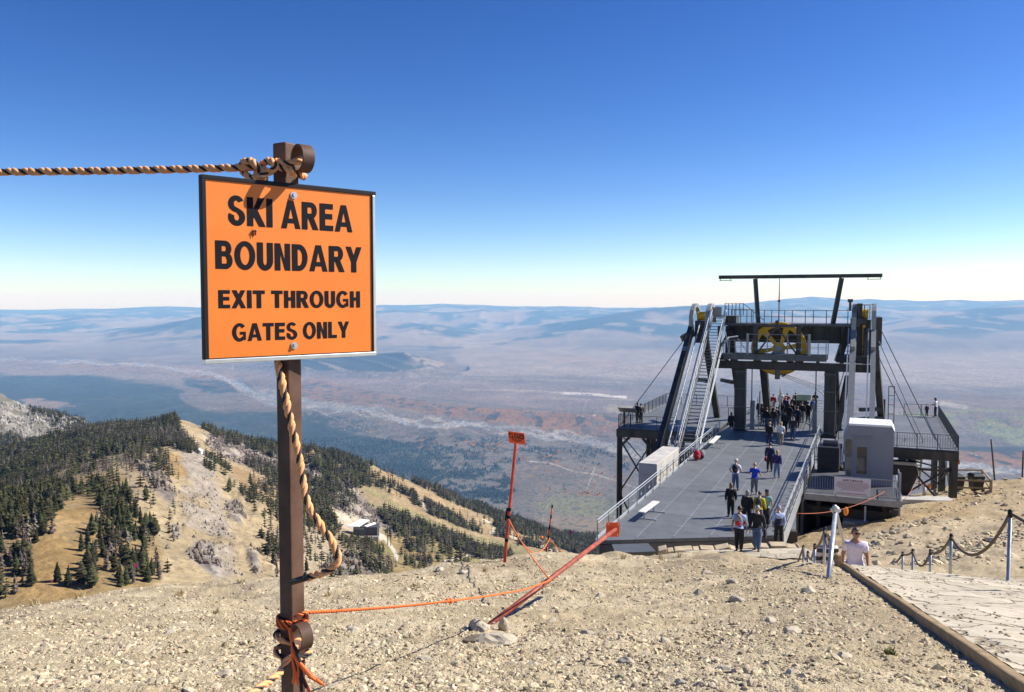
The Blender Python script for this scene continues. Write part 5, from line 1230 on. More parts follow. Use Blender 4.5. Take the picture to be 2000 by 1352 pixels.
# ---- observation platforms left and right of the tower
def platform(name, lab, s0, s1, l0, l1, legs, rail_paths, bal_front):
    e = empty(name, W(s0, (l0 + l1) / 2, 0), lab, 'platform')
    m = MB(); lbox(m, s0, s1, l0, l1, -.12, 0); m.build('deck', gm_, e)
    m = MB(); lbox(m, s0 - .12, s0 + .12, l0 - .1, l1, -.75, -.13)
    for l in np.linspace(l0 + .2, l1 - .2, 4): lbox(m, s0 + .13, s1, l - .1, l + .1, -.55, -.13)
    lbox(m, s1 - .2, s1, l0, l1, -.75, -.56); m.build('deck_beam', STEEL_D, e)
    for s, l, w in legs:
        m = MB(); p = W(s, l, -.76); m.bar(p, Vector((p.x, p.y, gz(p.x, p.y) - .6)), w); m.build('leg', STEEL_D, e)
    for pts in rail_paths:
        m = MB(); railing(m, pts, 1.08, 1.45, (), .024, bal=.16); m.build('railing', STEEL_M, e)
    return e
lp_ = platform('observation_platform', 'grey steel viewing platform on tall legs left of the stairs', 32.2, 50, -8.3, -.45,
               [(32.25, -8.15, .42), (32.25, -5.3, .42), (32.4, -2.9, .3), (42, -8.1, .4), (49.5, -8.1, .4)],
               [[W(32.25, -8.25, 0), W(32.25, -3.4, 0)], [W(32.25, -8.25, 0), W(49.9, -8.25, 0)], [W(49.9, -8.25, 0), W(49.9, -.5, 0)], [W(40.5, -.5, 0), W(40.5, 1.0, 0)]], True)
m = MB()
for h0, h1 in ((-1.0, -5.4), (-5.6, -10.5)):
    m.bar(W(32.25, -8.1, h0), W(32.25, -5.35, h1), .12); m.bar(W(32.25, -5.35, h0), W(32.25, -8.1, h1), .12)
m.bar(W(32.25, -5.25, -5.0), W(32.25, -3.3, -1.0), .12); m.bar(W(32.25, -8.0, -1.5), W(32.25, -7.3, -.76), .2); m.bar(W(32.25, -5.5, -1.5), W(32.25, -6.2, -.76), .2)
m.bar(W(31.9, -3.5, -1.4), W(31, -2.6, -3), .14); m.build('cross_brace', STEEL_D, lp_)
m = MB(); railing(m, [W(49.5, -1.3, 0), W(49.5, -.7, 0)], 2.6, .3, (.2, .4, .6, .8), .03); m.bar(W(46, -2.6, 0), W(46, -2.6, 1.0), .06)
m.build('gate_frame', STEEL_D, lp_)
rp_ = platform('observation_platform', 'grey steel viewing platform on braced legs right of the booth', 31.2, 50, 8.7, 16.9,
               [(31.4, 16.6, .42), (31.4, 13.3, .42), (41, 16.6, .4), (49.5, 16.6, .4), (41, 12, .4)],
               [[W(31.25, 11.6, 0), W(31.25, 16.85, 0)], [W(31.25, 16.85, 0), W(49.9, 16.85, 0)], [W(49.9, 14.0, 0), W(49.9, 16.85, 0)], [W(33, 8.9, 0), W(33, 11.6, 0)]], True)
m = MB()
m.bar(W(31.4, 13.4, -1.0), W(31.4, 16.5, -4.6), .14); m.bar(W(31.4, 16.5, -1.2), W(33.4, 12.6, -4.6), .12); m.bar(W(31.4, 16.6, -.9), W(41, 16.6, -4), .12); m.bar(W(31.4, 16.6, -4), W(41, 16.6, -.9), .12)
m.bar(W(31.4, 13.4, -.8), W(31.4, 16.5, -1.5), .1); m.bar(W(41, 12.1, -1), W(41, 16.5, -4.5), .12); m.bar(W(41, 12.1, -4.5), W(41, 16.5, -1), .12); lbox(m, 31.35, 31.5, 8.8, 16.7, -1.6, -1.45)
m.build('cross_brace', STEEL_D, rp_)
m = MB()
for k in range(13): lbox(m, 34 + k * .28, 34.24 + k * .28, 13.6, 14.7, -.7 - k * .26, -.66 - k * .26)
for l in (13.55, 14.75): m.bar(W(33.9, l, -.6), W(37.8, l, -4.2), .08, .25); m.bar(W(33.9, l, .3), W(37.8, l, -3.3), .05)
m.build('steps', STEEL, rp_)
m = MB(); railing(m, [W(44, 12.55, 0), W(44, 13.0, 0)], 3.2, .3, (.25, .5, .75), .04); lbox(m, 43.5, 43.8, 11.9, 12.3, .0, 2.1); m.build('gate_frame', STEEL_D, rp_)
m = MB(); m.tube([W(31.5, 11.0, 1.75), W(31.5, 12.6, 1.75)], .06, 6); m.tube([W(31.5, 11.0, .35), W(31.5, 12.6, .35)], .06, 6); m.tube([W(31.5, 11.0, 1.75), W(31.5, 11.0, .35)], .05, 6); m.build('white_arm', mat('white_pipe', (.8, .8, .8), rough=.4), rp_)
pt = empty('information_stand', W(33.2, -7.9, 0), 'sloping information panel on two posts at the corner of the left platform', 'information panel')
m = MB(); m.bar(W(33.2, -8.0, 0), W(33.2, -8.0, 1.2), .1); m.bar(W(33.2, -7.5, 0), W(33.2, -7.5, 1.1), .1); m.build('leg', mat('panel_post', (.07, .06, .04)), pt)
m = MB(); m.prism([(-.75, -.42), (.75, -.42), (.75, .42), (-.75, .42)], W(33.2, -7.75, 1.35), DR, (DA * .86 - UP * .5 + DR * .0).normalized(), UP, .05); m.build('panel', mat('panel_face', (.16, .18, .20), rough=.35, var=.3, vs=6), pt)

# ---- concrete anchor block left of the deck
m = MB(); lbox(m, 16.6, 23.2, -2.45, -1.25, -7, .3); o = m.build('concrete_block', CONC, bevel=.04)
tag(o, 'pale concrete anchor wall standing just left of the deck rail', 'concrete wall')
m = MB(); m.tube([W(23, -2.6, -2), W(34.5, -9.0, -.6)], .05, 5); m.bar(W(24, -1.9, .32), W(24, -1.9, .9), .2); lbox(m, 23.3, 25.2, -1.6, -.2, -1.5, -.05)
tag(m.build('stair_footing', STEEL_M), 'dark steel footing at the bottom of the tower stairs', 'footing')

# ---- operator booth and its balcony
BS, BL0, BL1 = 18.3, 9.6, 12.35
bth = empty('operator_booth', W(BS, (BL0 + BL1) / 2, 0), 'grey metal operator booth with white chamfered roof beside the deck', 'booth')
BG = mat('booth_grey', (.23, .235, .255), rough=.5, var=.06, vs=2); BW = mat('booth_white', (.80, .80, .80), rough=.4)
m = MB(); m.prism([(BL0 + .18, -.35), (BL1, -.35), (BL1, 2.95), (BL1 - .18, 3.2), (BL0 + .35, 3.2), (BL0, 2.55)], W(BS, 0, 0), DR, UP, DA, 2.6); m.build('body', BG, bth)
m = MB(); m.prism([(BL0 + .30, 3.205), (BL1 - .12, 3.205), (BL1 + .03, 2.92), (BL1 + .06, 2.96), (BL1 - .12, 3.32), (BL0 + .30, 3.32)], W(BS - .03, 0, 0), DR, UP, DA, 2.66); 
for a in (.55, 2.2): 
    for l in (BL0 + .5, BL1 - .35): m.tube([W(BS + a, l, 3.3), W(BS + a, l, 3.35)], .05, 8)
m.build('roof', BW, bth)
GL = mat('dark_glass', (.02, .025, .03), rough=.08, spec=.8); GLW = mat('window_glass', (.05, .06, .07), rough=.06, spec=.9)
m = MB(); m.prism([(BL0 + .62, -.2), (BL0 + 1.52, -.2), (BL0 + 1.52, 2.45), (BL0 + .62, 2.45)], W(BS - .035, 0, 0), DR, UP, DA, .034); dr = m.build('door', mat('door_grey', (.21, .215, .23), rough=.5), bth)
m = MB(); m.prism([(BL0 + .78, .35), (BL0 + 1.32, .35), (BL0 + 1.32, 1.95), (BL0 + .78, 1.95)], W(BS - .045, 0, 0), DR, UP, DA, .009); m.build('pane', GL, dr)
m = MB(); m.bar(W(BS - .07, BL0 + .70, .72), W(BS - .07, BL0 + 1.35, .72), .035); m.bar(W(BS - .05, BL0 + .55, 2.55), W(BS - .05, BL0 + 1.6, 2.55), .06); m.build('handle', BG, dr)
m = MB(); m.prism([(BL0 + .24, .22), (BL0 + .42, .12), (BL0 + .48, .3), (BL0 + .50, 2.2), (BL0 + .42, 2.38), (BL0 + .18, 2.38), (BL0 + .11, 2.2)], W(BS - .012, 0, 0), DR, UP, DA, .011); m.build('window', GLW, bth)
m = MB(); m.prism([(.3, .9), (2.3, .9), (2.3, 2.3), (.3, 2.3)], W(BS, BL1 + .012, 0), DA, UP, -DR, .011); m.build('window', GLW, bth)
bal = empty('booth_balcony', W(14.7, 9.8, 0), 'railed steel balcony in front of the booth carrying the safety banner', 'balcony')
m = MB(); lbox(m, 14.6, 22, 7.75, 12.6, -.42, -.30); m.build('deck', STEEL_M, bal)
m = MB(); lbox(m, 14.45, 14.6, 7.7, 12.65, -.62, -.28); lbox(m, 14.6, 22, 12.6, 12.75, -.62, -.28); m.build('deck_beam', STEEL, bal)
m = MB(); railing(m, [W(14.55, 7.75, -.3), W(14.55, 12.6, -.3)], 1.12, 1.6, (), .028, bal=.13); m.bar(W(14.5, 12.6, -1.1), W(14.5, 12.6, 1.3), .09); m.build('railing', STEEL, bal)
m = MB(); railing(m, [W(14.65, 12.62, -.3), W(18, 12.62, -.3)], 1.12, 1.6, (), .028, bal=.13); m.build('railing', STEEL, bal)
m = MB(); railing(m, [W(22, 7.8, 0), W(22, 9.4, 0)], 1.1, .9, (.5,), .025, bal=.14); lbox(m, 24, 24.1, 7.7, 9.6, -.1, .0); m.build('inner_railing', STEEL, bal)
bn = empty('safety_banner', W(14.45, 10.0, .3), 'white banner of red lettering headed SAFETY MESSAGE tied to the balcony rail', 'banner')
bl0, bl1, bh0, bh1 = 9.28, 11.15, -.16, .80
m = MB(); m.prism([(bl0, bh0), (bl1, bh0), (bl1, bh1), (bl0, bh1)], W(14.47, 0, 0), DR, UP, -DA, .012); m.build('cloth', mat('banner_white', (.72, .68, .68), rough=.6), bn)
BR = mat('banner_red', (.25, .03, .03), rough=.7); nB = -DA; oB = W(14.458, 0, 0)
m = MB(); put_text(m, 'SAFETY MESSAGE', oB + DR * (bl0 + .42) + UP * (bh1 - .2), DR, UP, 1.05, .11, nB, .004); m.build('lettering', BR, bn)
m = MB(); r = random.Random(3)
for k in range(9):
    h = bh1 - .27 - k * .052; w = (.75, .8, .78, .85, .82, .74, .7, .5, .6)[k]; x = (bl0 + bl1) / 2 - w
    while x < (bl0 + bl1) / 2 + w:
        ww = r.uniform(.04, .12); m.add([oB + DR * x + UP * h + nB * .004, oB + DR * (x + ww) + UP * h + nB * .004, oB + DR * (x + ww) + UP * (h + .026) + nB * .004, oB + DR * x + UP * (h + .026) + nB * .004], [(0, 1, 2, 3)]); x += ww + .025
h = bh0 + .06; m.add([oB + DR * (bl0 + .15) + UP * h + nB * .004, oB + DR * (bl1 - .2) + UP * h + nB * .004, oB + DR * (bl1 - .2) + UP * (h + .04) + nB * .004, oB + DR * (bl0 + .15) + UP * (h + .04) + nB * .004], [(0, 1, 2, 3)])
m.build('small_print', mat('banner_brown', (.36, .20, .19), rough=.7), bn)
# what stands in the shade behind and under the balcony
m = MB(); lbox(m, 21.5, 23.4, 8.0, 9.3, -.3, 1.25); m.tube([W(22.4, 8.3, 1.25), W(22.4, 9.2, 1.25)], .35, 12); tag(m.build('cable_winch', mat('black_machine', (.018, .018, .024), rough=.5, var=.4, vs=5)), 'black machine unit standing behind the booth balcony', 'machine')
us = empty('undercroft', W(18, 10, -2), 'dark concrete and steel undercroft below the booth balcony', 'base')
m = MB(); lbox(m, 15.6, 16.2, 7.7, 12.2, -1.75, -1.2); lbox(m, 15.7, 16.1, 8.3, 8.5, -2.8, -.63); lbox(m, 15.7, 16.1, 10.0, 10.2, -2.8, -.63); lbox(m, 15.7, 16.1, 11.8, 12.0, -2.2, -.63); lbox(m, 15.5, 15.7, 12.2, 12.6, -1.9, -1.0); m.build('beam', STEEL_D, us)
m = MB(); lbox(m, 17.4, 18.0, 7.6, 12.7, -4.5, -.64); m.build('shade_backing', mat('shade_black', (.035, .033, .03), rough=.9), us)  # near-black sheet; the shade under the balcony is put into its colour
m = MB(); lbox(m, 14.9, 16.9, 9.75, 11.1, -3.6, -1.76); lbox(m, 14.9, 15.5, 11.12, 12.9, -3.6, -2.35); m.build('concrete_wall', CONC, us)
m = MB(); m.tube([W(15.3, 10.9, -1.8), W(15.3, 10.9, -.9)], .05, 6); m.build('white_pipe', mat('white_pipe', (.8, .8, .8)), us)
m = MB(); lbox(m, 14.2, 17.3, 7.55, 7.7, -3.5, -.7); m.build('side_plate', STEEL_M, us)
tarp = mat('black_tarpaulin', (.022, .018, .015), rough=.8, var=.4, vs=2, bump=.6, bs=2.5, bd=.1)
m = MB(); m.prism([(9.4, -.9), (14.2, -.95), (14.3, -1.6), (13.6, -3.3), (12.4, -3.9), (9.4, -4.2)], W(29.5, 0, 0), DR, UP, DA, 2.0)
tag(m.build('tarpaulin', tarp, bevel=.15), 'black tarpaulin bundle hanging in the shade under the right platform', 'tarpaulin')  # tarpaulin made large, so its black also fills in the shade here
m = MB(); p0 = gpt(1790, 982); m.box((p0.x + .6, p0.y + .2, p0.z + .12), (3.6, 1.3, .35), -.15); tag(m.build('concrete_pad', CONC, bevel=.03), 'white concrete footing at the base of the right platform leg', 'footing')
m = MB(); p0 = gpt(1805, 968); m.tube([p0, p0 + UP * .75], .14, 10); m.ball(p0 + UP * .8, .16, 8, 6); tag(m.build('white_vent_pipe', mat('white_pipe', (.8, .8, .8)), smooth=True), 'short white pipe standing beneath the right platform', 'pipe')

# ---- orange safety rope with streamers
m = MB(); ra, rb_, rc_, rd_ = W(13.5, WD + .1, -.9), W(14.4, 12.62, -.75), W(29.6, 15.0, -4.0), W(29.4, 16.2, -3.2)
m.tube(sag(P(1557, 1003, 37.5), P(1727, 961, 44.3), .35) + sag(P(1727, 961, 44.3), P(1790, 939, 56), .9)[1:] + sag(P(1790, 939, 56), P(1822, 945, 60), .2)[1:], .016, 5)
tag(m.build('safety_rope', mat('shaded_orange_line', (.42, .10, .04), rough=.7), smooth=True), 'thin orange rope slung from the deck past the balcony corner to the right platform', 'rope')  # orange darkened in the base colour for the shade the rope hangs in
for px, py, Y, lab in ((1652, 999, 41.2, 'orange streamer hanging on the rope in front of the undercroft'), (1755, 968, 49, 'orange streamer hanging right of the balcony corner post'), (1815, 951, 59.5, 'orange streamer hanging under the right platform')):
    c = P(px, py, Y); m = MB(); m.ball(c, (.13, .03, .23), 10, 8); tag(m.build('streamer', mat('streamer_orange', (.9, .30, .02), rough=.5), smooth=True), lab, 'streamer')

# ---- litter bins and split-rail fence on the slope
def bin_(px, py, lab):
    g = gpt(px, py); e = empty('litter_bin', g, lab, 'litter bin'); BB = mat('bin_black', (.014, .017, .015), rough=.5)
    m = MB(); w0, w1, h = .34, .46, 1.15
    m.hexa([g + Vector((x * w0, y * w0, .05)) for x, y in ((-1, -1), (1, -1), (1, 1), (-1, 1))] + [g + Vector((x * w1, y * w1, h)) for x, y in ((-1, -1), (1, -1), (1, 1), (-1, 1))]); m.build('body', BB, e, bevel=.03)
    m = MB(); m.hexa([g + Vector((x * .50, y * .50, h + .01)) for x, y in ((-1, -1), (1, -1), (1, 1), (-1, 1))] + [g + Vector((x * .36, y * .36, h + .18)) for x, y in ((-1, -1), (1, -1), (1, 1), (-1, 1))]); m.build('lid', BB, e, bevel=.03)
    m = MB(); m.add([g + Vector((x, -.45, z)) for x, z in ((-.14, .85), (.14, .85), (.14, .97), (-.14, .97))], [(0, 1, 2, 3)]); m.build('sticker', mat('sticker_grey', (.3, .3, .3)), e)
bin_(1868, 958, 'tall black litter bin nearest the right platform leg'); bin_(1906, 958, 'tall black litter bin inside the wooden rail fence')
WOODF = mat('grey_fence_wood', (.34, .25, .155), rough=.85, var=.35, vs=5, stretch=(4, 4, 1))
fe = empty('rail_fence', gpt(1900, 962), 'low fence of weathered wooden rails round the litter bins', 'fence')
fp = [gpt(1858, 960), gpt(1935, 963), gpt(1918, 938), gpt(1862, 938)]
for p in fp:
    m = MB(); m.bar(p - UP * .2, p + UP * 1.0, .14); m.build('post', WOODF, fe)
m = MB()
for a, b_ in zip(fp, fp[1:] + fp[:1]):
    for h in (.3, .9): m.bar(a + UP * h, b_ + UP * (h + random.uniform(-.06, .06)), .09, .13)
m.build('rail', WOODF, fe)
for px, y0, x1, y1, Y, lab in ((1943, 938, 1936, 858, 71, 'thin dark leaning pole on the far slope skyline'), (1996, 944, 1999, 880, 71, 'thin dark pole at the far right edge of the skyline')):
    a, b_ = P(px, y0, Y), P(x1, y1, Y); a.z = gz(a.x, a.y) - .1; m = MB(); m.tube([a, b_], .07, 6); tag(m.build('thin_pole', mat('dark_wood', (.07, .05, .045)), smooth=True), lab, 'pole')
g = P(1871, 903, 68); a = Vector((g.x, g.y, gz(g.x, g.y))); m = MB(); m.tube([a, g], .03, 5); m.box(g, (.3, .05, .35)); tag(m.build('marker_flag', mat('red_orange_flag', (.8, .12, .06))), 'small red marker on a stick behind the litter bins', 'marker')
# ------------------------------------------------------------------ people: one skinned body each, with clothing and hair as children
def cloth_mat(name, c): return mat(name, c, rough=.85, var=.12, vs=14)
SKIN = mat('skin', (.46, .27, .19), rough=.55, var=.06, vs=20)
SKIN_T = mat('skin_tanned', (.33, .18, .12), rough=.55, var=.06, vs=20)
DG = bpy.context.evaluated_depsgraph_get
def skin_mesh(name, verts, edges, radii, sub=1, root=0):
    me = bpy.data.meshes.new(name + '_cage'); me.from_pydata([tuple(v) for v in verts], edges, [])
    o = bpy.data.objects.new(name + '_cage', me); COL.objects.link(o)
    o.modifiers.new('skin', 'SKIN')
    for i, r in enumerate(radii):
        sv = me.skin_vertices[0].data[i]; sv.radius = r if isinstance(r, tuple) else (r, r); sv.use_root = (i == root)
    ss = o.modifiers.new('sub', 'SUBSURF'); ss.levels = sub; ss.render_levels = sub
    dg = DG(); dg.update()
    out = bpy.data.meshes.new_from_object(o.evaluated_get(dg)); out.name = name
    bpy.data.objects.remove(o); bpy.data.meshes.remove(me)
    return out
def pose_joints(pose, r):
    """joint positions of a 1.75 m figure facing +Y"""
    J = {}
    lean = {'stand': 0, 'walk': .05, 'lean': .14}.get(pose['stance'], 0)
    hip = .93
    J['pelvis'] = Vector((0, 0, hip + .03)); J['waist'] = Vector((0, lean * .25, 1.10)); J['chest'] = Vector((0, lean * .6, 1.28)); J['top'] = Vector((0, lean * .9, 1.42))
    J['neck'] = Vector((0, lean + .012, 1.50)); J['head'] = Vector((0, lean + .035, 1.57))
    st = pose.get('stride', .0); sg = pose.get('lead', 1)
    for s, n in ((-1, 'L'), (1, 'R')):
        f = st * (1 if s == sg else -1)
        J['hip' + n] = Vector((s * .088, 0, hip - .02))
        J['knee' + n] = Vector((s * .095, f * .52 + (.03 if f >= 0 else .06), .50))
        back = f < -.05
        J['ank' + n] = Vector((s * .10, f * (1.0 if not back else 1.05), .085 + (.06 if back else 0)))
        J['toe' + n] = J['ank' + n] + Vector((s * .015, .15, -.045 - (.05 if back else 0)))
        J['heel' + n] = J['ank' + n] + Vector((0, -.045, -.04 + (.015 if back else 0)))
        J['sh' + n] = Vector((s * .185, lean * .9, 1.415))
        arm = pose.get('arm' + n, 'swing')
        sw = -f * .8
        if arm == 'swing': e, w = Vector((s * .245, lean * .7 - .03 + sw * .35, 1.13)), Vector((s * .25, lean * .6 + .05 + sw * .9, .89))
        elif arm == 'bent': e, w = Vector((s * .26, lean - .03, 1.15)), Vector((s * .14, lean + .22, 1.16))
        elif arm == 'up': e, w = Vector((s * .27, lean + .12, 1.20)), Vector((s * .09, lean + .22, 1.45))
        elif arm == 'out': e, w = Vector((s * .32, lean - .02, 1.17)), Vector((s * .42, lean + .12, 1.05))
        elif arm == 'hip': e, w = Vector((s * .33, lean - .10, 1.16)), Vector((s * .18, lean + .03, 1.0))
        elif arm == 'pocket': e, w = Vector((s * .27, lean - .08, 1.14)), Vector((s * .17, lean + .04, .92))
        J['el' + n], J['wr' + n] = e, w
        d = (w - e).normalized(); J['palm' + n] = w + d * .055
    return J
def body_graph(J, hands=True):
    V, E, R, ix = [], [], [], {}
    def add(k, p, r, par=None):
        ix[k] = len(V); V.append(p); R.append(r)
        if par: E.append((ix[par], ix[k]))
    add('pelvis', J['pelvis'], (.145, .105)); add('waist', J['waist'], (.125, .09), 'pelvis'); add('chest', J['chest'], (.150, .105), 'waist'); add('top', J['top'], (.115, .085), 'chest')
    add('neck', J['neck'], .064, 'top'); add('head', J['head'], .066, 'neck')
    for n in 'LR':
        s = -1 if n == 'L' else 1
        add('sh' + n, J['sh' + n], .058, 'top'); add('el' + n, J['el' + n], .043, 'sh' + n); add('wr' + n, J['wr' + n], (.030, .026), 'el' + n); add('palm' + n, J['palm' + n], (.034, .016), 'wr' + n)
        if hands:
            d = (J['wr' + n] - J['el' + n]).normalized(); x = d.cross(Vector((s, 0, 0))).normalized(); inn = x.cross(d).normalized() * 1.0
            if inn.x * s > 0: inn = -inn
            for k in range(4):
                o = x * (-.027 + .018 * k); ln = (.062, .074, .078, .066)[3 - k]
                a = J['palm' + n] + d * .035 + o; b = a + d * ln * .55 + inn * .010; c = b + d * ln * .40 + inn * .024
                add(f'f{n}{k}a', a, .010, 'palm' + n); add(f'f{n}{k}b', b, .0088, f'f{n}{k}a'); add(f'f{n}{k}c', c, .0075, f'f{n}{k}b')
            a = J['wr' + n] + d * .03 + x * .035; b = a + d * .032 + x * .020 + inn * .012
            add(f't{n}a', a, .012, 'wr' + n); add(f't{n}b', b, .009, f't{n}a')
        add('hip' + n, J['hip' + n], .088, 'pelvis'); add('knee' + n, J['knee' + n], .060, 'hip' + n); add('ank' + n, J['ank' + n], .040, 'knee' + n); add('toe' + n, J['toe' + n], (.040, .026), 'ank' + n)
    return V, E, R, ix
def head_verts(c, yaw_h=0):
    """a modelled head: skull, brow, nose, lips, chin, ears"""
    b = bmesh.new(); bmesh.ops.create_uvsphere(b, u_segments=20, v_segments=16, radius=1)
    for v in b.verts:
        x, y, z = v.co
        fx, fy, fz = x * .082, y * .102, z * .124
        if z < 0: fx *= 1 + .28 * z; fy *= 1 + (.10 if y > 0 else .30) * z
        if y > .55:
            if abs(x) < .26 and -.38 < z < .12: fy += .022 * (1 - abs(x) / .26) * (1 - abs(z + .2) / .34 if abs(z + .2) < .34 else 0)
            if .12 < abs(x) < .55 and -.02 < z < .22: fy -= .010
            if abs(x) < .3 and -.62 < z < -.42: fy += .006
            if abs(x) < .3 and z < -.75: fy += .010
        if abs(x) > .88 and -.3 < z < .25 and -.35 < y < .2: fx *= 1.16
        v.co = Vector((fx, fy, fz))
    R_ = Matrix.Rotation(yaw_h, 3, 'Z')
    me = bpy.data.meshes.new('head'); b.to_mesh(me); b.free()
    vs = [c + R_ @ v.co for v in me.vertices]; fs = [tuple(p.vertices) for p in me.polygons]; bpy.data.meshes.remove(me)
    return vs, fs
def join_mesh(name, parts):
    V, F = [], []
    for vs, fs in parts:
        n = len(V); V += [tuple(v) for v in vs]; F += [tuple(n + k for k in f) for f in fs]
    me = bpy.data.meshes.new(name); me.from_pydata(V, [], F); return me
def me_parts(me):
    r = ([v.co.copy() for v in me.vertices], [tuple(p.vertices) for p in me.polygons]); bpy.data.meshes.remove(me); return r
def sub_skin(name, V, R, ix, chains, grow, root):
    ids = []; edges = []
    for ch in chains:
        for k in ch:
            if k not in ids: ids.append(k)
        edges += list(zip(ch, ch[1:]))
    vs = [V[ix[k]] if k in ix else k for k in ids]
    rr = []
    for k in ids:
        r = R[ix[k]]; r = r if isinstance(r, tuple) else (r, r); rr.append((r[0] * FAT + grow, r[1] * FAT + grow))
    return skin_mesh(name, vs, [(ids.index(a), ids.index(b)) for a, b in edges], rr, 1, ids.index(root))
PEOPLE = []
FAT = 1.22
def person(loc, yaw, height, label, shirt, pants, skin=SKIN, hair=('hair_brown', (.06, .035, .02), 'short'), pose=None, sleeves='long', hat=None, pack=None, glasses=False, group=None, child=False, skirt=None, vest=None, legs='long', seed=0):
    r = random.Random(seed); pose = dict({'stance': 'walk', 'stride': r.uniform(.10, .25), 'lead': r.choice((-1, 1))}, **(pose or {}))
    e = empty('person', loc, label, 'person', group, yaw)
    k = height / 1.75; e.scale = (k, k, k)
    J = pose_joints(pose, r); V, E, R, ix = body_graph(J)
    hc = J['head'] + Vector((0, .02, .085)); ty = pose.get('turn', 0)
    body = join_mesh('body', [me_parts(skin_mesh('body', V, E, R)), head_verts(hc, ty)])
    o = link('body', body, skin, e, True)
    sl = ['sh', 'el', 'wr'] if sleeves == 'long' else ['sh', 'el']
    g = .024 if sleeves == 'long' else .018
    V2, R2 = list(V), list(R)
    if sleeves == 'short':
        for n in 'LR': V2[ix['el' + n]] = V[ix['sh' + n]].lerp(V[ix['el' + n]], .68)
    if sleeves != 'none':
        sm = sub_skin('shirt', V2, R2, ix, [['pelvis', 'waist', 'chest', 'top']] + [['top'] + [q + n for q in sl] for n in 'LR'], g, 'waist')
    else:
        sm = sub_skin('shirt', V2, R2, ix, [['pelvis', 'waist', 'chest', 'top']], g, 'waist')
    link('shirt', sm, shirt, e, True)
    if vest:
        vm = sub_skin('vest', V, R, ix, [['pelvis', 'waist', 'chest', 'top'], ['top', 'shL'], ['top', 'shR']], .038, 'waist'); link('vest', vm, vest, e, True)
    V3 = list(V)
    if legs == 'short':
        for n in 'LR': V3[ix['ank' + n]] = V[ix['knee' + n]] + Vector((0, 0, -.03))
    tm = sub_skin('trousers', V3, R, ix, [['pelvis', 'waist']] + [['pelvis', 'hip' + n, 'knee' + n, 'ank' + n] for n in 'LR'], .022, 'pelvis')
    # keep the waistband under the shirt hem
    for v in tm.vertices:
        if v.co.z > 1.06: v.co.z = 1.06
    link('trousers', tm, pants, e, True)
    for n in 'LR':
        m = MB(); a, t_, h_ = J['ank' + n], J['toe' + n], J['heel' + n]
        m.tube([h_ + Vector((0, -.02, 0)), h_.lerp(t_, .4) + Vector((0, 0, .012)), t_ + Vector((0, .06, -.005))], [.040, .047, .032], 8)
        link('shoe', m.mesh('shoe'), mat('shoe_' + ('dark' if seed % 3 else 'pale'), (.03, .026, .024) if seed % 3 else (.42, .40, .38), rough=.7), e, True)
    if hair and hair[2] != 'bald':
        Rt = Matrix.Rotation(ty, 3, 'Z'); b = bmesh.new(); bmesh.ops.create_uvsphere(b, u_segments=18, v_segments=14, radius=1)
        long_ = hair[2] == 'long'
        for v in b.verts:
            x, y, z = v.co; q = Vector((x * .094, y * .114 - .008, z * .134 + .004))
            if y > .25 and z < .48: q = Vector((x * .06, .03, z * .09 + .02))                 # the face stays open
            elif z < -.15:
                if long_:
                    q.z = -.04 + (z + .15) * .34; q.y = min(q.y, .01) - .03 * (-z); q.x *= 1.12
                else: q = Vector((x * .066, min(y, .0) * .09, max(z, -.45) * .11))
            jn = 1 + .05 * math.sin(13 * x + 7 * z) + .03 * math.sin(29 * y)
            v.co = hc + Rt @ (q * jn)
        hm_ = bpy.data.meshes.new('hair'); b.to_mesh(hm_); b.free(); link('hair', hm_, mat(hair[0], hair[1], rough=.6, var=.25, vs=60), e, True)
    if hat:
        m = MB(); Rt = Matrix.Rotation(ty, 3, 'Z'); n = 16; vs = []
        for rr, zz in ((1.0, .03), (.98, .085), (.72, .125), (.1, .14)): vs += [hc + Rt @ Vector((rr * .099 * math.cos(6.283 * q / n), rr * .119 * math.sin(6.283 * q / n), zz)) for q in range(n)]
        m.add(vs, [(j * n + q, j * n + (q + 1) % n, (j + 1) * n + (q + 1) % n, (j + 1) * n + q) for j in range(3) for q in range(n)] + [tuple(3 * n + q for q in range(n))])
        m.hexa([hc + Rt @ Vector(q) for q in ((-.07, .08, .03), (.07, .08, .03), (.055, .19, .012), (-.055, .19, .012), (-.07, .08, .04), (.07, .08, .04), (.055, .19, .02), (-.055, .19, .02))])
        link('cap', m.mesh('cap'), hat, e, True)
    if glasses:
        m = MB(); Rt = Matrix.Rotation(ty, 3, 'Z')
        for s in (-1, 1): m.ball(hc + Rt @ Vector((s * .032, .088, .018)), (.027, .010, .018), 8, 6); m.bar(hc + Rt @ Vector((s * .055, .08, .022)), hc + Rt @ Vector((s * .082, -.01, .02)), .006)
        m.bar(hc + Rt @ Vector((-.02, .097, .02)), hc + Rt @ Vector((.02, .097, .02)), .006); link('sunglasses', m.mesh('sunglasses'), BLACK, e, True)
    if skirt:
        m = MB(); n = 18; vs = []
        for rr, zz, yy in ((.155, 1.06, 0), (.19, .9, -.01), (.225, .62, -.03)): vs += [Vector((rr * math.cos(6.283 * q / n) * (1 + .06 * math.sin(3 * q)), rr * .8 * math.sin(6.283 * q / n) + yy, zz + (.03 * math.sin(2.2 * q) if zz < .7 else 0))) for q in range(n)]
        m.add(vs, [(j * n + q, (j + 1) * n + q, (j + 1) * n + (q + 1) % n, j * n + (q + 1) % n) for j in range(2) for q in range(n)]); link('tied_jacket', m.mesh('tied_jacket'), skirt, e, True)
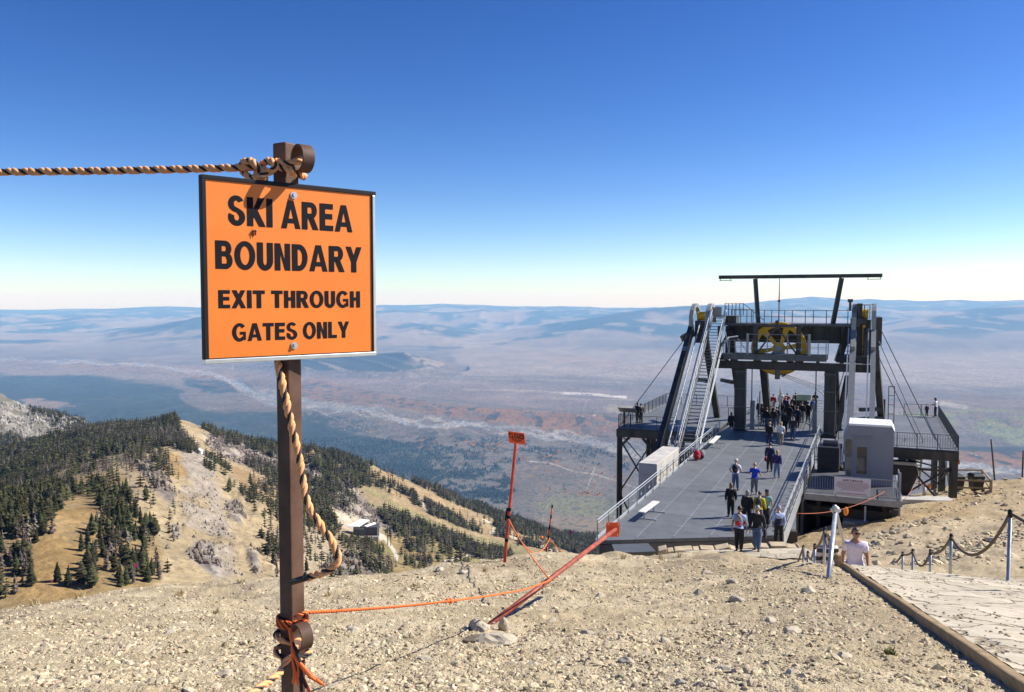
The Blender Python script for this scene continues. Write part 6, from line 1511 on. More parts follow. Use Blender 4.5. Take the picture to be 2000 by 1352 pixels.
    if pack:
        c = J['chest'] + Vector((0, -.20, .0)); m = MB()
        m.ball(c, (.155, .105, .235), 12, 10)
        for s in (-1, 1): m.tube([J['top'] + Vector((s * .10, -.10, .03)), J['top'] + Vector((s * .105, .03, .055)), J['chest'] + Vector((s * .12, .13, .04)), J['waist'] + Vector((s * .14, .02, .06)), c + Vector((s * .12, .02, -.16))], .02, 5)
        bpk = empty('backpack', loc, pack[1], 'backpack', None, yaw); bpk.scale = (k, k, k)
        link('bag', m.mesh('bag'), pack[0], bpk, True)
        m = MB(); m.ball(c + Vector((0, -.085, -.09)), (.11, .06, .10), 10, 8); link('pocket', m.mesh('pocket'), pack[2] if len(pack) > 2 else pack[0], bpk, True)
    PEOPLE.append(e)
    return e, J, k
def held(e, J, k, side, name, label, cat, m_, shape='coat'):
    c = J['palm' + side]; h = empty(name, e.location, label, cat, None, e.rotation_euler.z); h.scale = (k, k, k)
    m = MB(); n = 14; vs = []
    prof = ((.03, .02), (.10, -.04), (.13, -.18), (.11, -.34), (.04, -.42)) if shape == 'coat' else ((.02, .03), (.13, -.02), (.15, -.12), (.13, -.22), (.04, -.27))
    for rr, zz in prof: vs += [c + Vector((rr * .55 * math.cos(6.283 * q / n) * (1 + .25 * math.sin(q * 2.6 + zz * 9)), rr * math.sin(6.283 * q / n) * (1 + .2 * math.sin(q * 1.7)), zz)) for q in range(n)]
    L_ = len(prof); m.add(vs, [(j * n + q, (j + 1) * n + q, (j + 1) * n + (q + 1) % n, j * n + (q + 1) % n) for j in range(L_ - 1) for q in range(n)] + [tuple(range(n)), tuple((L_ - 1) * n + q for q in range(n))[::-1]])
    link('cloth', m.mesh('cloth'), m_, h, True)
AWAY = math.atan2(-DA.x, DA.y)
BLK, CHAR, NAVY = cloth_mat('black_cloth', (.010, .010, .012)), cloth_mat('charcoal_cloth', (.03, .03, .033)), cloth_mat('navy_cloth', (.018, .022, .06))
JEAN, WHT, LBLUE = cloth_mat('blue_denim', (.065, .10, .19)), cloth_mat('white_cloth', (.72, .72, .74)), cloth_mat('light_blue_cloth', (.36, .45, .68))
ROYAL, PURP, TEAL = cloth_mat('royal_blue_cloth', (.012, .045, .42)), cloth_mat('purple_cloth', (.045, .02, .11)), cloth_mat('teal_cloth', (.17, .36, .36))
YELC, RED, GREY, KHAKI, LAV = cloth_mat('yellow_cloth', (.55, .42, .015)), cloth_mat('red_cloth', (.34, .018, .03)), cloth_mat('grey_cloth', (.15, .15, .16)), cloth_mat('khaki_cloth', (.28, .24, .17)), cloth_mat('lilac_white_cloth', (.66, .62, .76))
def stripe():
    if 'striped_cloth' in MATS: return MATS['striped_cloth']
    m = bpy.data.materials.new('striped_cloth'); m.use_nodes = True; N = m.node_tree.nodes; L = m.node_tree.links
    w = N.new('ShaderNodeTexWave'); w.bands_direction = 'Z'; w.inputs['Scale'].default_value = 1.6; tc = N.new('ShaderNodeTexCoord'); L.new(tc.outputs['Object'], w.inputs[0])
    r = N.new('ShaderNodeValToRGB'); r.color_ramp.interpolation = 'CONSTANT'; r.color_ramp.elements[0].color = (.02, .02, .022, 1); r.color_ramp.elements[1].position = .5; r.color_ramp.elements[1].color = (.55, .50, .48, 1)
    L.new(w.outputs['Fac'], r.inputs[0]); L.new(r.outputs[0], N['Principled BSDF'].inputs['Base Color']); MATS['striped_cloth'] = m; return m
BRN, BLD, LBR, GRY, DRK = ('hair_brown', (.055, .03, .018), 'short'), ('hair_blond', (.40, .27, .12), 'long'), ('hair_light_brown', (.17, .10, .05), 'long'), ('hair_grey', (.30, .29, .28), 'short'), ('hair_dark', (.018, .013, .01), 'short')
DRKL = ('hair_dark', (.018, .013, .01), 'long')
W_ = {'stance': 'walk', 'stride': .17}; S_T = {'stance': 'stand', 'stride': .03}
def on_deck(px, py): return Pz(px, py, DZ)
PK = lambda n, c: cloth_mat(n, c)
pk_blk, pk_red, pk_grey, pk_blue = PK('pack_black', (.012, .012, .013)), PK('pack_red', (.45, .015, .03)), PK('pack_grey', (.22, .22, .24)), PK('pack_blue', (.02, .12, .42))
q0 = on_deck(1443, 1078); q0.z = DZ - .05
P_ = [
 dict(a=(1443, 1078), h=1.78, label='man in light blue shirt and black trousers at the foot of the deck', shirt=LBLUE, pants=BLK, hair=DRK, sleeves='short', skin=SKIN_T, pack=(pk_grey, 'grey and red backpack worn over a light blue shirt', pk_red)),
 dict(a=(1478, 1077), h=1.78, label='person in black jacket and blue jeans carrying a dark coat', shirt=BLK, pants=JEAN, hair=('hair_grey', (.30, .29, .28), 'short'), hold=('R', 'coat', 'dark grey coat draped over the arm of the person in blue jeans', 'coat', CHAR, 'coat')),
 dict(a=(1521, 1068), h=1.74, label='grey haired man in navy vest and pale shirt beside the right rail', shirt=LBLUE, pants=BLK, hair=GRY, vest=NAVY, yaw=.45, pose={'armL': 'bent'}, hold=('L', 'jacket', 'tan jacket held by the man in the navy vest', 'jacket', KHAKI, 'coat')),
 dict(a=(1427, 1011), h=1.68, label='woman with long light brown hair all in black on the open deck', shirt=BLK, pants=BLK, hair=LBR),
 dict(a=(1458, 1030), h=1.72, label='grey haired person in black coat and black trousers in the group of five', shirt=BLK, pants=BLK, hair=('hair_ash', (.22, .20, .17), 'long'), hold=('L', 'bag', 'dark bag hanging from the hand of the grey haired person in black', 'bag', CHAR, 'coat')),
 dict(a=(1482, 1032), h=1.70, label='person in yellow jacket with backpack in the group of five', shirt=YELC, pants=GREY, hair=BRN, pack=(PK('pack_olive', (.05, .055, .04)), 'dark olive backpack worn over a yellow jacket')),
 dict(a=(1496, 1030), h=1.74, label='woman in teal top and navy cap with a jacket tied round her waist', shirt=TEAL, pants=BLK, hair=('hair_light_brown', (.17, .10, .05), 'long'), hat=NAVY, skirt=CHAR, sleeves='short', pose={'turn': .6}),
 dict(a=(1436, 959), h=1.76, label='man in white shirt and pale cap with black backpack and jeans', shirt=LAV, pants=JEAN, hair=GRY, hat=PK('cap_pale', (.5, .48, .44)), sleeves='short', pack=(pk_blk, 'black backpack worn over a white shirt'), pose={'armL': 'hip', 'armR': 'hip'}),
 dict(a=(1473, 967), h=1.74, label='blond woman in royal blue top and grey trousers', shirt=ROYAL, pants=GREY, hair=('hair_blond', (.40, .27, .12), 'short'), pose={'armR': 'out', 'armL': 'bent'}, sleeves='short'),
 dict(a=(1503, 922), h=1.80, label='man in navy sweater carrying a red jacket', shirt=NAVY, pants=CHAR, hair=DRK, hold=('L', 'jacket', 'red jacket carried low by the man in the navy sweater', 'jacket', RED, 'bundle')),
 dict(a=(1517, 934), h=1.66, label='blond woman in dark purple top and pale jeans', shirt=PURP, pants=cloth_mat('pale_denim', (.16, .22, .33)), hair=BLD),
 dict(a=(1502, 871), h=1.72, label='blond person in long black coat walking behind the woman in white', shirt=BLK, pants=NAVY, hair=('hair_blond', (.40, .27, .12), 'short')),
 dict(a=(1525, 870), h=1.66, label='woman in white top and khaki trousers in the sun below the tower', shirt=WHT, pants=KHAKI, hair=('hair_blond', (.40, .27, .12), 'short'), sleeves='short'),
 dict(a=(1548, 860), h=1.80, label='grey haired man in dark jacket and jeans walking towards the camera', shirt=CHAR, pants=JEAN, hair=GRY, yaw=math.pi),
 dict(a=(1428, 845), h=1.62, label='woman in black skirt suit standing left of the tower column', shirt=BLK, pants=BLK, hair=DRKL, legs='short', pose=S_T),
 dict(a=(1441, 840), h=1.80, label='man in pale blue shirt and navy trousers standing before the tower column', shirt=LBLUE, pants=NAVY, hair=DRK, pose=S_T),
 dict(a=(1489, 829), h=1.70, label='person in grey jacket with a white pack strap at the left gate', shirt=CHAR, pants=JEAN, hair=DRK, pose=S_T),
 dict(a=(1505, 830), h=1.74, label='person in black coat left of centre under the yellow wheel', shirt=BLK, pants=BLK, hair=LBR, pose=S_T),
 dict(a=(1517, 832), h=1.62, label='slim person in dark navy in the middle of the waiting crowd', shirt=NAVY, pants=BLK, hair=BRN, pose=S_T),
 dict(a=(1533, 846), h=1.78, label='broad man in charcoal jacket in front of the waiting crowd', shirt=CHAR, pants=BLK, hair=DRK, pose=S_T),
 dict(a=(1549, 811), h=1.70, label='person in dark clothes behind the grey haired man in jeans', shirt=BLK, pants=GREY, hair=DRK, pose=S_T),
 dict(a=(1566, 826), h=1.82, label='tall man in black jacket and grey trousers by the right gate post', shirt=BLK, pants=GREY, hair=DRK, pose=S_T),
 dict(a=(1588, 814), h=1.66, label='person with blue backpack right of the gate post', shirt=NAVY, pants=KHAKI, hair=LBR, pose=S_T, pack=(pk_blue, 'bright blue backpack worn by a person right of the gate post')),
 dict(a=(1592, 801), h=1.72, label='dark haired man with raised arms at the far right railing', shirt=CHAR, pants=BLK, hair=DRK, pose=dict(S_T, armL='up', armR='up')),
 dict(a=(1510, 804), h=1.66, label='person in red and white at the far left of the railing', shirt=RED, pants=GREY, hair=DRK, pose=S_T),
 dict(a=(1525, 801), h=1.72, label='person in white shirt and long khaki shorts at the far railing', shirt=WHT, pants=KHAKI, hair=GRY, pose=S_T, sleeves='short', legs='short'),
 dict(a=(1537, 802), h=1.66, label='person in dark red top at the far railing', shirt=RED, pants=BLK, hair=DRK, pose=dict(S_T, armR='up')),
 dict(a=(1553, 803), h=1.78, label='man in black jacket leaning on the far railing', shirt=BLK, pants=BLK, hair=GRY, pose=dict(S_T, stance='lean')),
 dict(a=(1560, 808), h=1.62, label='person in dark brown top before the small board', shirt=cloth_mat('brown_cloth', (.05, .03, .025)), pants=NAVY, hair=BRN, pose=S_T),
 dict(a=(1497, 838), h=1.76, label='man in black windbreaker beside the left gate railing', shirt=BLK, pants=JEAN, hair=BRN, pose=S_T),
 dict(a=(1541, 828), h=1.68, label='woman with long dark hair in black amid the waiting crowd', shirt=BLK, pants=BLK, hair=DRKL, pose=S_T),
 dict(a=(1557, 836), h=1.78, label='man in dark navy jacket ahead of the right gate post', shirt=NAVY, pants=BLK, hair=BRN, pose=S_T),
 dict(a=(1571, 812), h=1.7, label='person in charcoal top half hidden by the small board', shirt=CHAR, pants=NAVY, hair=DRK, pose=S_T),
 dict(a=(1526, 822), h=1.7, label='person in black jacket and grey trousers deep in the crowd', shirt=BLK, pants=GREY, hair=LBR, pose=S_T),
 dict(a=(1483, 820), h=1.72, label='person in black behind the left gate post', shirt=BLK, pants=BLK, hair=DRK, pose=S_T),
 dict(a=(1511, 838), h=1.74, label='man in charcoal jacket and jeans at the front of the waiting crowd', shirt=CHAR, pants=JEAN, hair=DRK, pose=S_T),
 dict(a=(1546, 822), h=1.66, label='brown haired person in black jacket inside the waiting crowd', shirt=BLK, pants=NAVY, hair=BRN, pose=S_T),
 dict(a=(1578, 824), h=1.76, label='man in black coat directly behind the right gate post', shirt=BLK, pants=BLK, hair=DRK, pose=S_T),
 dict(a=(1534, 812), h=1.7, label='grey haired person in navy behind the waiting crowd', shirt=NAVY, pants=BLK, hair=GRY, pose=S_T),
 dict(a=(1244, 826), h=1.76, label='person in dark clothes on the left platform, taller of two', shirt=BLK, pants=CHAR, hair=DRK, pose=S_T, yaw=-.8),
 dict(a=(1252, 826), h=1.66, label='person in dark clothes on the left platform, shorter of two', shirt=CHAR, pants=BLK, hair=DRK, pose=S_T, yaw=.9),
 dict(a=(1827, 815), h=1.76, label='woman in white top and dark jeans reading on the right platform', shirt=WHT, pants=NAVY, hair=DRKL, pose=dict(S_T, armL='bent', armR='bent'), yaw=1.3, sleeves='short'),
 dict(a=(1810, 813), h=1.10, label='small child in dark clothes beside the woman on the right platform', shirt=NAVY, pants=BLK, hair=BRN, pose=S_T, yaw=.4),
]
for i, d in enumerate(P_):
    d = dict(d); px, py = d.pop('a'); yw = d.pop('yaw', (random.random() - .5) * .35); hold = d.pop('hold', None); hh = d.pop('h')
    p = on_deck(px, py)
    if i < 2: p = P(px, py, 31.9); p.z = max(gz(p.x, p.y) + .06, p.z - .02)
    d.setdefault('pose', None)
    e, J, k = person(p, AWAY + yw, hh, seed=i + 1, **d)
    if hold: held(e, J, k, hold[0], hold[1], hold[2], hold[3], hold[4], hold[5])
# the couple coming up the path
hp = P(1671, 1033, 18.7); hp.z -= 1.80; TOW = math.pi
person(Vector((hp.x, hp.y, hp.z)), TOW - .25, 1.82, 'man in white T-shirt and sunglasses walking up the sandy path', LAV, cloth_mat('beige_shorts', (.35, .30, .22)), skin=SKIN_T, hair=('hair_buzzed', (.07, .045, .035), 'short'), sleeves='short', glasses=True, legs='short', seed=50, pose={'turn': .25})
hp = P(1616, 1047, 19.2); hp.z -= 1.62
person(Vector((hp.x, hp.y, hp.z)), TOW, 1.66, 'blond woman in dark striped top walking beside the man in white', stripe(), CHAR, hair=BLD, glasses=True, seed=51, sleeves='long')
# bags left on the deck
def bag(px, py, c, c2, lab, s=1):
    g = Pz(px, py, DZ); e = empty('backpack', g, lab, 'backpack')
    m = MB(); m.ball(g + UP * .30 * s, (.22 * s, .16 * s, .31 * s), 12, 10); m.build('bag', c, e, True)
    m = MB(); m.ball(g + UP * .2 * s + Vector((0, -.13 * s, 0)), (.16 * s, .08 * s, .14 * s), 10, 8); m.tube([g + UP * .58 * s + Vector((-.06, 0, 0)), g + UP * .68 * s, g + UP * .58 * s + Vector((.06, 0, 0))], .02, 5); m.build('pocket', c2, e, True)
bag(1361, 899, pk_red, RED, 'red backpack standing against the left deck rail', 1.15)
bag(1370, 897, pk_grey, CHAR, 'grey backpack standing beside the red backpack', 1.05)
# ------------------------------------------------------------------ trees on the slopes, far woods, the lower station
def proj1(p): return proj(p.x, p.y, p.z)
FOREST = [([(-400, 800), (0, 886), (95, 862), (189, 832), (284, 822), (345, 812), (352, 850), (388, 878), (375, 888), (331, 872), (265, 878), (208, 894), (114, 925), (0, 955), (-400, 960)], .95, 18),
 ([(-300, 965), (40, 935), (130, 945), (150, 960), (128, 990), (95, 1020), (80, 1060), (62, 1110), (62, 1250), (-300, 1300)], .95, 24),
 ([(118, 945), (160, 915), (245, 900), (255, 925), (240, 945), (205, 962), (175, 972), (125, 965)], .45, 20), ([(190, 965), (250, 960), (272, 990), (265, 1025), (200, 1030)], .75, 20),
 ([(135, 1030), (205, 1010), (262, 1020), (285, 1060), (245, 1075), (200, 1085), (140, 1075)], .62, 20), ([(170, 1080), (250, 1085), (310, 1095), (320, 1135), (250, 1150), (165, 1150)], .68, 20), ([(278, 1020), (306, 1025), (306, 1080), (280, 1085)], .6, 18),
 ([(290, 895), (330, 885), (335, 930), (325, 942), (300, 915)], .9, 16), ([(235, 885), (285, 878), (288, 905), (250, 912)], .75, 16),
 ([(400, 895), (432, 900), (432, 925), (405, 925)], .5, 12), ([(438, 918), (446, 918), (446, 932), (438, 932)], .8, 8), ([(445, 945), (465, 945), (462, 965), (448, 965)], .7, 8), ([(470, 955), (500, 955), (505, 985), (480, 985)], .7, 10), ([(505, 975), (560, 990), (560, 1020), (530, 1010)], .6, 12), ([(508, 1050), (560, 1045), (560, 1115), (515, 1100)], .55, 14),
 ([(395, 838), (430, 842), (540, 860), (560, 870), (560, 905), (500, 885), (440, 868)], .55, 12), ([(478, 905), (560, 915), (560, 965), (530, 950)], .55, 12),
 ([(585, 872), (640, 870), (705, 892), (750, 906), (800, 925), (850, 946), (900, 970), (1000, 1000), (1060, 1024), (1170, 1044), (1170, 1110), (1060, 1075), (1000, 1062), (900, 1030), (850, 1010), (790, 975), (730, 950), (690, 960), (640, 930), (585, 905)], .72, 12),
 ([(720, 1000), (790, 1010), (850, 1035), (930, 1068), (1000, 1085), (1000, 1100), (930, 1092), (850, 1058), (790, 1050), (735, 1025)], .80, 14), ([(590, 930), (650, 935), (700, 980), (690, 995), (640, 990), (590, 1000)], .55, 12),
 ([(590, 990), (650, 1005), (665, 1035), (640, 1075), (590, 1040)], .6, 14), ([(655, 1050), (700, 1050), (735, 1068), (770, 1105), (760, 1140), (680, 1090)], .6, 16), ([(790, 1060), (830, 1070), (835, 1085), (800, 1080)], .6, 8), ([(860, 1073), (885, 1078), (880, 1090), (862, 1088)], .6, 7), ([(790, 1090), (850, 1095), (840, 1115), (790, 1110)], .5, 8),
 ([(50, 790), (190, 828), (250, 858), (200, 870), (120, 840), (60, 815)], .45, 10), ([(-300, 800), (0, 830), (60, 860), (20, 900), (-300, 950)], .35, 10)]
SPARSE = [([(100, 900), (340, 880), (360, 960), (330, 1130), (60, 1180), (100, 1000)], .035), ([(540, 1010), (660, 1080), (700, 1130), (540, 1130)], .05), ([(700, 1030), (960, 1085), (900, 1110), (700, 1120)], .03), ([(760, 925), (960, 1040), (860, 1010)], .05), ([(480, 900), (560, 940), (560, 1050), (500, 1030)], .04)]
def forest_prob(px, py, x, y):
    n = fbm(x / 34, y / 34, 4, 301); n2 = fbm(x / 9, y / 9, 2, 303)
    wx = px + (n - .5) * 22; wy = py + (n - .5) * 12
    p = np.zeros(len(px))
    for poly, d, s in FOREST: p = np.maximum(p, d * sst(-2, 5, sdist(wx, wy, poly)) * np.clip((.6 if d > .9 else .25) + 2.6 * (n - .36), .05, 1))
    for poly, d in SPARSE: p = np.maximum(p, d * (sdist(px, py, poly) > 0))
    for ln, w in RUNS: p = p * (1 - .97 * (ldist(px, py, ln) < w * 1.1))
    p = p * (1 - .96 * (ldist(wx, wy, [(-20, 968), (60, 948), (114, 932), (165, 914), (210, 899), (265, 884)]) < 6)) * (1 - .9 * (ldist(wx, wy, [(165, 985), (190, 1010), (140, 1030), (110, 1075), (95, 1130)]) < 17))
    for ln in ([(730, 1040), (748, 1046), (762, 1065), (772, 1080), (776, 1093)], [(803, 955), (812, 965), (822, 978), (832, 996)]): p = p * (ldist(px, py, ln) > 5)
    p = p * (sdist(px, py, [(655, 1000), (735, 1000), (765, 1035), (730, 1056), (670, 1050)]) < 0)
    return p
r = np.random.default_rng(21); n = 700000
px0 = r.uniform(-260, 1300, n); lY = r.uniform(math.log(255), math.log(2000), n); Y = np.exp(lY)
u = (px0 - 1000) / FOC * 1.0; x = u * Y
z = hz(x, Y); px, py = proj(x, Y, z)
iu = np.clip(((u - UN[0]) / (UN[1] - UN[0])).astype(int), 0, NU - 1); il = np.clip(((lY - LN[0]) / (LN[1] - LN[0])).astype(int), 0, NL - 1)
CM = np.maximum.accumulate(G, axis=0)
h = r.uniform(6.5, 12.5, n) * np.where(Y < 700, .66, 1.0) * np.where(Y > 900, 1.1, 1)
vis = (z + h) / Y > CM[il, iu] - .004
ok = vis & (py < 1260)
px, py, x, Y, z, h = [q[ok] for q in (px, py, x, Y, z, h)]
pr = forest_prob(px, py, x, Y)
# candidates fall evenly in log range: thin them to an even density on the ground, then by the woods
keep = r.uniform(0, 1, len(x)) < pr * np.clip((Y / 1300) ** 2, .03, 1) * .9
px, py, x, Y, z, h = [q[keep] for q in (px, py, x, Y, z, h)]
# at least a few metres between stems
cell = {}; sel = []
for i in np.argsort(Y):
    k = (int(x[i] // 3.1), int(Y[i] // 3.1))
    if k in cell: continue
    cell[k] = 1; sel.append(i)
sel = np.array(sel); px, py, x, Y, z, h = [q[sel] for q in (px, py, x, Y, z, h)]
NT = len(x)
def tree_arrays(seed, kind, detail):
    """unit-height conifer: trunk arrays and crown arrays (vertices, triangles)"""
    q = random.Random(seed); tv, tf, cv, cf = [], [], [], []
    n = 6 if detail else 4; prev = None
    for k, (zz, rr) in enumerate(((-.05, .024), (.35, .018), (.97, .003))):
        b = len(tv); tv += [(rr * math.cos(6.283 * j / n), rr * math.sin(6.283 * j / n), zz) for j in range(n)]
        if prev is not None:
            for j in range(n): tf += [(prev + j, prev + (j + 1) % n, b + (j + 1) % n), (prev + j, b + (j + 1) % n, b + j)]
        prev = b
    rows, per = (11, 7) if detail else (5, 5)
    wid = {'spruce': .20, 'fir': .25, 'snag': .20}[kind]
    for a in range(rows):
        f = a / (rows - 1); zc = .10 + .86 * f; R = (wid * ((1 - f) ** .75) if kind != 'fir' else wid * 1.12 * (1 - f ** 2.2) ** .7 * (.62 + .38 * min(1, f * 4)) * q.uniform(.75, 1.15)) + .018
        for j in range(per if f < .8 else 4):
            if kind == 'snag' and q.random() < .42: continue
            if q.random() < .10: continue
            an = 6.283 * (j + .5 * (a % 2) + q.uniform(-.28, .28)) / per; rr = R * q.uniform(.62, 1.2); ww = (.62 if kind != 'snag' else .30) * R + .012
            dz_ = q.uniform(.05, .11); d = (math.cos(an), math.sin(an)); s = (-d[1], d[0]); b = len(cv)
            droop = q.uniform(-.03, .05)
            cv += [(d[0] * .01, d[1] * .01, zc + dz_), (d[0] * rr * .6 + s[0] * ww, d[1] * rr * .6 + s[1] * ww, zc - .01 - droop * .4), (d[0] * rr, d[1] * rr, zc - droop), (d[0] * rr * .6 - s[0] * ww, d[1] * rr * .6 - s[1] * ww, zc - .015 - droop * .4), (d[0] * .01, d[1] * .01, zc - .05)]
            cf += [(b, b + 1, b + 2), (b, b + 2, b + 3), (b + 4, b + 2, b + 1), (b + 4, b + 3, b + 2)]
    if kind != 'snag':
        b = len(cv); cv += [(.016 * math.cos(2.1 * j), .016 * math.sin(2.1 * j), .9) for j in range(3)] + [(0, 0, 1.0)]; cf += [(b, b + 1, b + 3), (b + 1, b + 2, b + 3), (b + 2, b, b + 3)]
    return np.array(tv), np.array(tf), np.array(cv), np.array(cf)
def crown_mat(name, c, c2): return mat(name, c, rough=.85, var=.3, vs=.9, c2=c2, spec=.15)
def vary(m, src):                                # tree-to-tree variation of the crown colour
    t = m.node_tree; N = t.nodes; b = N['Principled BSDF']; old = b.inputs['Base Color'].links[0].from_socket
    h = N.new('ShaderNodeHueSaturation'); t.links.new(old, h.inputs['Color']); mr = N.new('ShaderNodeMapRange'); mr.inputs[3].default_value = .55; mr.inputs[4].default_value = 1.6; mh = N.new('ShaderNodeMapRange'); mh.inputs[3].default_value = .47; mh.inputs[4].default_value = .52
    if src == 'object': q = N.new('ShaderNodeObjectInfo').outputs['Random']
    else:
        a = N.new('ShaderNodeAttribute'); a.attribute_name = 'albedo'; q = a.outputs['Fac']
    t.links.new(q, mr.inputs[0]); t.links.new(mr.outputs[0], h.inputs['Value']); t.links.new(q, mh.inputs[0]); t.links.new(mh.outputs[0], h.inputs['Hue']); t.links.new(h.outputs[0], b.inputs['Base Color']); return m
CC = {'spruce': ((.030, .036, .014), (.058, .060, .024)), 'fir': ((.042, .044, .018), (.082, .076, .032)), 'snag': ((.115, .09, .072), (.20, .165, .135))}
CM_ = {k: vary(crown_mat(k + '_crown', *c), 'object') for k, c in CC.items()}; CF_ = {k: vary(crown_mat(k + '_forest_crown', *c), 'attr') for k, c in CC.items()}
BARK = mat('bark', (.10, .075, .055), rough=.9, var=.3, vs=2)
KL = {'spruce': 'slender dark green conifer', 'fir': 'broad olive green conifer', 'snag': 'bare grey dead conifer'}
PROT = {}
for kd in KL:
    for sdv in range(5):
        tv, tf, cv, cf = tree_arrays(sdv * 7 + 1, kd, True)
        def mk(nm, v, f, m_):
            me = bpy.data.meshes.new(nm); me.from_pydata([tuple(q) for q in v], [], [tuple(int(k) for k in q) for q in f]); me.materials.append(m_); return me
        PROT[kd, sdv] = (mk('trunk', tv, tf, BARK), mk('crown', cv, cf, CM_[kd]))
kinds = np.where(fbm(x / 60, Y / 60, 3, 307) * .6 + r.uniform(0, 1, NT) * .5 > .63, 'snag', np.where(r.uniform(0, 1, NT) < .45, 'fir', 'spruce'))
shows = h / Y; inframe = (px > -5) & (px < 1240) & (py < 1175)
order = np.argsort(-(shows * inframe))
NEAR = set(order[:300].tolist())
def zone(a, b_):
    if b_ < 905 and a < 360: return 'on the wooded ridge behind the near knoll'
    if a < 130: return 'in the dense stand at the lower left'
    if a < 350: return 'on the tan knoll left of the scree'
    if a < 600: return 'on the scree slope beside the brown post'
    return 'on the slope around the lower lift station'
for i in order[:300]:
    kd = str(kinds[i]); zn = zone(px[i], py[i]); sc = h[i]
    e = empty('conifer', (x[i], Y[i], z[i]), KL[kd] + ' ' + zn, 'tree', KL[kd] + 's ' + zn)
    e.rotation_euler = (r.uniform(-.05, .05), r.uniform(-.05, .05), r.uniform(0, 6.28)); wd = r.uniform(.85, 1.25); e.scale = (sc * wd, sc * wd, sc)
    for nm, me in zip(('trunk', 'crown'), PROT[kd, int(r.integers(5))]):
        o = bpy.data.objects.new(nm, me); COL.objects.link(o); o.parent = e
rest = [i for i in order if i not in NEAR]
for kd in KL:
    ids = np.array([i for i in rest if kinds[i] == kd])
    Vs, Fs, Cs, off = [], [], [], 0
    for sdv in range(4):
        tv, tf, cv, cf = tree_arrays(sdv * 13 + 3, kd, False); v = np.concatenate([tv, cv]); f = np.concatenate([tf, cf + len(tv)])
        s_ = ids[sdv::4]; k = len(s_); a = r.uniform(0, 6.28, k)[:, None]; c_, sn_ = np.cos(a), np.sin(a); wd = (h[s_] * r.uniform(.9, 1.45, k))[:, None]
        X = (v[None, :, 0] * c_ - v[None, :, 1] * sn_) * wd + x[s_][:, None]; Yy = (v[None, :, 0] * sn_ + v[None, :, 1] * c_) * wd + Y[s_][:, None]; Z = v[None, :, 2] * h[s_][:, None] + z[s_][:, None]
        Vs.append(np.stack([X, Yy, Z], -1).reshape(-1, 3)); Fs.append((np.arange(k)[:, None, None] * len(v) + f[None]).reshape(-1, 3) + off); off += k * len(v); Cs.append(np.repeat(r.uniform(0, 1, k), len(v)))
    o = np_mesh({'spruce': 'spruce_forest', 'fir': 'fir_forest', 'snag': 'dead_forest'}[kd], np.concatenate(Vs), np.concatenate(Fs), CF_[kd], smooth=False, col=np.repeat(np.concatenate(Cs)[:, None], 3, 1))
    tag(o, {'spruce': 'far slender dark conifers covering the ridges', 'fir': 'far broad olive conifers covering the ridges', 'snag': 'far bare grey dead conifers on the ridges'}[kd], 'forest', kind='stuff')
print('trees', NT)
# bare rock breaking out of the slopes
RK = [(c, 3.2) for c in CLIFFS]
Vs, Cs, k0 = [], [], 0
n = 260000; px0 = r.uniform(-100, 840, n); lY = r.uniform(math.log(330), math.log(1950), n); Yr = np.exp(lY); u = (px0 - 1000) / FOC; xr = u * Yr; zr_ = hz(xr, Yr); pxr, pyr = proj(xr, Yr, zr_)
cm = cliffmask(pxr, pyr); nn = fbm(xr / 16, Yr / 34, 4, 401)
ok = (r.uniform(0, 1, n) < cm * sst(.42, .58, nn) * np.clip((Yr / 1100) ** 2, .10, 1) * .8) & ~((pxr < 220) & (Yr < 1300))
scr = sst(-10, 6, sdist(pxr, pyr, [(400, 905), (415, 930), (430, 960), (445, 1000), (455, 1060), (470, 1125), (430, 1140), (400, 1080), (370, 1030), (350, 985), (370, 950), (385, 930)])) * (Yr < 640)
ok2 = r.uniform(0, 1, n) < scr * .10 * sst(.35, .6, fbm(xr / 7, Yr / 12, 3, 403)) + .012 * (Yr < 640) * (pxr > 250) * (pxr < 600)
big = ok[ok | ok2]; xr, Yr, zr_ = xr[ok | ok2], Yr[ok | ok2], zr_[ok | ok2]; k = len(xr); s = .55 * (1 / (1 - r.uniform(0, 1, k) * .96)) ** .5 * np.where(Yr > 1300, 1.7, 1.0) * np.where(big, 1, .45)
v = ICO_V[None] * (1 + r.uniform(-.35, .3, (k, 12, 1))) * (s[:, None] * r.uniform([.7, .7, .9], [1.2, 1.1, 2.1], (k, 3)))[:, None]
th = r.uniform(0, 6.28, k)[:, None]; V = np.stack([v[..., 0] * np.cos(th) - v[..., 1] * np.sin(th) + xr[:, None], v[..., 0] * np.sin(th) + v[..., 1] * np.cos(th) + Yr[:, None], v[..., 2] + zr_[:, None] + .15 * s[:, None]], -1).reshape(-1, 3)
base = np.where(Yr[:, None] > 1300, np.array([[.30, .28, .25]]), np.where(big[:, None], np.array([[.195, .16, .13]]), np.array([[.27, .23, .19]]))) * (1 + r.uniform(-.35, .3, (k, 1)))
tag(np_mesh('rock_outcrops', V, (np.arange(k)[:, None, None] * 12 + ICO_F[None]).reshape(-1, 3), mid_mat, smooth=False, col=np.repeat(base, 12, 0)), 'broken grey rock outcrops on the slopes', 'rock', kind='stuff'); print('rocks', k)
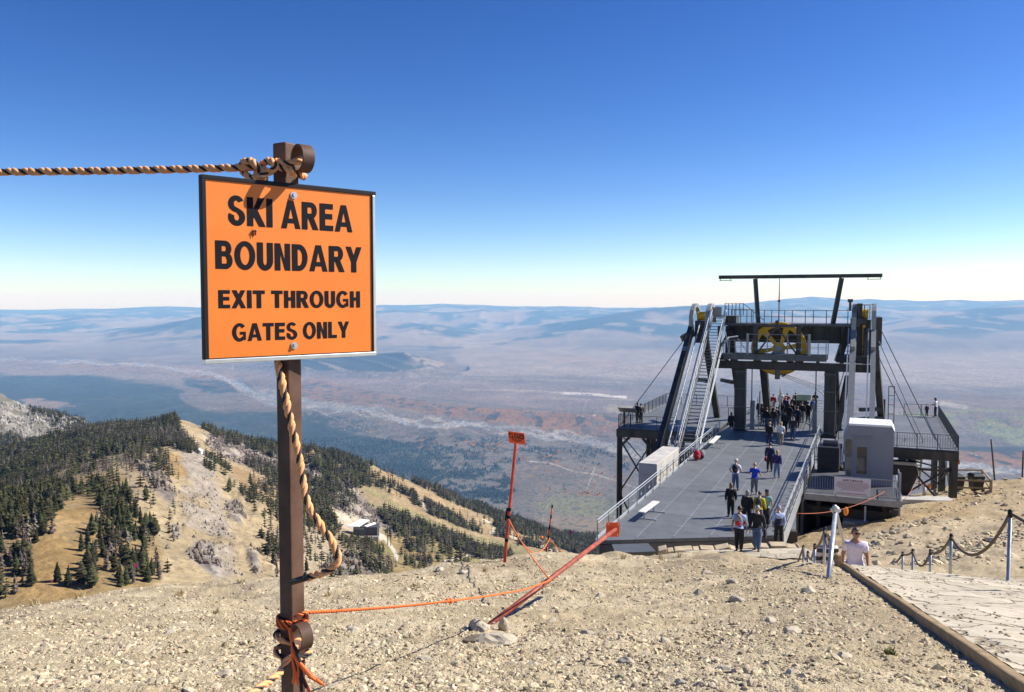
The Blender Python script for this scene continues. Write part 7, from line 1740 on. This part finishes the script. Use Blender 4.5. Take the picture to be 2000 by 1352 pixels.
# far woods on the valley floor: small crowns standing where the land is wooded
n = 420000; px0 = r.uniform(380, 1330, n); py0 = r.uniform(835, 1050, n)
yc = (676 - py0) / FOC; den = CP + yc * SP; mm = (-SP + yc * CP) / den; Y = VAL / mm; x = (px0 - 1000) / FOC / den * Y
ok = (Y > 3400) & (Y < 8200); x, Y = x[ok], Y[ok]; z = hz(x, Y)
c = cover_valley(x, Y, z); green = (c[:, 1] > c[:, 0]) & (c[:, 0] < .06); orange = (c[:, 0] > .24) & (c[:, 2] < .07)
for nm, msk, m_, hs_, lab in (('valley_woods', green & (r.uniform(0, 1, len(x)) < .16), crown_mat('valley_conifer', (.026, .04, .026), (.045, .06, .035)), (11, 19), 'dark woods scattered over the valley floor'), ('valley_cottonwoods', orange & (r.uniform(0, 1, len(x)) < .13), crown_mat('cottonwood_gold', (.30, .13, .03), (.42, .21, .045)), (9, 16), 'orange and gold autumn trees scattered over the valley floor')):
    X, YY, ZZ = x[msk], Y[msk], z[msk]; k = len(X); hh = r.uniform(*hs_, k); th = r.uniform(0, 6.28, k)
    if nm == 'valley_woods': v = np.array([(.24 * math.cos(6.283 * j / 5), .24 * math.sin(6.283 * j / 5), .05) for j in range(5)] + [(0, 0, 1)]); f = np.array([(j, (j + 1) % 5, 5) for j in range(5)])
    else: v = ICO_V * np.array([.5, .5, .5]) + np.array([0, 0, .5]); f = ICO_F
    cc, sn_ = np.cos(th)[:, None], np.sin(th)[:, None]; jit = 1 + r.uniform(-.2, .2, (k, len(v)))
    V = np.stack([(v[None, :, 0] * cc - v[None, :, 1] * sn_) * jit * hh[:, None] + X[:, None], (v[None, :, 0] * sn_ + v[None, :, 1] * cc) * jit * hh[:, None] + YY[:, None], v[None, :, 2] * hh[:, None] + ZZ[:, None]], -1).reshape(-1, 3)
    tag(np_mesh(nm, V, (np.arange(k)[:, None, None] * len(v) + f[None]).reshape(-1, 3), m_, smooth=False), lab, 'woods', kind='stuff'); print(nm, k)
# ---- the lower lift station and small buildings on the slopes
YS = 690
def sp_(px, py, dy=0): return P(px, py, YS + dy)
ls = empty('lift_station', sp_(703, 1046), 'dark lift station with white tilted roofs in the saddle below the summit', 'building')
c0, c1 = sp_(677, 1046), sp_(729, 1047); zb = c0.z - 3
def block(m, xa, xb, ya, yb, z0, z1a, z1b=None):
    z1b = z1a if z1b is None else z1b
    m.hexa([(xa, ya, z0), (xb, ya, z0), (xb, yb, z0), (xa, yb, z0), (xa, ya, z1a), (xb, ya, z1b), (xb, yb, z1b), (xa, yb, z1a)])
zr = sp_(690, 1029).z; zr2 = sp_(714, 1030).z; DK = mat('station_dark', (.05, .052, .058), rough=.7, var=.2, vs=.4); WR = mat('station_roof', (.78, .78, .78), rough=.5)
m = MB(); block(m, sp_(679, 0).x, sp_(703, 0).x, YS, YS + 16, zb, zr - .3); block(m, sp_(703, 0).x + .05, sp_(727, 0).x, YS + 1, YS + 12, zb, zr2 - .3); m.build('wall', DK, ls)
m = MB(); a = [sp_(677, 1028.5), sp_(701, 1028.5, 0), sp_(722, 1015.5, 14), sp_(705, 1013.5, 14)]; m.hexa([q - UP * .5 for q in a] + a); m.build('roof', WR, ls)
m = MB(); a = [sp_(712, 1027), sp_(716, 1028.5), sp_(734.5, 1022.5, 9), sp_(732, 1020, 9)]; m.hexa([q - UP * .5 for q in a] + a); m.build('roof', WR, ls)
m = MB(); block(m, sp_(681, 0).x, sp_(700, 0).x, YS - .12, YS - .02, zr - 2.4, zr - 1.0); m.build('window', mat('station_window', (.16, .17, .19), rough=.2), ls)
m = MB(); block(m, sp_(704, 0).x, sp_(722, 0).x, YS + .85, YS + .95, zb + 3.2, zb + 4.6); m.build('window', mat('station_brown', (.06, .03, .025), rough=.6), ls)
m = MB(); block(m, sp_(675, 0).x, sp_(731, 0).x, YS - 4, YS - .2, zb - 4, zb + 2.9); m.build('terrace', mat('station_terrace', (.30, .28, .25), rough=.9), ls)
for px, y0, y1 in ((757, 1040, 1024), (763, 1038, 1026)):
    a, b_ = sp_(px, y0), sp_(px, y1); a.z = gz(a.x, a.y); m = MB(); m.tube([a, b_], .35, 6); tag(m.build('lift_pylon', STEEL_D, smooth=True), 'thin dark lift pylon right of the lower station', 'pylon', 'pylons beside the lower station')
def hut(px, py, Y, w, d, hh, lab, wall, roof):
    g = P(px, py, Y); g.z = gz(g.x, g.y) - .5; e = empty('hut', g, lab, 'hut')
    m = MB(); m.box(g + UP * (hh / 2), (w, d, hh)); m.build('wall', wall, e)
    m = MB(); m.prism([(-w * .58, 0), (w * .58, 0), (0, w * .32)], g + Vector((0, -d * .55, hh)), (1, 0, 0), (0, 0, 1), (0, 1, 0), d * 1.1); m.build('roof', roof, e)
hut(388, 876, 650, 5, 4, 2.6, 'small white hut on the crest of the tan knoll', WR, WR)
hut(1052, 1060, 1250, 9, 6, 3.5, 'small brown hut beside the track below the striped pole', mat('hut_brown', (.16, .10, .06)), mat('hut_roof', (.2, .16, .13)))
hut(508, 868, 1180, 12, 7, 3.2, 'low pale hut among trees on the rocky ridge', mat('hut_pale', (.45, .38, .3)), mat('hut_pale_roof', (.5, .44, .36)))
